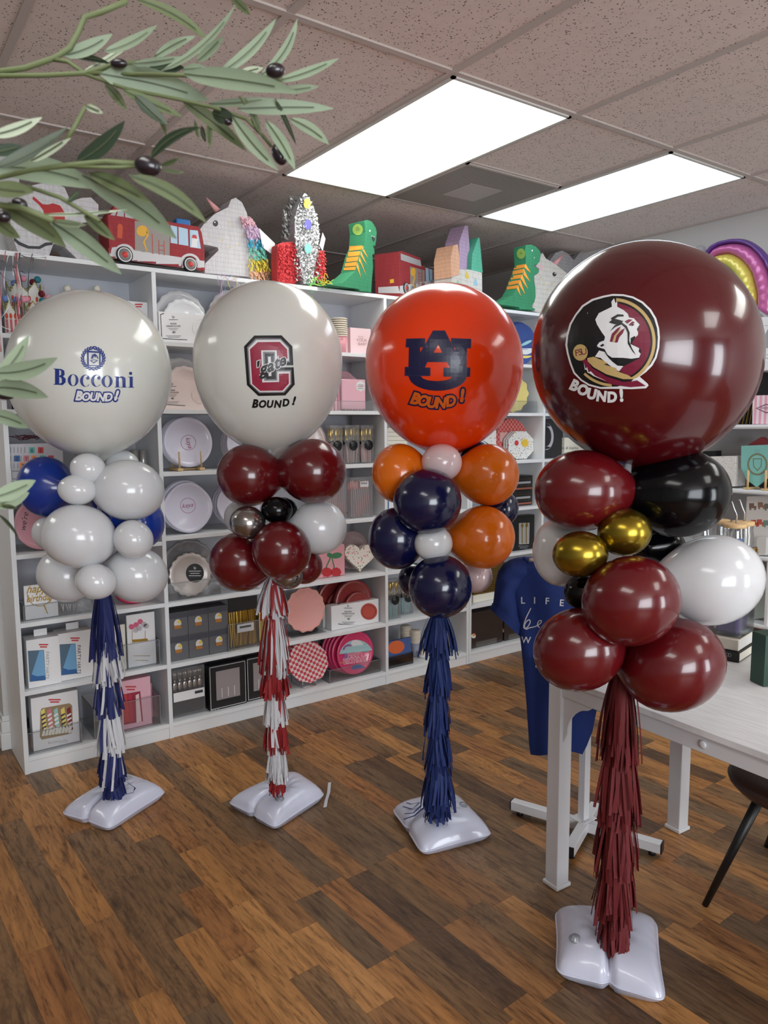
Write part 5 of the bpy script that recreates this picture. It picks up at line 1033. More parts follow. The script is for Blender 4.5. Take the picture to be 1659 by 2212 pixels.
for k, (x0, x1, nm) in enumerate(((1018, 1086, 'left one with a small round emblem'), (1090, 1152, 'right one under the shirt sleeve'))):
    o = box_item('black_gift_box', f'dark box in glossy wrap on the bottom shelf, {nm}', 'box', x0, x1, 1318, zD(6), .04, .16, mat('espresso_card', (52, 44, 42), .3, coat=.5), y1=1390, group='dark wrapped boxes'); 
    cx = (1023, 1084)[k]; ann('white_cup_motif', o, [shape2d([ell(cx, 1374-k*12, 5, 5, 12)])], cream); ann('orange_swirl', o, [shape2d([ell(cx+1, 1371-k*12, 3, 3, 12)])], mat('orange_card', (222, 140, 90), .5), .0014)
    MB().box(*(lambda c_: (c_.x-.09, c_.x+.08))(ORG[o.name]), .0393, .0397, zD(6)+.002, zD(6)+.035).build('clear_sleeve_shine', mat('grey_gloss', (92, 90, 88), .2, coat=.6), o)
# last bay cells seen between the maroon balloons
o = MB(); c = atY(1186, 944, .08); R = .115
o = box_item('gift_box', 'black box with a round white and black label, last bay', 'box', 1177, 1216, 905, zD(2), .09, .12, mat('marble_black', (46, 46, 48), .4), y1=985)
ann('round_label', o, [shape2d([ell(1180, 943, 16, 29), ell(1180, 943, 11, 21)])], mat('pearl_label', (190, 188, 200), .35, coat=.3)); ann('round_centre', o, [shape2d([ell(1180, 943, 10, 20)])], blackc)
o = box_item('napkin_pack', 'cream napkin pack with handwritten names above the red balloon, last bay', 'napkins', 1219, 1266, 945, zD(2), .07, .05, cream, y1=985)
ann('handwriting', o, [text2d('Jack & Sophia', 1228, 970, 5.5, 0, .35)], ink)
# ================================================================== PINATAS ON TOP OF THE BOOKCASES
ZT = 2.0652
def ppl(pts, p0, yaw): return [onpl(x, y, p0, yaw) for x, y in pts]
def drop(P, z=ZT):
    lo = min(p.z for p in P); return [Vector((p.x, p.y, max(z, p.z))) for p in P]
def slab(name, pts, p0, yaw, dep, m, parent=None, side=None, away=None, bev=.002):
    P = drop(ppl(pts, p0, yaw)); n = away or Vector((-math.sin(yaw), math.cos(yaw), 0)); mb = MB().prism(P, n*dep, 0, 1 if side else None)
    return mb.build(name, [m, side] if side else m, parent, bev)
def root_at(name, label, cat, pts, p0, yaw, group=None):
    P = ppl(pts, p0, yaw); x = sum(p.x for p in P)/len(P); y = sum(p.y for p in P)/len(P); return thing(name, label, cat, (x, y, ZT), group)
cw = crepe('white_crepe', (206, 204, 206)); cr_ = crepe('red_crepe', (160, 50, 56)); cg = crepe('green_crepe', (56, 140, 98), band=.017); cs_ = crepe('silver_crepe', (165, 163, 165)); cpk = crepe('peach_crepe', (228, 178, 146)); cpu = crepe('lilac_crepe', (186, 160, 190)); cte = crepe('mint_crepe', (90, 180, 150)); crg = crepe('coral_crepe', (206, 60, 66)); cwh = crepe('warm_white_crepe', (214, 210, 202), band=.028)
orp = mat('orange_felt', (236, 150, 50), .7); gsil = mat('crinkled_silver_foil', (214, 214, 216), .2, 1); bump(gsil, noise(gsil, posnode(gsil), 60, 3), 1, .01)
S2 = lambda L_: [(160+x/2.9625, 380+y/2.9625) for x, y in L_]
S3 = lambda L_: [(660+x/2.9625, 400+y/2.9625) for x, y in L_]
S7 = lambda L_: [(1030+x/7.54, 540+y/7.54) for x, y in L_]
def ribbons(parent, specs, name='curling_ribbons', mats=None, seed=1, w=.0013):
    mb = MB(); rnd = random.Random(seed)
    for (pts, Y, mi) in specs:
        P = [atY(x, y, Y+rnd.uniform(-.006, .006)) for x, y in pts]; Q_ = []
        for i in range(len(P)-1):
            for k in range(6):
                t = k/6; a, b, c_, d_ = P[max(0, i-1)], P[i], P[i+1], P[min(len(P)-1, i+2)]
                Q_.append(.5*((2*b)+(c_-a)*t+(2*a-5*b+4*c_-d_)*t*t+(-a+3*b-3*c_+d_)*t**3))
        Q_.append(P[-1]); W_ = [Vector((w*math.cos(i*.35), 0, w*math.sin(i*.35))) for i in range(len(Q_))]
        mb.strip(Q_, W_, mi)
    return mb.build(name, mats, parent, norm=False)
# white face pinata on the far left
o1 = [(22, 470), (35, 430), (70, 400), (112, 390), (140, 405), (152, 433), (160, 432), (178, 427), (197, 426), (213, 442), (213, 464), (199, 478), (178, 482), (165, 500), (152, 524), (165, 530), (190, 538), (196, 562), (168, 561), (138, 532), (116, 526), (105, 556), (40, 548), (24, 505)]
p0 = (0, .07, 0); t = root_at('pinata', 'white face-shaped pinata with a round ear, black eyes and a red swirl, far left', 'pinata', o1, p0, 0, 'pinatas along the bookcase top')
b = slab('body', o1, p0, 0, .12, cw, t); T_ = bvh(b)
decal('eye', merge(shape2d([ell(42, 447, 16, 15)]), shape2d([ell(74, 495, 10, 8, 20, 20)])), T_, .001, ink, t)
decal('red_swirl', shape2d([[(72, 424), (92, 441), (104, 442), (114, 439), (130, 444), (140, 460), (140, 476), (118, 478), (96, 470), (94, 455), (84, 442), (70, 430)]], 6), T_, .001, mat('red_swirl_print', (176, 40, 40), .6), t)
decal('mouth', shape2d([[(25, 508), (42, 522), (62, 531), (84, 532), (98, 524), (115, 523), (113, 529), (100, 531), (86, 538), (60, 537), (40, 529), (24, 514)]], 6), T_, .001, ink, t)
specs = []
for k, (x, m_) in enumerate(((33, 0), (36, 0), (39, 1), (42, 0), (34, 1), (40, 2), (37, 1), (44, 0))): specs.append(([(x, 546), (x-2, 580), (x+3+k % 3, 620), (x-1+k % 4, 665), (x+6, 700+3*k)], -.02, m_))
specs += [([(0, 562), (20, 572), (34, 578)], -.02, 0), ([(0, 588), (10, 600), (30, 610), (38, 612)], -.02, 0), ([(19, 547), (10, 590), (10, 620), (20, 650), (18, 665), (2, 690), (6, 706), (24, 712)], -.02, 2), ([(28, 552), (28, 585), (30, 596)], -.015, 2), ([(70, 548), (62, 590), (61, 640), (63, 686)], -.02, 0),
          ([(72, 556), (70, 580)], -.02, 0), ([(45, 550), (60, 556), (100, 556)], -.01, 0), ([(44, 548), (70, 550), (96, 552)], -.01, 2), ([(12, 542), (4, 600), (0, 700), (2, 760)], -.02, 1), ([(45, 585), (54, 590), (61, 590)], -.02, 0), ([(99, 558), (96, 573)], -.02, 1), ([(94, 618), (96, 645)], -.02, 1), ([(44, 650), (50, 700), (46, 715)], -.02, 1), ([(36, 700), (35, 725)], -.02, 1)]
ribbons(t, specs, mats=[mat('black_ribbon', (30, 30, 34), .3), mat('coral_ribbon', (196, 92, 98), .3), mat('white_ribbon', (206, 206, 208), .3)], w=.0016)
# fire trucks
def wheel(parent, c, R, n, ex=.012):
    w = MB().lathe([(R, 0), (R, ex), (R*.9, ex+.002)], c, n, 28).build('wheel', mat('wheel_black', (40, 40, 42), .6), parent)
    MB().lathe([(R*.86, ex+.0022), (R*.74, ex+.0024)], c, n, 28, cap=False).build('wheel_ring', paper, w); MB().lathe([(R*.72, ex+.0018), (R*.70, ex+.003)], c, n, 28).build('hub_disc', mat('wheel_grey', (128, 124, 122), .5), w); MB().lathe([(R*.36, ex+.0032), (R*.34, ex+.0045)], c, n, 20).build('hub', mat('hub_red', (206, 56, 50), .5), w)
o2 = S2([(228, 525), (215, 255), (232, 250), (262, 188), (330, 200), (402, 272), (560, 285), (610, 300), (650, 306), (800, 330), (818, 370), (835, 470), (836, 612), (790, 606), (375, 548)])
p0 = (0, .022, 0); t = root_at('pinata', 'red fire truck pinata seen from its side, between the white face and the unicorn', 'pinata', o2, p0, 0, 'pinatas along the bookcase top')
b = slab('body', [(x, y-2) for x, y in o2], p0, 0, .145, cr_, t); T_ = bvh(b)
decal('skirt', shape2d([S2([(222, 462), (262, 455), (835, 545), (836, 610), (375, 546), (228, 524)])], 8), T_, .001, mat('skirt_white', (206, 204, 206), .6), t)
decal('grey_panel', shape2d([S2([(388, 288), (612, 312), (612, 510), (390, 480)])], 8), T_, .001, mat('panel_grey', (150, 142, 136), .5), t)
decal('hose_reel', shape2d([S2(ell(436, 352, 36, 36))]), T_, .0018, mat('reel_yellow', (222, 170, 60), .6), t)
decal('hose', merge(*[shape2d([S2([(465, 345+k*0), (478, 350), (476, 385), (452, 420), (466, 470), (472, 482), (462, 480), (440, 425), (462, 385)])])]), T_, .0018, mat('reel_yellow', (222, 170, 60), .6), t)
decal('ladder', merge(*[shape2d([S2(q_)]) for q_ in ([(498, 370), (502, 370), (506, 500), (502, 500)], [(540, 410), (544, 410), (546, 505), (542, 505)], [(574, 415), (578, 415), (580, 510), (576, 510)], [(540, 440), (578, 446), (578, 450), (540, 444)], [(541, 470), (579, 476), (579, 480), (541, 474)])]), T_, .0018, redc, t)
decal('windows', merge(*[shape2d([S2(q_)]) for q_ in ([(618, 315), (660, 325), (662, 436), (618, 428)], [(668, 326), (728, 340), (732, 448), (670, 438)], [(740, 345), (792, 350), (812, 466), (742, 456)])]), T_, .001, mat('window_blue', (176, 206, 226), .3), t)
decal('dog_motif', shape2d([S2([(750, 455), (755, 400), (765, 380), (790, 385), (795, 410), (785, 425), (790, 458)])]), T_, .0018, paper, t); decal('dog_hat', shape2d([S2([(752, 392), (762, 375), (782, 380), (790, 402), (760, 398)])]), T_, .0024, redc, t)
decal('roof_window', merge(*[shape2d([S2(q_)]) for q_ in ([(238, 208), (278, 212), (262, 255), (232, 250)], [(285, 215), (320, 220), (318, 262), (272, 256)], [(326, 222), (345, 235), (385, 275), (326, 264)])]), T_, .001, mat('roof_pane', (176, 178, 180), .4), t)
decal('extinguisher', shape2d([S2([(278, 318), (288, 305), (305, 310), (312, 325), (308, 400), (276, 396)])]), T_, .001, mat('extinguisher_orange', (196, 84, 50), .6), t)
for x, y, r_ in ((320, 507, 17.5), (740, 568, 15.5)):
    cpx = S2([(x, y)])[0]; c = onpl(cpx[0], cpx[1], p0, 0); R = r_*depth(c)/FPX; c.z = max(c.z, ZT+R); wheel(t, c+Vector((0, .002, 0)), R, (0, -1, 0))
    decal('wheel_arch', shape2d([S2(ell(x, y, 70, 72, 30, 0, 172, 372)+ell(x, y, 54, 56, 30, 0, 172, 372)[::-1])], 8), T_, .0016, mat('skirt_white', (206, 204, 206), .6), t)
q_ = atY(398, 482, .06); MB().box(q_.x-.035, q_.x+.03, .06, .11, q_.z-.02, q_.z+.018).build('siren', mat('siren_blue', (40, 110, 176), .5), t, .006)
MB().box(ORG[t.name].x-.18, ORG[t.name].x+.18, .03, .16, ZT, ZT+.015).build('underside', mat('wheel_black', (40, 40, 42), .6), t)
# truck 2, turned so that its back end faces the camera
yw = math.radians(25); p0 = onpl(863, 638, (0, .15, 0), 0); p0.z = 0
o2b = S3([(605, 760), (600, 425), (615, 420), (735, 465), (748, 515), (758, 520), (838, 548), (850, 610), (852, 640), (852, 760)])
t = root_at('pinata', 'fire truck pinata turned to show its red back end, beside the first dinosaur', 'pinata', o2b, p0, yw, 'pinatas along the bookcase top')
nn = Vector((-math.sin(yw), math.cos(yw), 0)); b = slab('body', o2b, p0, yw, .155, cr_, t); T_ = bvh(b)
decal('rear_skirt', shape2d([S3([(605, 645), (605, 692), (418, 690), (425, 655)])], 8), T_, .001, mat('skirt_white', (206, 204, 206), .6), t); decal('side_skirt', shape2d([S3([(605, 645), (850, 600), (852, 680), (760, 722), (605, 692)])], 8), T_, .001, mat('skirt_white', (206, 204, 206), .6), t)
decal('tail_light', merge(shape2d([S3([(430, 616), (452, 613), (453, 634), (428, 637)])]), shape2d([S3([(540, 603), (565, 600), (566, 624), (540, 628)])])), T_, .001, mat('lamp_yellow', (228, 180, 60), .5), t)
decal('roof_window', shape2d([S3([(608, 436), (735, 482), (742, 522), (610, 478)])], 8), T_, .001, mat('roof_pane', (176, 178, 180), .4), t)
decal('grey_panel', shape2d([S3([(668, 520), (762, 545), (764, 665), (672, 672)])], 8), T_, .001, mat('panel_grey', (150, 142, 136), .5), t); decal('hose_reel', merge(shape2d([S3(ell(689, 556, 16, 28))]), shape2d([S3([(696, 580), (704, 585), (692, 625), (700, 655), (692, 652), (684, 625)])])), T_, .0018, mat('reel_yellow', (222, 170, 60), .6), t)
decal('ladder', merge(*[shape2d([S3([(x, 545), (x+3, 546), (x+8, 660), (x+5, 660)])]) for x in (722, 742)], *[shape2d([S3([(725, 560+k*22), (745, 563+k*22), (745, 566+k*22), (725, 563+k*22)])]) for k in range(4)]), T_, .0018, redc, t)
decal('windows', merge(shape2d([S3([(768, 528), (788, 534), (792, 618), (770, 612)])]), shape2d([S3([(792, 535), (812, 541), (814, 624), (796, 620)])]), shape2d([S3([(818, 543), (834, 552), (848, 634), (820, 626)])])), T_, .001, mat('window_blue', (176, 206, 226), .3), t)
cpx = S3([(640, 660)])[0]; c = onpl(cpx[0], cpx[1], p0, yw); c.z = max(c.z, ZT+.03); wheel(t, c, .03, (math.sin(yw), -math.cos(yw), 0), .006)
q_ = ORG[t.name]; MB().obox(Vector((q_.x+.06, q_.y+.16, ZT+.175)), (.05, .05, 0), (-.03, .03, 0), (0, 0, .03)).build('siren', mat('siren_blue', (40, 110, 176), .5), t, .004)
# unicorn 1
def fringe_px(parent, name, rows, Y, dy, mats_, seed, L_=.03, n=26, w=.003):
    rnd = random.Random(seed); mb = MB()
    for (xa, xb, y, mi) in rows:
        for i in range(n):
            x = xa+(xb-xa)*(i+rnd.random())/n; p = atY(x, y+rnd.uniform(-2, 2), Y+rnd.uniform(-.004, dy)); sw = rnd.uniform(-.010, .012)
            mb.strip([p, p+Vector((sw*.5, -.006-.006*rnd.random(), -L_*.5)), p+Vector((sw, -.004-.01*rnd.random(), -L_*rnd.uniform(.7, 1.1)))], Vector((w, w*rnd.uniform(-.7, .7), 0)), mi, False)
    return mb.build(name, mats_, parent, norm=False)
o3 = S2([(835, 622), (838, 560), (925, 475), (918, 458), (870, 446), (815, 436), (800, 385), (802, 345), (830, 308), (900, 242), (985, 200), (1005, 150), (1035, 138), (1075, 168), (1106, 235), (1112, 265), (1150, 330), (1170, 400), (1175, 520), (1180, 668), (1110, 645)])
p0 = (0, .17, 0); t = root_at('pinata', 'white unicorn pinata with a pastel rainbow mane, facing left beside the silver rocket', 'pinata', o3, p0, 0, 'pinatas along the bookcase top')
b = slab('head', o3, p0, 0, .11, cw, t); T_ = bvh(b)
def horn(pa, pb, Y, r): a, b_ = atY(*pa, Y), atY(*pb, Y); MB().tube([a, b_], [r, .002], 12).build('horn', mat('horn_pink', (222, 160, 160), .6), t)
horn(S2([(918, 225)])[0], S2([(845, 138)])[0], .22, .017)
decal('eye', shape2d([S2(ell(905, 304, 17, 20))]), T_, .001, ink, t); decal('eye_glint', shape2d([S2(ell(901, 297, 5, 5, 12))]), T_, .0016, paper, t); decal('nostril', shape2d([S2([(800, 334), (812, 332), (808, 344), (798, 345)])]), T_, .001, ink, t)
decal('gold_stars', merge(*[shape2d([S2([(x+(9 if k % 2 else 4)*math.cos(PI*k/5), y+(9 if k % 2 else 4)*math.sin(PI*k/5)) for k in range(10)])]) for x, y in ((992, 296), (1018, 322), (1072, 380), (950, 412), (1056, 442), (998, 456))]), T_, .001, mat('pale_gold_print', (206, 186, 130), .5), t)
mm = [mat(n_, c_, .75) for n_, c_ in (('mane_pink', (226, 178, 190)), ('mane_lilac', (206, 176, 206)), ('mane_blue', (70, 170, 200)), ('mane_mint', (120, 200, 180)), ('mane_yellow', (232, 212, 80)), ('mane_peach', (232, 178, 140)))]
rows = []
for k in range(28):
    y = 262+k*14.2; xl = 1050+k*7 if k < 10 else 1110+min(10, (k-10))*1; xr = 1130+k*9 if k < 10 else 1205+min(14, k-10)*3.2
    (a, yy_), (b_, _) = S2([(xl, y), (xr, y)]); rows.append((a, b_, yy_, min(5, k*6//28 if k > 7 else k//4)))
fringe_px(t, 'mane', rows, .150, .06, mm, 5, .020, 18, .0035)
for (pts, nm) in ((S2([(1185, 335), (1286, 432), (1284, 516), (1205, 455)]), 'hang_tag'),): slab(nm, pts, (0, .14, 0), 0, .001, paper, t, bev=0)
rmats = [mat('lilac_ribbon', (196, 140, 200), .3), mat('yellow_ribbon', (228, 200, 70), .3), mat('white_ribbon', (206, 206, 208), .3), mat('blue_ribbon', (70, 110, 190), .3)]
ribbons(t, [([(474, 592), (480, 605), (476, 640), (486, 655)], -.01, 0), ([(482, 592), (496, 606), (512, 600)], -.01, 0), ([(498, 593), (487, 620), (492, 650)], -.01, 3), ([(505, 598), (512, 612), (508, 640)], -.01, 1), ([(490, 600), (500, 625), (520, 622)], -.01, 1), ([(515, 596), (505, 620), (518, 640)], -.01, 0), ([(484, 598), (480, 630), (484, 658)], -.01, 2), ([(500, 596), (520, 618)], -.01, 2), ([(470, 596), (475, 625), (488, 640)], -.01, 0)], mats=rmats, seed=3)
# rocket
o4 = S2([(1470, 690), (1445, 560), (1418, 440), (1412, 300), (1425, 220), (1450, 150), (1478, 104), (1500, 130), (1535, 200), (1560, 280), (1572, 380), (1562, 480), (1545, 560), (1530, 690)])
p0 = (0, .05, 0); t = root_at('pinata', 'tall silver foil rocket pinata with red fins and three coloured portholes', 'pinata', o4, p0, 0, 'pinatas along the bookcase top')
b = slab('body', o4, p0, 0, .14, gsil, t, cs_); T_ = bvh(b)
for (x, y, m_) in ((1492, 176, mat('porthole_yellow', (228, 206, 50), .4)), (1497, 310, mat('porthole_violet', (84, 80, 170), .4)), (1498, 465, mat('porthole_teal', (120, 196, 180), .4))): decal('porthole', shape2d([S2(ell(x, y, 23, 33))]), T_, .019, m_, t)
for pts, nm in ((S2([(1300, 688), (1296, 520), (1302, 440), (1330, 425), (1415, 420), (1445, 470), (1450, 620), (1420, 640), (1415, 692)]), 'fin'), (S2([(1545, 660), (1535, 600), (1545, 470), (1585, 485), (1602, 520), (1604, 672)]), 'fin')): slab(nm, pts, (0, .07, 0), 0, .06, crg, t)
rows = []; rows2 = []
for k in range(22):
    y = 130+k*25
    if y < 680: w0 = 1412+8*math.sin(k)+max(0, (300-y))*.18; w1 = 1568-max(0, (300-y))*.35; (a, yy_), (b_, _) = S2([(w0, y), (w1, y)]); rows.append((a, b_, yy_, 0))
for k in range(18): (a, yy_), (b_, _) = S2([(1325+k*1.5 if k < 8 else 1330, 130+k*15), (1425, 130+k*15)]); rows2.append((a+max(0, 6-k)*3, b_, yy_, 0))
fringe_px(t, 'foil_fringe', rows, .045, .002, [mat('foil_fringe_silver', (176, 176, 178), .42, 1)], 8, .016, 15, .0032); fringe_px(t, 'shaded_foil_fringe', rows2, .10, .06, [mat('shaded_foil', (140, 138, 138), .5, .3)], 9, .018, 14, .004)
rows3 = [(S2([(1300, 0)])[0][0], S2([(1445, 0)])[0][0], S2([(0, 440+k*20)])[0][1], 0) for k in range(12)]; fringe_px(t, 'fin_fringe', rows3, .065, .002, [mat('coral_tissue', (214, 62, 66), .7)], 10, .014, 16, .0035)
rows3 = [(S2([(1548, 0)])[0][0], S2([(1604, 0)])[0][0], S2([(0, 480+k*20)])[0][1], 0) for k in range(9)]; fringe_px(t, 'fin_fringe', rows3, .065, .002, [mat('coral_tissue', (214, 62, 66), .7)], 11, .014, 9, .0035)
slab('hang_tag', [(697, 502), (703, 516), (697, 542), (690, 530)], (0, .06, 0), 0, .001, paper, t, bev=0)
yg = [mat('lime_ribbon', (150, 206, 90), .3), mat('sun_ribbon', (232, 190, 40), .3), mat('green_ribbon', (70, 176, 110), .3)]
rnd = random.Random(4); sp_ = []
for k in range(22): x = 672+rnd.random()*44; y = 600+rnd.random()*26; sp_.append(([(x, y), (x+rnd.uniform(-16, 16), y-rnd.random()*14), (x+rnd.uniform(-18, 18), y+8), (x+rnd.uniform(-8, 16), min(628, y+14))], .0+.03*rnd.random(), rnd.randrange(3)))
sp_.append(([(672, 612), (675, 640), (678, 652)], -.008, 0))
ribbons(t, sp_, mats=yg, seed=5)
# dinosaurs
def dino(label, side, yaw, p0, wid, bands, seal, eye, mouth, hang, S, seed):
    t = root_at('pinata', label, 'pinata', side, p0, yaw, 'pinatas along the bookcase top')
    b = slab('body', side, p0, yaw, wid, cg, t); T_ = bvh(b)
    for q_ in bands:
        decal('orange_band', shape2d([S(q_)], 5), T_, .002, orp, t)
    decal('seal', shape2d([S(ell(*seal))]), T_, .002, mat('lime_seal', (150, 186, 90), .5), t)
    decal('seal_text', merge(*[text2d(w_, *S([(seal[0], seal[1]-10+k*9)])[0], 2.6 if S is S3 else 1.5) for k, w_ in enumerate(('MY', 'LITTLE', 'DAY'))]), T_, .0028, ink, t)
    if eye: decal('eye', shape2d([S(ell(*eye))]), T_, .002, paper, t)
    decal('mouth', shape2d([S(mouth)]), T_, .002, ink, t)
    te = []
    for i in range(len(mouth)//2): x, y = mouth[i]; te.append(shape2d([S([(x, y), (x+7*(1 if S is S3 else 2.4), y+3), (x+3*(1 if S is S3 else 2.4), y+9*(1 if S is S3 else 2.6))])]))
    decal('teeth', merge(*te), T_, .0028, paper, t)
    return t
d1 = S3([(345, 685), (330, 662), (122, 656), (122, 646), (235, 625), (325, 548), (352, 450), (382, 385), (392, 300), (380, 232), (395, 224), (420, 232), (445, 270), (455, 300), (452, 345), (446, 388), (432, 386), (442, 420), (440, 440), (428, 445), (432, 520), (425, 600), (420, 686)])
d1 = S3([(352, 686), (338, 664), (150, 662), (150, 650), (235, 628), (325, 548), (352, 450), (378, 385), (384, 300), (376, 228), (395, 222), (425, 234), (448, 270), (455, 300), (452, 345), (446, 388), (432, 386), (442, 420), (440, 440), (428, 445), (432, 520), (425, 600), (420, 686)])
dino('green dinosaur pinata with orange back bands, right next to the silver rocket', d1, math.radians(15), onpl(800, 628, (0, .004, 0), 0), .105,
     [[(262, 392), (364, 386), (355, 412), (250, 424)], [(252, 430), (352, 422), (344, 450), (243, 460)], [(243, 466), (341, 456), (333, 484), (232, 496)], [(232, 502), (330, 490), (325, 516), (222, 524)], [(222, 530), (322, 522), (318, 542), (214, 546)],
      [(364, 388), (400, 466), (372, 430), (362, 412)], [(356, 424), (392, 508), (362, 465), (352, 446)], [(346, 458), (390, 580), (355, 505), (341, 484)], [(334, 496), (355, 592), (330, 530), (326, 516)]],
     (334, 284, 33, 36), (412, 292, 4, 7, 12), [(422, 322), (434, 326), (446, 345), (453, 350), (450, 368), (440, 385), (436, 365), (428, 345)], None, S3, 1)
d2 = S7([(700, 965), (690, 930), (330, 880), (330, 868), (500, 800), (590, 742), (660, 620), (700, 500), (745, 400), (775, 300), (800, 230), (800, 120), (790, 0), (800, -80), (880, -92), (960, -60), (1020, 0), (1038, 40), (1040, 100), (1025, 190), (990, 230), (930, 250), (935, 268), (1000, 300), (1015, 350), (990, 385), (940, 400), (930, 480), (955, 600), (960, 760), (940, 850), (885, 915), (950, 960), (950, 985), (890, 975)])
dino('smaller-looking green dinosaur pinata with orange bands, back to back with the right-hand unicorn', d2, math.radians(5), onpl(1150, 668, (0, .05, 0), 0), .09,
     [[(590, 262), (795, 228), (770, 285), (568, 330)], [(565, 350), (765, 305), (735, 375), (545, 410)], [(540, 425), (740, 395), (710, 460), (515, 490)], [(510, 515), (708, 488), (680, 545), (480, 585)], [(475, 600), (675, 570), (650, 625), (450, 650)],
      [(795, 228), (880, 370), (820, 330), (775, 280)], [(765, 305), (868, 520), (790, 440), (740, 372)], [(740, 398), (835, 640), (765, 545), (712, 458)], [(710, 490), (790, 725), (720, 620), (680, 548)], [(676, 572), (715, 750), (660, 650), (652, 622)]],
     (720, 60, 70, 85), (902, -50+60, 10, 16, 12), [(930, 118), (1036, 108), (1034, 150), (1010, 200), (975, 185), (945, 150)], None, S7, 2)
# castle
t = thing('pinata', 'pastel castle pinata with peach, lilac and mint towers on a white wall', 'pinata', (2.3, .12, ZT), 'pinatas along the bookcase top')
yc = math.radians(15); pc = onpl(976, 630, (0, .04, 0), 0); pc.z = 0
slab('castle_wall', S3([(938, 700), (935, 560), (985, 535), (1050, 540), (1130, 560), (1132, 700)]), pc, yc, .12, cwh, t)
slab('peach_tower', S3([(932, 590), (930, 470), (948, 385), (975, 378), (988, 470), (985, 572)]), pc-Vector((math.sin(yc), -math.cos(yc), 0))*(-.004), yc, .115, cpk, t)
slab('lilac_tower', S3([(985, 535), (985, 360), (1020, 258), (1040, 258), (1050, 380), (1058, 540)]), pc+Vector((-.05, .05, 0)), yc, .10, cpu, t)
slab('mint_tower', S3([(1062, 548), (1068, 440), (1105, 335), (1115, 335), (1135, 560)]), pc+Vector((.0, .03, 0)), yc, .07, cte, t)
w_ = [o for o in t.children if o.name.startswith('castle_wall')][0]; T_ = bvh(w_)
for cx, cy, m_ in ((1033, 573, mat('window_gold', (214, 186, 80), .5)), (1088, 618, mat('window_sky', (150, 190, 210), .5)), (974, 628, mat('window_mint', (150, 200, 160), .5))): decal('painted_window', shape2d([S3([(cx-10, cy+22), (cx-10, cy), (cx-4, cy-18), (cx, cy-24), (cx+5, cy-16), (cx+12, cy+6), (cx+14, cy+26)])]), T_, .001, m_, t)
# unicorn 2 facing right, heart cloud behind
o6 = S7([(890, 985), (955, 760), (960, 640), (940, 520), (935, 420), (1010, 370), (1020, 310), (960, 265), (1010, 200), (1040, 100), (1075, 45), (1110, 110), (1130, 140), (1240, 200), (1330, 270), (1450, 360), (1530, 450), (1545, 520), (1500, 575), (1400, 600), (1290, 635), (1260, 655), (1250, 690), (1330, 770), (1360, 860), (1370, 1060), (1000, 1020)])
p0 = (0, .13, 0); t = root_at('pinata', 'white unicorn pinata facing right with a pink horn, partly behind the maroon balloon', 'pinata', o6, p0, 0, 'pinatas along the bookcase top')
b = slab('head', o6, p0, 0, .09, cwh, t); T_ = bvh(b)
a, b_ = atY(*S7([(1262, 235)])[0], .15), atY(*S7([(1425, 62)])[0], .15); MB().tube([a, b_], [.017, .002], 12).build('horn', mat('horn_pink', (222, 160, 160), .6), t)
decal('eye', shape2d([S7(ell(1264, 395, 32, 34))]), T_, .001, ink, t); decal('eye_glint', shape2d([S7(ell(1275, 382, 10, 10, 12))]), T_, .0016, paper, t); decal('pink_cheek', shape2d([S7([(960, 260), (1060, 235), (1085, 290), (1050, 340), (1000, 350), (1020, 300)])]), T_, .001, mat('blush_print', (222, 186, 190), .6), t)
decal('gold_stars', merge(*[shape2d([S7([(x+(22 if k % 2 else 10)*math.cos(PI*k/5), y+(22 if k % 2 else 10)*math.sin(PI*k/5)) for k in range(10)])]) for x, y in ((1048, 448), (1222, 552), (1095, 560), (1155, 640))]), T_, .001, mat('pale_gold_print', (206, 186, 130), .5), t)
o7 = [(1170, 640), (1176, 600), (1190, 560), (1200, 546), (1214, 541), (1228, 548), (1240, 562), (1252, 546), (1268, 540), (1286, 545), (1300, 560), (1306, 590), (1302, 640)]
slab_p = (0, .262, 0); o = slab('pinata', o7, slab_p, 0, .05, cs_); tag(o, 'grey-white heart-topped pinata standing behind the right-hand unicorn', 'pinata', 'pinatas along the bookcase top')
# ================================================================== RIGHT WALL SHELVES
def xslab(name, pts, X, dep, m, z=None, parent=None, bev=.001):
    P = [atX(x, y, X) for x, y in pts]
    if z is not None:
        lo = min(p.z for p in P)
        for p in P: p.z += z-lo+.0008
    return MB().prism(P, (dep, 0, 0)).build(name, m, parent, bev)
t = thing('foil_balloon', 'rainbow foil balloon with white clouds above the right wall shelves', 'foil balloon', (3.38, -1.0, 1.74))
BD = [[(1218, 150), (1300, 80), (1450, 50), (1560, 80), (1660, 170), (1730, 300), (1750, 450), (1740, 620)], [(1245, 168), (1320, 105), (1440, 85), (1545, 115), (1625, 195), (1680, 310), (1700, 450), (1690, 610)], [(1285, 182), (1320, 165), (1400, 160), (1480, 205), (1545, 285), (1575, 380), (1590, 460), (1585, 545)],
      [(1305, 252), (1330, 246), (1375, 250), (1420, 290), (1460, 350), (1490, 420), (1510, 480), (1520, 540)], [(1320, 300), (1345, 300), (1380, 320), (1410, 350), (1435, 390), (1455, 430), (1465, 470), (1470, 520)], [(1330, 340), (1345, 345), (1365, 360), (1385, 385), (1405, 415), (1420, 445), (1430, 480), (1435, 520)]]
def smooth(pts, k=6):
    o = []
    for i in range(len(pts)-1):
        for q in range(k):
            tt = q/k; a, b, c_, d_ = [Vector(p) for p in (pts[max(0, i-1)], pts[i], pts[i+1], pts[min(len(pts)-1, i+2)])]
            o.append(.5*((2*b)+(c_-a)*tt+(2*a-5*b+4*c_-d_)*tt*tt+(-a+3*b-3*c_+d_)*tt**3))
    return o+[Vector(pts[-1])]
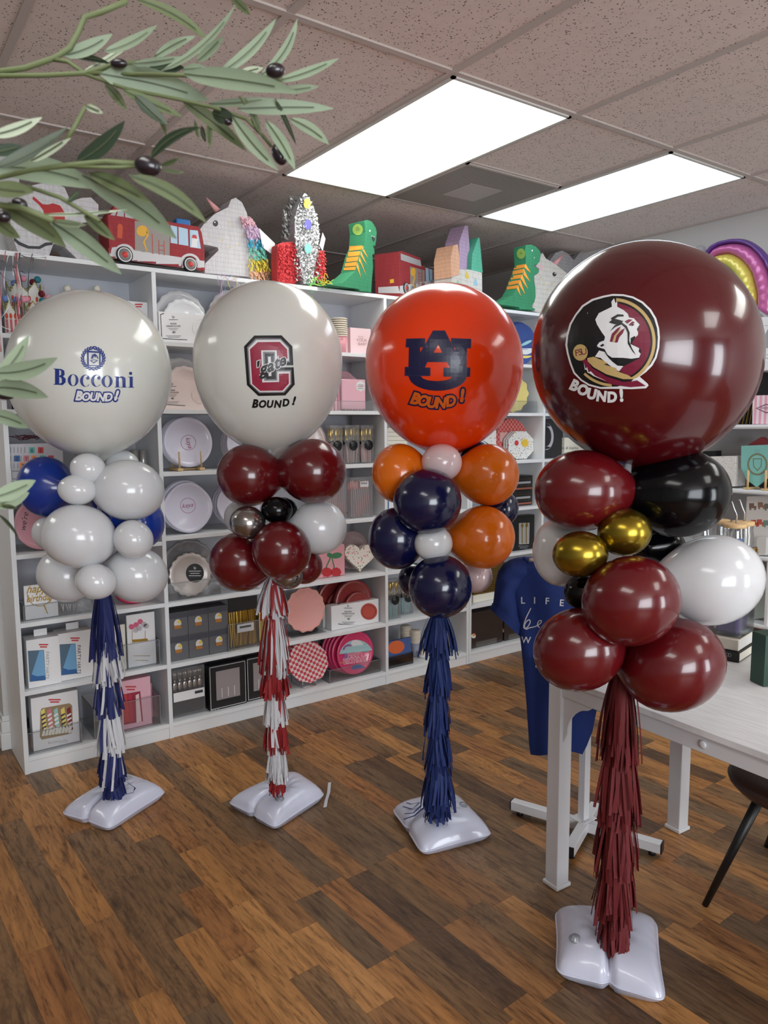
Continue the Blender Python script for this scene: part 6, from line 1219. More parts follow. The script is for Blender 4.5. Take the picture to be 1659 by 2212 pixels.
for bi, (nm, m_) in enumerate((('purple_band', (104, 72, 150)), ('pink_band', (196, 100, 160)), ('yellow_band', (220, 206, 96)), ('green_band', (80, 158, 96)), ('blue_band', (120, 176, 206)))):
    A_, B_ = smooth(BD[bi]), smooth(BD[bi+1]); vs = []; fs = []; nb = 8; na = len(A_)-1
    for i in range(na+1):
        for j in range(nb+1):
            k = j/nb; p = A_[i]*(1-k)+B_[i]*k; h = (math.sin(PI*k)**.5)*(.035 if bi < 3 else .024)*(1+.10*math.sin(i*1.9))*min(1, .3+i*.5, .3+(na-i)*.5)
            vs.append(atX(1150+p.x/k5, 500+p.y/k5, 3.40)-Vector((h, 0, 0)))
    m0 = len(vs); vs += [v+2*Vector((3.40-v.x, 0, 0)) for v in vs]; w = nb+1
    for s_ in (0, m0):
        for i in range(na):
            for j in range(nb): fs.append((s_+i*w+j, s_+(i+1)*w+j, s_+(i+1)*w+j+1, s_+i*w+j+1))
    MB().add(vs, fs, 0, True).build(nm, mat('foil_'+nm, m_, .3, .2, coat=.4), t)
wf = mat('white_foil', (196, 198, 206), .25, .3, coat=.4)
for k, (x, y, r_) in enumerate(((1494, 552, 17), (1512, 545, 14), (1590, 690, 26), (1616, 680, 22), (1632, 694, 18), (1600, 720, 24))):
    c = atX(x, y, 3.47); MB().ball(c, .028, r_*depth(c)/FPX, r_*depth(c)/FPX, 12).build('cloud_puff', wf, t)
o = xslab('picture_box', [(1632, 687), (1720, 682), (1720, 764), (1629, 768)], 3.335, .02, paper, 1.739); tag(o, 'white printed box with a small house drawing on top of the right shelves', 'box')
ann('house_drawing', o, [shape2d([[(1653, 722), (1659, 710), (1668, 722), (1668, 752), (1654, 752)]]), lines2d(1651, 1664, (703,), 1)], greyink)
for k in range(4):
    xb = 1594+k*8; xt = 1626+k*4
    o = xslab('gold_edged_board', [(xb, 912), (xb+5, 912), (xt+3, 798), (xt, 798)], 3.345, .20, blackc, 1.392, bev=0); tag(o, f'black gold-edged board leaning on the right shelf, {("first", "second", "third", "fourth")[k]} from the big maroon balloon', 'board', 'black gold-edged boards')
    xslab('gold_edge', [(xb, 912), (xb+1.4, 912), (xt+1.2, 798), (xt, 798)], 3.343, .002, gold, 1.393, o, 0)
o = xslab('dark_card', [(1634, 818), (1652, 826), (1650, 860), (1633, 858)], 3.56, .01, blackc); o.location.z = 0 if False else o.location.z; tag(o, 'dark card leaning at the back behind the pink striped napkins', 'card')
o = bpy.data.objects[o.name]; v_, f_ = REG[o.name]
stp = mat('pink_stripe', (222, 150, 176), .5); N, L = nt(stp); sx_ = N.new('ShaderNodeSeparateXYZ'); L.new(posnode(stp), sx_.inputs[0]); L.new(mixc(stp, math_(stp, 'GREATER_THAN', math_(stp, 'FRACT', math_(stp, 'MULTIPLY', sx_.outputs[1], 38)), .5), rgb((226, 160, 184)), rgb((230, 218, 222))), bsdf(stp).inputs['Base Color'])
o = xslab('napkin_pack', [(1626, 850), (1700, 848), (1700, 912), (1625, 912)], 3.32, .07, stp, 1.392); tag(o, 'pink and white striped napkins on the right wall shelf', 'napkins')
ann('diamond_motif', o, [shape2d([[(1632, 882), (1656, 872), (1680, 882), (1656, 893)], [(1636, 882), (1656, 874.5), (1676, 882), (1656, 890.5)]]), text2d('SWEETS', 1655, 884, 5)], mat('mauve_ink', (120, 84, 104), .5))
flw = mat('vehicle_pattern', (216, 212, 208), .5); N, L = nt(flw); vv = N.new('ShaderNodeTexVoronoi'); vv.inputs['Scale'].default_value = 110; L.new(posnode(flw), vv.inputs[0]); L.new(mixc(flw, math_(flw, 'LESS_THAN', vv.outputs['Distance'], .22), rgb((218, 214, 210)), rgb((150, 140, 120))), bsdf(flw).inputs['Base Color'])
o = xslab('napkin_pack', [(1526, 982), (1590, 980), (1588, 1046), (1532, 1046)], 3.34, .1, flw, 1.056); tag(o, 'white small-patterned napkins with a black tag, right of the black balloon', 'napkins')
ann('black_tag', o, [shape2d(quad(1567, 983, 1582, 1003))], blackc); ann('tag_text', o, [lines2d(1570, 1579, (987, 992, 998), 1)], paper, .0014)
o = xslab('gift_box', [(1496, 972), (1546, 970), (1546, 1040), (1496, 1040)], 3.48, .06, blackc, 1.056); tag(o, 'black glossy pack behind the patterned napkins on the right shelf', 'box')
sh = [(1601, 962), (1615, 961), (1700, 959), (1672, 1015), (1656, 1036), (1634, 1050), (1612, 1032), (1601, 1006)]
sh = [(1601, 961), (1668, 958), (1668, 1005), (1656, 1032), (1634, 1050), (1612, 1034), (1601, 1008)]
o = xslab('shield_plate', sh, 3.345, .012, mat('aqua_plate', (128, 192, 184), .35, coat=.3), 1.068); tag(o, 'aqua shield-shaped plate with a gold crest on a wooden stand', 'plate')
ann('crest', o, [shape2d([ell(1636, 1003, 22, 24), ell(1636, 1003, 18, 20)]), shape2d([[(1626, 990), (1646, 990), (1645, 1008), (1636, 1018), (1627, 1008)], [(1628, 992), (1644, 992), (1643, 1007), (1636, 1015), (1629, 1007)]])], mat('crest_gold', (120, 128, 100), .5))
ann('black_tag', o, [shape2d(quad(1627, 960, 1645, 984))], blackc, .0014); ann('tag_text', o, [lines2d(1630, 1642, (972, 977), 1)], greyink, .002)
t = thing('plate_stand', 'wooden peg stand in front of the aqua shield plate', 'plate stand', (3.33, -1.2, 1.0568))
for x in (1616.5, 1655): a = atX(x, 1016, 3.325); MB().tube([(3.325, a.y, 1.06), (3.325, a.y, a.z)], .006, 10).build('peg', tan, t); MB().box(3.308, 3.42, a.y-.014, a.y+.014, 1.0568, 1.066).build('foot', tan, t, .002)
o = xslab('striped_party_hat', [(1614, 962), (1643, 944), (1664, 962)], 3.45, .05, mat('hat_stripe', (150, 60, 66), .5)); 
for ob in (o,): ob.data.transform(Matrix.Translation((0, 0, 0)))
tag(o, 'maroon striped pointed hat peeping over the shield plate', 'party hat')
hb = xslab('gift_box', [(1614, 963), (1664, 963), (1664, 1040), (1614, 1040)], 3.45, .05, blackc, 1.056); tag(hb, 'dark box under the striped hat, behind the shield plate', 'box')
ann('stripe', o, [shape2d([[(1622+k*9, 962), (1626+k*9, 962), (1640+k*4, 948+k*3), (1637+k*4, 946+k*3)]]) for k in range(3)], cream)
tw = xslab('printed_towel', [(1613, 1076), (1700, 1072), (1700, 1190), (1607, 1196)], 3.36, .008, mat('towel_white', (210, 206, 202), .8), .716); tag(tw, 'white cloth printed with little brown and red trucks on the right shelf', 'cloth')
for k, (x, y, m_) in enumerate(((1626, 1095, (120, 98, 84)), (1645, 1093, (140, 110, 92)), (1659, 1096, (110, 110, 104)), (1630, 1131, (180, 84, 66)), (1643, 1130, (190, 90, 70)), (1657, 1132, (110, 140, 130)))):
    m__ = mat(f'truck_ink_{k}', m_, .7); ann('truck_motif', tw, [shape2d(quad(x-8, y-8, x+3, y+3)), shape2d(quad(x+3, y-2, x+8, y+3)), shape2d([ell(x-5, y+5, 2.2, 2.2, 10)]), shape2d([ell(x+5, y+5, 2.2, 2.2, 10)])], m__)
o = xslab('folded_cloth_stack', [(1636, 1156), (1656, 1156), (1654, 1194), (1630, 1194)], 3.31, .045, mat('cloth_white', (204, 202, 198), .8), .716); tag(o, 'small stack of folded white cloths in front of the truck-printed cloth', 'cloth')
ann('fold_line', o, [shape2d(quad(1632, 1160+k*6, 1656, 1161+k*6)) for k in range(6)], greyink)
o = xslab('scooter_card', [(1632, 1262), (1656, 1258), (1652, 1322), (1630, 1326)], 3.38, .02, mat('sage_card', (176, 188, 180), .5), .36); 
v_, f_ = REG[o.name]; tag(o, 'grey-green card with a little vehicle picture on the lowest right shelf', 'card')
# ================================================================== TABLE AND WHAT STANDS ON IT
TB = .672; th = math.radians(2.8); ax = Vector((math.sin(th), math.cos(th), 0)); bx__ = Vector((math.cos(th), -math.sin(th), 0))  # ax runs away from the camera
L0 = Vector((1.152, -1.784, 0))
wmet = mat('white_metal', (208, 208, 212), .35, coat=.2)
grain = mat('white_grain_laminate', (216, 216, 218), .4); N, L = nt(grain); L.new(ramp(grain, noise(grain, posnode(grain, (60, 3, 1)), 4, 4), [(.35, rgb((205, 205, 208))), (.6, rgb((222, 222, 224)))]), bsdf(grain).inputs['Base Color'])
t = thing('table', 'white table with square metal legs beside the nearest balloon stand', 'table', (L0.x+.3, L0.y-.7, 0))
ln_, wd_ = 1.45, .634
MB().obox(L0-ax*(ln_-.05)-bx__*.012+Vector((0, 0, TB-.018)), ax*(ln_+.012), bx__*(wd_+.024), (0, 0, .018)).build('table_top', grain, t, .002)
def leg(o0):
    l = MB().obox(o0+Vector((0, 0, .012)), ax*.05, bx__*.05, (0, 0, TB-.018-.0125)).build('leg', wmet, t, .003)
    MB().obox(o0-ax*.005-bx__*.005+Vector((0, 0, .001)), ax*.06, bx__*.06, (0, 0, .012)).build('foot_cap', mat('foot_white', (214, 214, 216), .4), l, .002)
for i in (0, 1):
    for j in (0, 1): leg(L0-ax*(ln_-.11)*i+bx__*(wd_-.05)*j)
for j in (0, 1): MB().obox(L0-ax*(ln_-.11)+ax*.05+bx__*(wd_-.035)*j+bx__*.005+Vector((0, 0, TB-.066)), ax*(ln_-.16), bx__*.025, (0, 0, .047)).build('side_rail', wmet, t, .002)
for i in (0, 1): MB().obox(L0-ax*(ln_-.11)*i+bx__*.05+ax*.012+Vector((0, 0, TB-.066)), bx__*(wd_-.10), ax*.025, (0, 0, .047)).build('end_rail', wmet, t, .002)
def bracket(o0, d):
    P = [Vector((0, 0, 0)), d*.11]+[d*(.11-.095*math.sin(a))+Vector((0, 0, -.012-.095*(1-math.cos(a)))) for a in [PI/2*k/8 for k in range(9)]][1:]+[Vector((0, 0, -.14))]
    P = [o0+p+Vector((0, 0, TB-.067)) for p in P]; MB().prism(P, bx__*.006).build('corner_bracket', wmet, t)
bracket(L0+bx__*.012, -ax)
for (x, y) in ((1500, 1590),):
    pc_ = atX(x, y, 1.125); 
    b0 = L0-ax*.46-bx__*0+bx__*.004+Vector((0, 0, TB-.043)); MB().lathe([(.010, 0), (.010, .003), (.006, .005)], b0, -bx__, 20).build('bolt_cap', wmet, t)
# books
def obox_item(name, label, cat, c, e1, e2, h, m, group=None, bev=.002): o = MB().obox(c, e1, e2, (0, 0, h)).build(name, m, bevel=bev); return tag(o, label, cat, group)
TZ = TB+.0012
c0 = atZ(1596, 1432, TZ); cR = atZ(1655, 1392, TZ); e1 = (cR-c0)*1.0; e1 = e1.normalized()*.17; e2 = Vector((-e1.y, e1.x, 0)).normalized()*.25
ob = obox_item('book', 'black hardback book, lower of the two books on the table', 'book', c0, e1, e2, .032, blackc); 
MB().obox(c0+e1*.02+e2*.0-e2.normalized()*.0005+Vector((0, 0, .004)), e1*.985, e2*.002, (0, 0, .024)).build('pages', cream, ob)
ann('spine_emblem', ob, [shape2d([ell(1571, 1414, 4, 4), ell(1571, 1414, 3, 3)]), shape2d([ell(1576, 1415, 4, 4), ell(1576, 1415, 3, 3)])], greyink)
c1_ = c0+e1*.03+e2*.02+Vector((0, 0, .0335)); ob = obox_item('book', 'cream hardback book with black title, upper of the two books on the table', 'book', c1_, e1*.86, e2*.93, .034, cream)
MB().obox(c1_+e1*.03-e2.normalized()*.0005+Vector((0, 0, .004)), e1*.82, e2*.002, (0, 0, .026)).build('pages', paper, ob)
T_ = bvh(ob); pr = lambda p: (829.5+FPX*(p-CAM).dot(RT)/(p-CAM).dot(fw), 1106-FPX*(p-CAM).dot(UP)/(p-CAM).dot(fw))
sa, sb = pr(c1_+Vector((0, 0, .017))), pr(c1_+e2*.93+Vector((0, 0, .017))); ang = math.degrees(math.atan2(sa[1]-sb[1], sa[0]-sb[0])); mx_, my_ = sa[0]+(sb[0]-sa[0])*.45, sa[1]+(sb[1]-sa[1])*.45
decal('spine_title', merge(text2d('BAR AND GAME', mx_, my_-1, 5.2, ang, 0, .04), text2d('HANDBOOK', mx_, my_+7, 5.2, ang, 0, .04)), T_, .0008, ink, ob)
# acrylic caddy with handle, pouches and tumblers
zc_ = TZ+.0335+.0355; cb_ = c0+e1*.14+e2*.03+Vector((0, 0, zc_-TZ)); w1, w2, hc = e1*.76, e2*.8, .205
mb = MB(); q0 = w1.normalized()*.003; q1 = w2.normalized()*.003
mb.obox(cb_, w1, q1, (0, 0, hc)); mb.obox(cb_+w2-q1, w1, q1, (0, 0, hc)); mb.obox(cb_, q0, w2, (0, 0, hc)); mb.obox(cb_+w1-q0, q0, w2, (0, 0, hc)); mb.obox(cb_+Vector((0, 0, .0002)), w1, w2, (0, 0, .003)); mb.obox(cb_+Vector((0, 0, hc)), w1, w2, (0, 0, .003))
t = thing('acrylic_caddy', 'clear acrylic caddy with a gold handle standing on the two books', 'caddy', cb_); mb.build('clear_box', CLEAR, t)
hh_ = cb_-q1*.8+Vector((0, 0, hc-.03)); MB().tube([hh_+w1*.12, hh_+w1*.12+Vector((0, 0, .085)), hh_+w1*.18+Vector((0, 0, .095)), hh_+w1*.80+Vector((0, 0, .095)), hh_+w1*.86+Vector((0, 0, .085)), hh_+w1*.86], .0038, 10).build('gold_handle', gold, t)
for k, (f1, f2, m_, nm) in enumerate(((.12, .06, (96, 84, 140), 'purple sweet pouch in the acrylic caddy, nearer one'), (.12, .50, (176, 120, 140), 'pink sweet pouch in the acrylic caddy behind the purple one'))):
    o = MB().obox(cb_+w1*f1+w2*f2+Vector((0, 0, .005)), w1*.7, w2*.34, (0, 0, .075)).build('sweet_pouch', mat(f'pouch_{k}', m_, .3, coat=.4), bevel=.008); tag(o, nm, 'sweets')
zt_ = cb_.z+hc+.0042
wood = mat('bamboo', (206, 172, 122), .5)
def tumbler(label, f1, f2, printed, R=.033, H=.135):
    c = cb_+w1*f1+w2*f2; c = Vector((c.x, c.y, zt_)); t = thing('glass_tumbler', label, 'tumbler', c, 'lidded glass tumblers')
    g = MB().lathe([(R*.88, .001), (R*.92, .004), (R, .02), (R, H*.72), (R*.9, H*.84), (R*.92, H*.95)], c, n=32, cap=False); g.lathe([(R*.86, .001), (.001, .0012)], c, n=32, cap=False); gg = g.build('glass_body', GLASS, t)
    MB().lathe([(R*1.0, H*.95), (R*1.02, H*.955), (R*1.02, H*1.03), (R*.98, H*1.04)], c, n=32).build('bamboo_lid', wood, t)
    MB().tube([c+Vector((.006, 0, .012)), c+Vector((.006, 0, H*1.22)), c+Vector((-.022, .004, H*1.55))], .0032, 8).build('metal_straw', steel, t)
    return t, gg, c
tumbler('lidded glass tumbler at the back right of the acrylic caddy', .80, .20, False); tumbler('lidded glass tumbler nearest the black balloon, mostly hidden', .30, .70, False, .030, .14)
tt_ = tumbler('front lidded glass tumbler printed IN MY in blue', .25, .20, True)
tumbler('lidded glass tumbler in the back left of the acrylic caddy', .78, .56, False)
t, gg, c = tt_
cx, cy = pr(c+Vector((0, 0, .075))); T_ = bvh(gg)
decal('blue_lettering', merge(text2d('IN·MY', cx-1, cy-2, 11, 2, 0, .07, sx=.95), ), T_, .001, mat('print_blue', (30, 84, 160), .4), t); decal('navy_lettering', merge(text2d('BOY', cx-1, cy+13, 12, 2, 0, .07), text2d('ERA', cx-1, cy+26, 11, 2, 0, .07)), T_, .001, mat('print_navy', (20, 40, 110), .4), t)
g0 = atZ(1649, 1484, TZ); o = obox_item('gift_box', 'dark green box at the right edge of the picture on the table', 'box', g0, Vector((.14, -.05, 0)), Vector((.02, .05, 0)), .145, mat('forest_green_card', (30, 62, 50), .45))
# ------------------------------------------------------------------ chair under the table
t = thing('chair', 'brown padded chair with thin black tapered legs tucked under the table', 'chair', (1.60, -2.30, 0))
ctr = Vector((1.60, -2.30, 0)); seat = MB()
def sfun(p, d): return Vector((p.x, p.y, p.z*(1 if p.z < 0 else .8)))
vs_n = 40; prof = []
for (r_, z) in ((.03, .362), (.13, .366), (.19, .382), (.212, .405), (.216, .418), (.205, .428), (.15, .424), (.001, .418)): prof.append((r_, z))
seat.lathe(prof, ctr, n=48, wav=.03, wn=4, wr0=.1); seat.build('seat', mat('brown_leather', (64, 42, 34), .45), t)
cbk = MB(); P = [ctr+Vector((.0+.21*math.sin(a), -.21*math.cos(a), 0)) for a in [math.radians(-60+k*10) for k in range(13)]]
vs = []
for p in P: vs += [p+Vector((0, 0, .45)), p+(p-ctr).normalized()*.03+Vector((0, 0, .585))]
cbk.add(vs, [(2*i, 2*i+2, 2*i+3, 2*i+1) for i in range(12)], 0, True); bk = cbk.build('backrest', MATS['brown_leather'], t, norm=False); md = bk.modifiers.new('s', 'SOLIDIFY'); md.thickness = .022
for (a, b_) in ((Vector((1.51, -2.20, .37)), Vector((1.448, -2.085, .001))), (Vector((1.71, -2.20, .37)), Vector((1.90, -2.03, .001))), (Vector((1.50, -2.42, .37)), Vector((1.42, -2.62, .001))), (Vector((1.71, -2.42, .37)), Vector((1.90, -2.60, .001)))):
    MB().tube([a, b_], [.015, .009], 14).build('leg', mat('black_metal', (16, 16, 18), .4), t)
for s_ in (-.14, .14): MB().tube([ctr+Vector((s_, -.14, .38)), ctr+Vector((s_*1.1, -.20, .5))], .009, 10).build('back_support', MATS['black_metal'], t)
# ------------------------------------------------------------------ garment stand and blue T-shirt
pa, pb_ = atZ(1107, 1727, .05), atZ(1430, 1820, .05); qa, qb = atZ(1229, 1830, .05), atZ(1286, 1733, .05)
t = thing('garment_stand', 'white metal garment stand with a crossed base behind the table leg', 'garment stand', ((pa.x+pb_.x)/2, (pa.y+pb_.y)/2, 0))
def beam(a, b_, nm):
    d = (b_-a).normalized(); n_ = Vector((-d.y, d.x, 0))*.0165; o = MB().obox(a-n_+Vector((0, 0, -.033)), b_-a, n_*2, (0, 0, .033)).build(nm, wmet, t, .002)
    for e_ in (a-d*.003, b_-d*.001): MB().obox(e_-n_+Vector((0, 0, -.0335)), d*.004, n_*2, (0, 0, .034)).build('end_cap', blackc, o)
    for e_ in (a+d*.03, b_-d*.03): MB().lathe([(.012, .001), (.010, .017)], (e_.x, e_.y, 0), n=14).build('rubber_foot', blackc, o)
    return o
beam(pa, pb_, 'base_beam'); beam(qa+Vector((0, 0, .001)), qb+Vector((0, 0, .001)), 'base_beam')
pp = atZ(1260, 1768, .05); MB().box(pp.x-.014, pp.x+.014, pp.y-.014, pp.y+.014, .052, .80).build('post', wmet, t, .002)
MB().box(pp.x-.011, pp.x+.011, pp.y-.011, pp.y+.011, .80, 1.02).build('inner_post', wmet, t, .001)
MB().box(pp.x-.035, pp.x+.035, pp.y-.03, pp.y+.03, .0515, .054).build('base_plate', wmet, t); MB().ball((pp.x-.024, pp.y-.02, .055), .005, .005, .003, 8).build('bolt', steel, t)
DS = depth(Vector((pp.x, pp.y, .8)))-.075
a_ = atD(1146, 1209, DS+.03); b_ = Vector((pp.x, pp.y, a_.z)); MB().tube([a_, b_+Vector((0, 0, .0))], .008, 8).build('top_arm', wmet, t)
MB().tube([b_, Vector((pp.x, pp.y, 1.0))], .008, 8).build('arm_joint', wmet, t)
shirt = mat('royal_cotton', (12, 40, 104), .85); bump(shirt, noise(shirt, posnode(shirt), 700, 1), .15, .001)
t = thing('t_shirt', 'royal blue T-shirt lettered LIFE hanging on the white garment stand', 'T-shirt', (pp.x, pp.y-.1, .3))
rows_ = [(1203, 1134, 1262), (1207, 1118, 1276), (1214, 1104, 1288), (1226, 1094, 1300), (1250, 1094, 1308), (1290, 1104, 1308), (1340, 1118, 1300), (1390, 1125, 1298), (1450, 1131, 1296), (1520, 1137, 1292), (1580, 1141, 1280), (1610, 1143, 1268), (1626, 1146, 1258)]
vs = []; nc = 30; nr = len(rows_)
RR = []
for i in range(nr-1):
    for k in range(5): u = k/5; RR.append(tuple(rows_[i][j]*(1-u)+rows_[i+1][j]*u for j in range(3)))
RR.append(rows_[-1]); nr = len(RR)
for i, (y, xl, xr) in enumerate(RR):
    v = i/(nr-1); thk = .052*min(1, .25+v*3)*(1-.25*v)
    for j in range(nc):
        a = 2*PI*j/nc; u = .5-.5*math.cos(a); side = math.sin(a)
        x = xl+(xr-xl)*u; yy_ = y+(6*math.sin(u*5+.7)+8*(u > .55)*(u-.55)*2)*max(0, v-.9)*10
        fold = .007*math.sin(u*17+v*3)*min(1, v*2)+.006*math.sin(u*9-v*7)
        D = DS-side*thk*(abs(side)**.1)-fold*side*1.0
        vs.append(atD(x, yy_, D))
fs = [(i*nc+j, i*nc+(j+1) % nc, (i+1)*nc+(j+1) % nc, (i+1)*nc+j) for i in range(nr-1) for j in range(nc)]
body = MB().add(vs, fs, 0, True).build('body', shirt, t, norm=False)
def sleeve(pts, flip=0):
    P = [atD(x, y, DS+.03) for x, y in pts]; o = MB().prism(P, -(fw*.075)).build('sleeve', shirt, t); md = o.modifiers.new('b', 'BEVEL'); md.width = .028; md.segments = 5; md.limit_method = 'ANGLE'; md.angle_limit = .6
    return o
def loft(name, rows, D, thk, m_, parent):
    vs = []; nc = 20; RW = []
    for i in range(len(rows)-1):
        for k in range(4): u = k/4; RW.append([rows[i][q]*(1-u)+rows[i+1][q]*u for q in range(4)])
    RW.append(rows[-1])
    for i, (xa, ya, xb, yb) in enumerate(RW):
        for j in range(nc):
            a = 2*PI*j/nc; u = .5-.5*math.cos(a); sd = math.sin(a); vs.append(atD(xa+(xb-xa)*u, ya+(yb-ya)*u, D-sd*thk*(1+.12*math.sin(u*11+i*.5))))
    n = len(RW); fs = [(i*nc+j, i*nc+(j+1) % nc, (i+1)*nc+(j+1) % nc, (i+1)*nc+j) for i in range(n-1) for j in range(nc)]
    o = MB().add(vs, fs, 0, True).build(name, m_, parent, norm=False); return o
sl = loft('sleeve', [(1136, 1202, 1140, 1250), (1118, 1204, 1130, 1262), (1101, 1209, 1122, 1272), (1086, 1219, 1118, 1282), (1076, 1234, 1117, 1292), (1070, 1260, 1118, 1306), (1067, 1288, 1121, 1328), (1064, 1310, 1127, 1352), (1059, 1316, 1122, 1374)], DS+.005, .046, shirt, t)
loft('sleeve', [(1272, 1204, 1262, 1250), (1290, 1208, 1280, 1270), (1308, 1222, 1286, 1290), (1320, 1250, 1290, 1310), (1326, 1290, 1290, 1340), (1334, 1330, 1286, 1372)], DS+.005, .046, shirt, t)
loft('sleeve_cuff', [(1064, 1302, 1128, 1350), (1058, 1315, 1122, 1374)], DS+.005, .050, shirt, sl)
ng = [atD(x, y, DS-.03) for x, y in ((1130, 1204), (1140, 1212), (1156, 1224), (1180, 1234), (1210, 1236), (1240, 1226), (1262, 1206))]; MB().tube(ng, .0045, 8).build('neck_rib', shirt, t)
hg = MB(); hg.tube([atD(1143, 1209, DS-.06), atD(1175, 1211, DS-.055)], .006, 8); hg.build('hanger_bar', mat('brushed_hanger', (186, 180, 168), .35, .3), t)
T_ = bvh(body); WP = mat('white_shirt_print', (200, 200, 206), .7)
S1 = lambda x, y: (1040+x/4.2536, 1180+y/4.2536)
def stroke(pts, w):
    A = []
    Q_ = []
    for i in range(len(pts)-1):
        for k in range(5):
            tt = k/5; a, b, c_, d_ = [Vector(p) for p in (pts[max(0, i-1)], pts[i], pts[i+1], pts[min(len(pts)-1, i+2)])]
            Q_.append(.5*((2*b)+(c_-a)*tt+(2*a-5*b+4*c_-d_)*tt*tt+(-a+3*b-3*c_+d_)*tt**3))
    Q_.append(Vector(pts[-1]))
    V = []
    for i, p in enumerate(Q_):
        d = (Q_[min(i+1, len(Q_)-1)]-Q_[max(0, i-1)]); n_ = Vector((-d.y, d.x)).normalized()*w/2; V += [tuple(p+n_), tuple(p-n_)]
    return V, [[2*i, 2*i+1, 2*i+3, 2*i+2] for i in range(len(Q_)-1)]
ar = [text2d(ch, *S1(x, y), 14.5, r_, 0, .015) for ch, x, y, r_ in (('L', 380, 526, 0), ('I', 488, 526, 0), ('F', 603, 532, 2), ('E', 735, 548, 4), ('W', 408, 890, 3))]
ar += [stroke([S1(*p) for p in pp_], 2.0) for pp_ in ([(455, 568), (410, 660), (388, 735), (400, 757), (425, 740), (447, 700), (440, 676), (415, 690), (395, 730), (410, 762), (440, 750), (500, 735), (545, 705), (548, 682), (525, 690), (515, 725), (535, 748)], [(508, 1068), (500, 1108), (512, 1108)], [(535, 1098), (522, 1108), (520, 1122), (534, 1128)])]
decal('printed_lettering', merge(*ar), T_, .0012, WP, t)
# ================================================================== OLIVE TREE REACHING IN FROM THE LEFT
KK = lambda x, y: (x/2.183, y/2.183)
LG = mat('sage_leaf', (122, 136, 112), .6, sss=.1); LD = mat('dark_olive_leaf', (38, 54, 36), .5); LO = mat('olive_green_leaf', (84, 94, 60), .6, sss=.1); LP_ = mat('pale_leaf_back', (168, 178, 154), .6); RIB = mat('leaf_midrib', (60, 70, 44), .6); STM = mat('olive_stem', (96, 106, 68), .6)
OLV = mat('black_olive', (26, 18, 26), .28, coat=.4)
tx = atD(-290, 500, .72); t = thing('olive_tree', 'artificial olive tree branches with sage leaves and dark olives, top left foreground', 'olive tree', (tx.x, tx.y, 0))
tr = MB().tube([(tx.x, tx.y, .25), (tx.x+.01, tx.y, 1.0), (tx.x-.01, tx.y+.01, 1.6), (tx.x, tx.y, 2.1)], [.022, .018, .014, .008], 10); tr.build('trunk', mat('olive_bark', (110, 96, 78), .9), t)
MB().lathe([(.09, .001), (.13, .02), (.15, .26), (.14, .27), (.13, .25), (.001, .25)], (tx.x, tx.y, 0), n=32).build('pot', mat('grey_pot', (130, 128, 126), .6), t)
rl = random.Random(11)
def leafs(lst, D0, conv, parent, name='foliage'):
    mb = MB()
    for (a, b_, w, ty, *cv) in lst:
        (x0, y0), (x1, y1) = conv(*a), conv(*b_); k = w/2.183 if conv is KK else w; bend = cv[0] if cv else rl.uniform(-.08, .08)
        D = D0+rl.uniform(-.03, .03); dz = rl.uniform(-.03, .03); n = 10; ctr_ = []; wv = []; dx, dy = x1-x0, y1-y0; ln = math.hypot(dx, dy); nx, ny = -dy/ln, dx/ln
        tilt = rl.uniform(-.5, .5)
        for i in range(n+1):
            s_ = i/n; bb_ = bend*ln*4*s_*(1-s_)*.5; x, y = x0+dx*s_+nx*bb_, y0+dy*s_+ny*bb_
            d_ = D+dz*s_; ctr_.append(atD(x, y, d_)); ww = k/2*(math.sin(PI*min(1, (s_*.97+.03))**.85)**.75 if 0 < s_ < 1 else .04)
            wv.append(((RT*nx-UP*ny)*ww+fw*tilt*ww)*d_/FPX)
        vs = []; 
        for p, q_ in zip(ctr_, wv): fo = -fw*q_.length*.25; vs += [p-q_+fo*0, p-fo*1.0, p+q_]
        mb.add(vs, [(3*i+j, 3*i+j+1, 3*i+4+j, 3*i+3+j) for i in range(n) for j in (0, 1)], ty, True)
        mb.strip([p-fw*(.0012+q_.length*.02)+fw*q_.length*.25*1 for p, q_ in zip(ctr_[:-2], wv[:-2])], [q_.normalized()*.0005 for q_ in wv[:-2]], 4, False)
    return mb.build(name, [LG, LD, LO, LP_, RIB], parent, norm=False)
def stem(parent, pts, D, r=.0018, conv=KK, ext=None):
    P = [atD(*conv(x, y), D) for x, y in pts]
    if ext: P = [Vector((tx.x, tx.y, ext))]+P
    return P, r
def branch(stems, lv, ol, D0, conv=KK):
    mb = MB()
    for s_ in stems: P, r = stem(None, s_[0], s_[1], s_[2], conv, s_[3] if len(s_) > 3 else None); mb.tube(P, r, 8)
    br = mb.build('branch', STM, t); leafs(lv, D0, conv, br)
    for (x, y, rx, ry, rot) in ol:
        px_, py_ = conv(x, y); k = 1/2.183 if conv is KK else 1; D = D0-.01; c = atD(px_, py_, D); cr, sr = math.cos(math.radians(rot)), math.sin(math.radians(rot))
        A_ = (RT*cr-UP*sr).normalized(); B_ = (RT*sr+UP*cr).normalized(); MB().ball(c, rx*k*D/FPX, ry*k*D/FPX, min(rx, ry)*k*D/FPX, 16, (A_, B_, -fw)).build('olive', OLV, br)
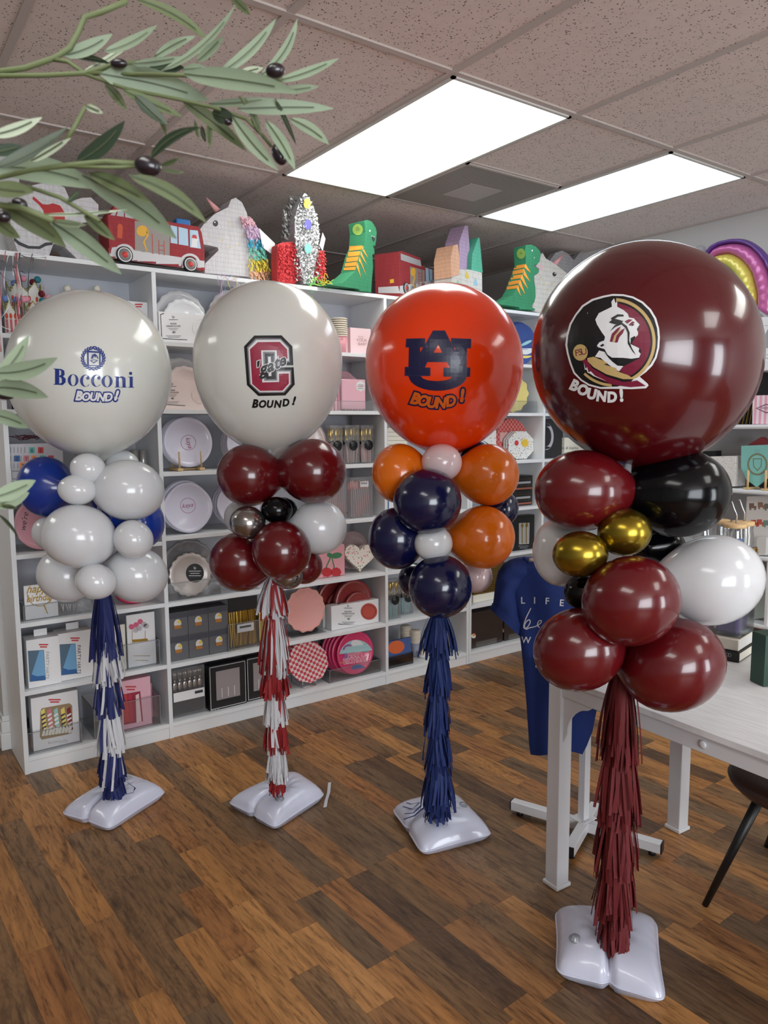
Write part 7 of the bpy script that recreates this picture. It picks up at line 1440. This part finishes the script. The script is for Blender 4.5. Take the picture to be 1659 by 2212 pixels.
branch([([(-60, 345), (120, 320), (260, 272), (330, 225), (370, 150), (400, 80), (470, 60), (600, 5)], .62, .0024, 1.78), ([(250, 280), (320, 290), (400, 345)], .62, .0018), ([(-60, 358), (200, 355), (400, 345), (560, 300), (640, 295)], .62, .002, 1.76), ([(400, 345), (700, 350), (1000, 358), (1240, 365), (1330, 375)], .62, .0018),
        ([(400, 350), (600, 420), (850, 470), (1000, 505), (1160, 560), (1240, 640), (1280, 690)], .62, .0015), ([(1130, 455), (1180, 520), (1200, 600)], .62, .0012)],
       [((1090, -20), (1180, 72), 40, 2), ((640, -5), (985, 195), 60, 2, -.15), ((300, 262), (530, 160), 62, 0, .1), ((490, 245), (742, 118), 78, 0, .1), ((385, 345), (640, 185), 46, 3, .05), ((730, 272), (922, 170), 46, 0, -.1), ((760, 335), (1112, 22), 58, 0, .16), ((930, 292), (1055, 172), 62, 0), ((1025, 352), (1302, 88), 62, 0, .12), ((1225, 362), (1402, 88), 46, 0, .2), ((1310, 382), (1597, 275), 50, 0, .06),
        ((1125, 352), (1242, 320), 36, 3), ((620, 302), (872, 268), 46, 0), ((700, 330), (868, 318), 60, 1), ((470, 350), (985, 475), 112, 0, -.08), ((870, 352), (1400, 432), 86, 0, -.05), ((1320, 430), (1502, 408), 58, 0), ((985, 490), (1295, 465), 54, 0), ((1120, 515), (1572, 512), 66, 0, -.04), ((1365, 558), (1552, 682), 66, 0, -.12), ((495, 395), (597, 522), 44, 2), ((580, 425), (862, 552), 58, 2), ((635, 445), (792, 592), 62, 1), ((745, 515), (783, 642), 26, 2),
        ((855, 468), (1162, 712), 68, 2, -.06), ((1000, 530), (1112, 560), 62, 1), ((1095, 548), (1312, 802), 64, 0, .06), ((1253, 568), (1392, 802), 62, 0, -.08), ((1155, 465), (1232, 642), 32, 2), ((1298, 468), (1397, 684), 24, 1), ((920, 570), (935, 655), 20, 2), ((990, 570), (992, 697), 28, 2), ((950, 595), (970, 672), 24, 1), ((985, 340), (1130, 335), 55, 1), ((330, 262), (520, 300), 30, 1), ((860, 330), (975, 320), 60, 0)],
       [(1298, 333, 46, 33, -8), (1318, 728, 52, 35, 68), (1075, 575, 20, 16, 0), (560, 300, 40, 22, 0)], .62)
branch([([(-60, 850), (150, 800), (310, 780), (500, 762), (640, 772)], .50, .0018, 1.58), ([(320, 785), (500, 790), (640, 785)], .50, .0012), ([(310, 665), (350, 600), (400, 510), (440, 495)], .50, .0014), ([(130, 880), (280, 930), (400, 1000), (470, 1040)], .50, .0014), ([(-60, 960), (100, 980), (250, 1040)], .48, .002, 1.5)],
       [((-30, 790), (322, 598), 92, 1, .08), ((-40, 640), (198, 553), 50, 3, .08), ((358, 768), (588, 570), 68, 1, .12), ((708, 748), (948, 600), 60, 1, -.22), ((405, 500), (486, 534), 34, 3), ((150, 762), (335, 650), 30, 3), ((-40, 790), (470, 890), 118, 0, -.14), ((-50, 880), (160, 905), 100, 2), ((390, 830), (832, 1125), 116, 0, -.10), ((610, 828), (975, 1052), 72, 2, -.16), ((180, 1012), (602, 988), 22, 3), ((0, 968), (312, 1165), 96, 2, -.1),
        ((240, 1045), (572, 1292), 96, 0, -.05), ((250, 1042), (408, 1060), 32, 2), ((-30, 1030), (95, 1122), 62, 2), ((395, 1005), (542, 1132), 54, 2), ((318, 955), (378, 900), 22, 1), ((758, 782), (847, 745), 24, 2), ((762, 800), (872, 815), 22, 2), ((420, 815), (710, 955), 70, 2, -.05), ((-30, 720), (110, 690), 60, 1)],
       [(697, 783, 64, 46, 14), (92, 962, 38, 28, 10), (15, 1022, 34, 28, 0)], .50)
ID = lambda x, y: (x, y)
branch([([(-40, 812), (0, 806)], .55, .0016, 1.36), ([(-40, 842), (0, 836)], .55, .0016, 1.34), ([(-30, 1100), (4, 1090)], .55, .0014, 1.2)],
       [((-12, 822), (62, 725), 40, 0, .1), ((-12, 806), (124, 773), 38, 0, .14), ((-20, 838), (104, 858), 38, 0, -.12), ((-20, 895), (62, 924), 32, 0, -.1), ((-14, 1075), (77, 1038), 40, 0, .05), ((-10, 1094), (63, 1064), 32, 0), ((2, 1092), (37, 1098), 10, 2), ((-2, 1112), (40, 1162), 9, 1, -.1)],
       [(12, 854, 20, 10, 0)], .55, ID)
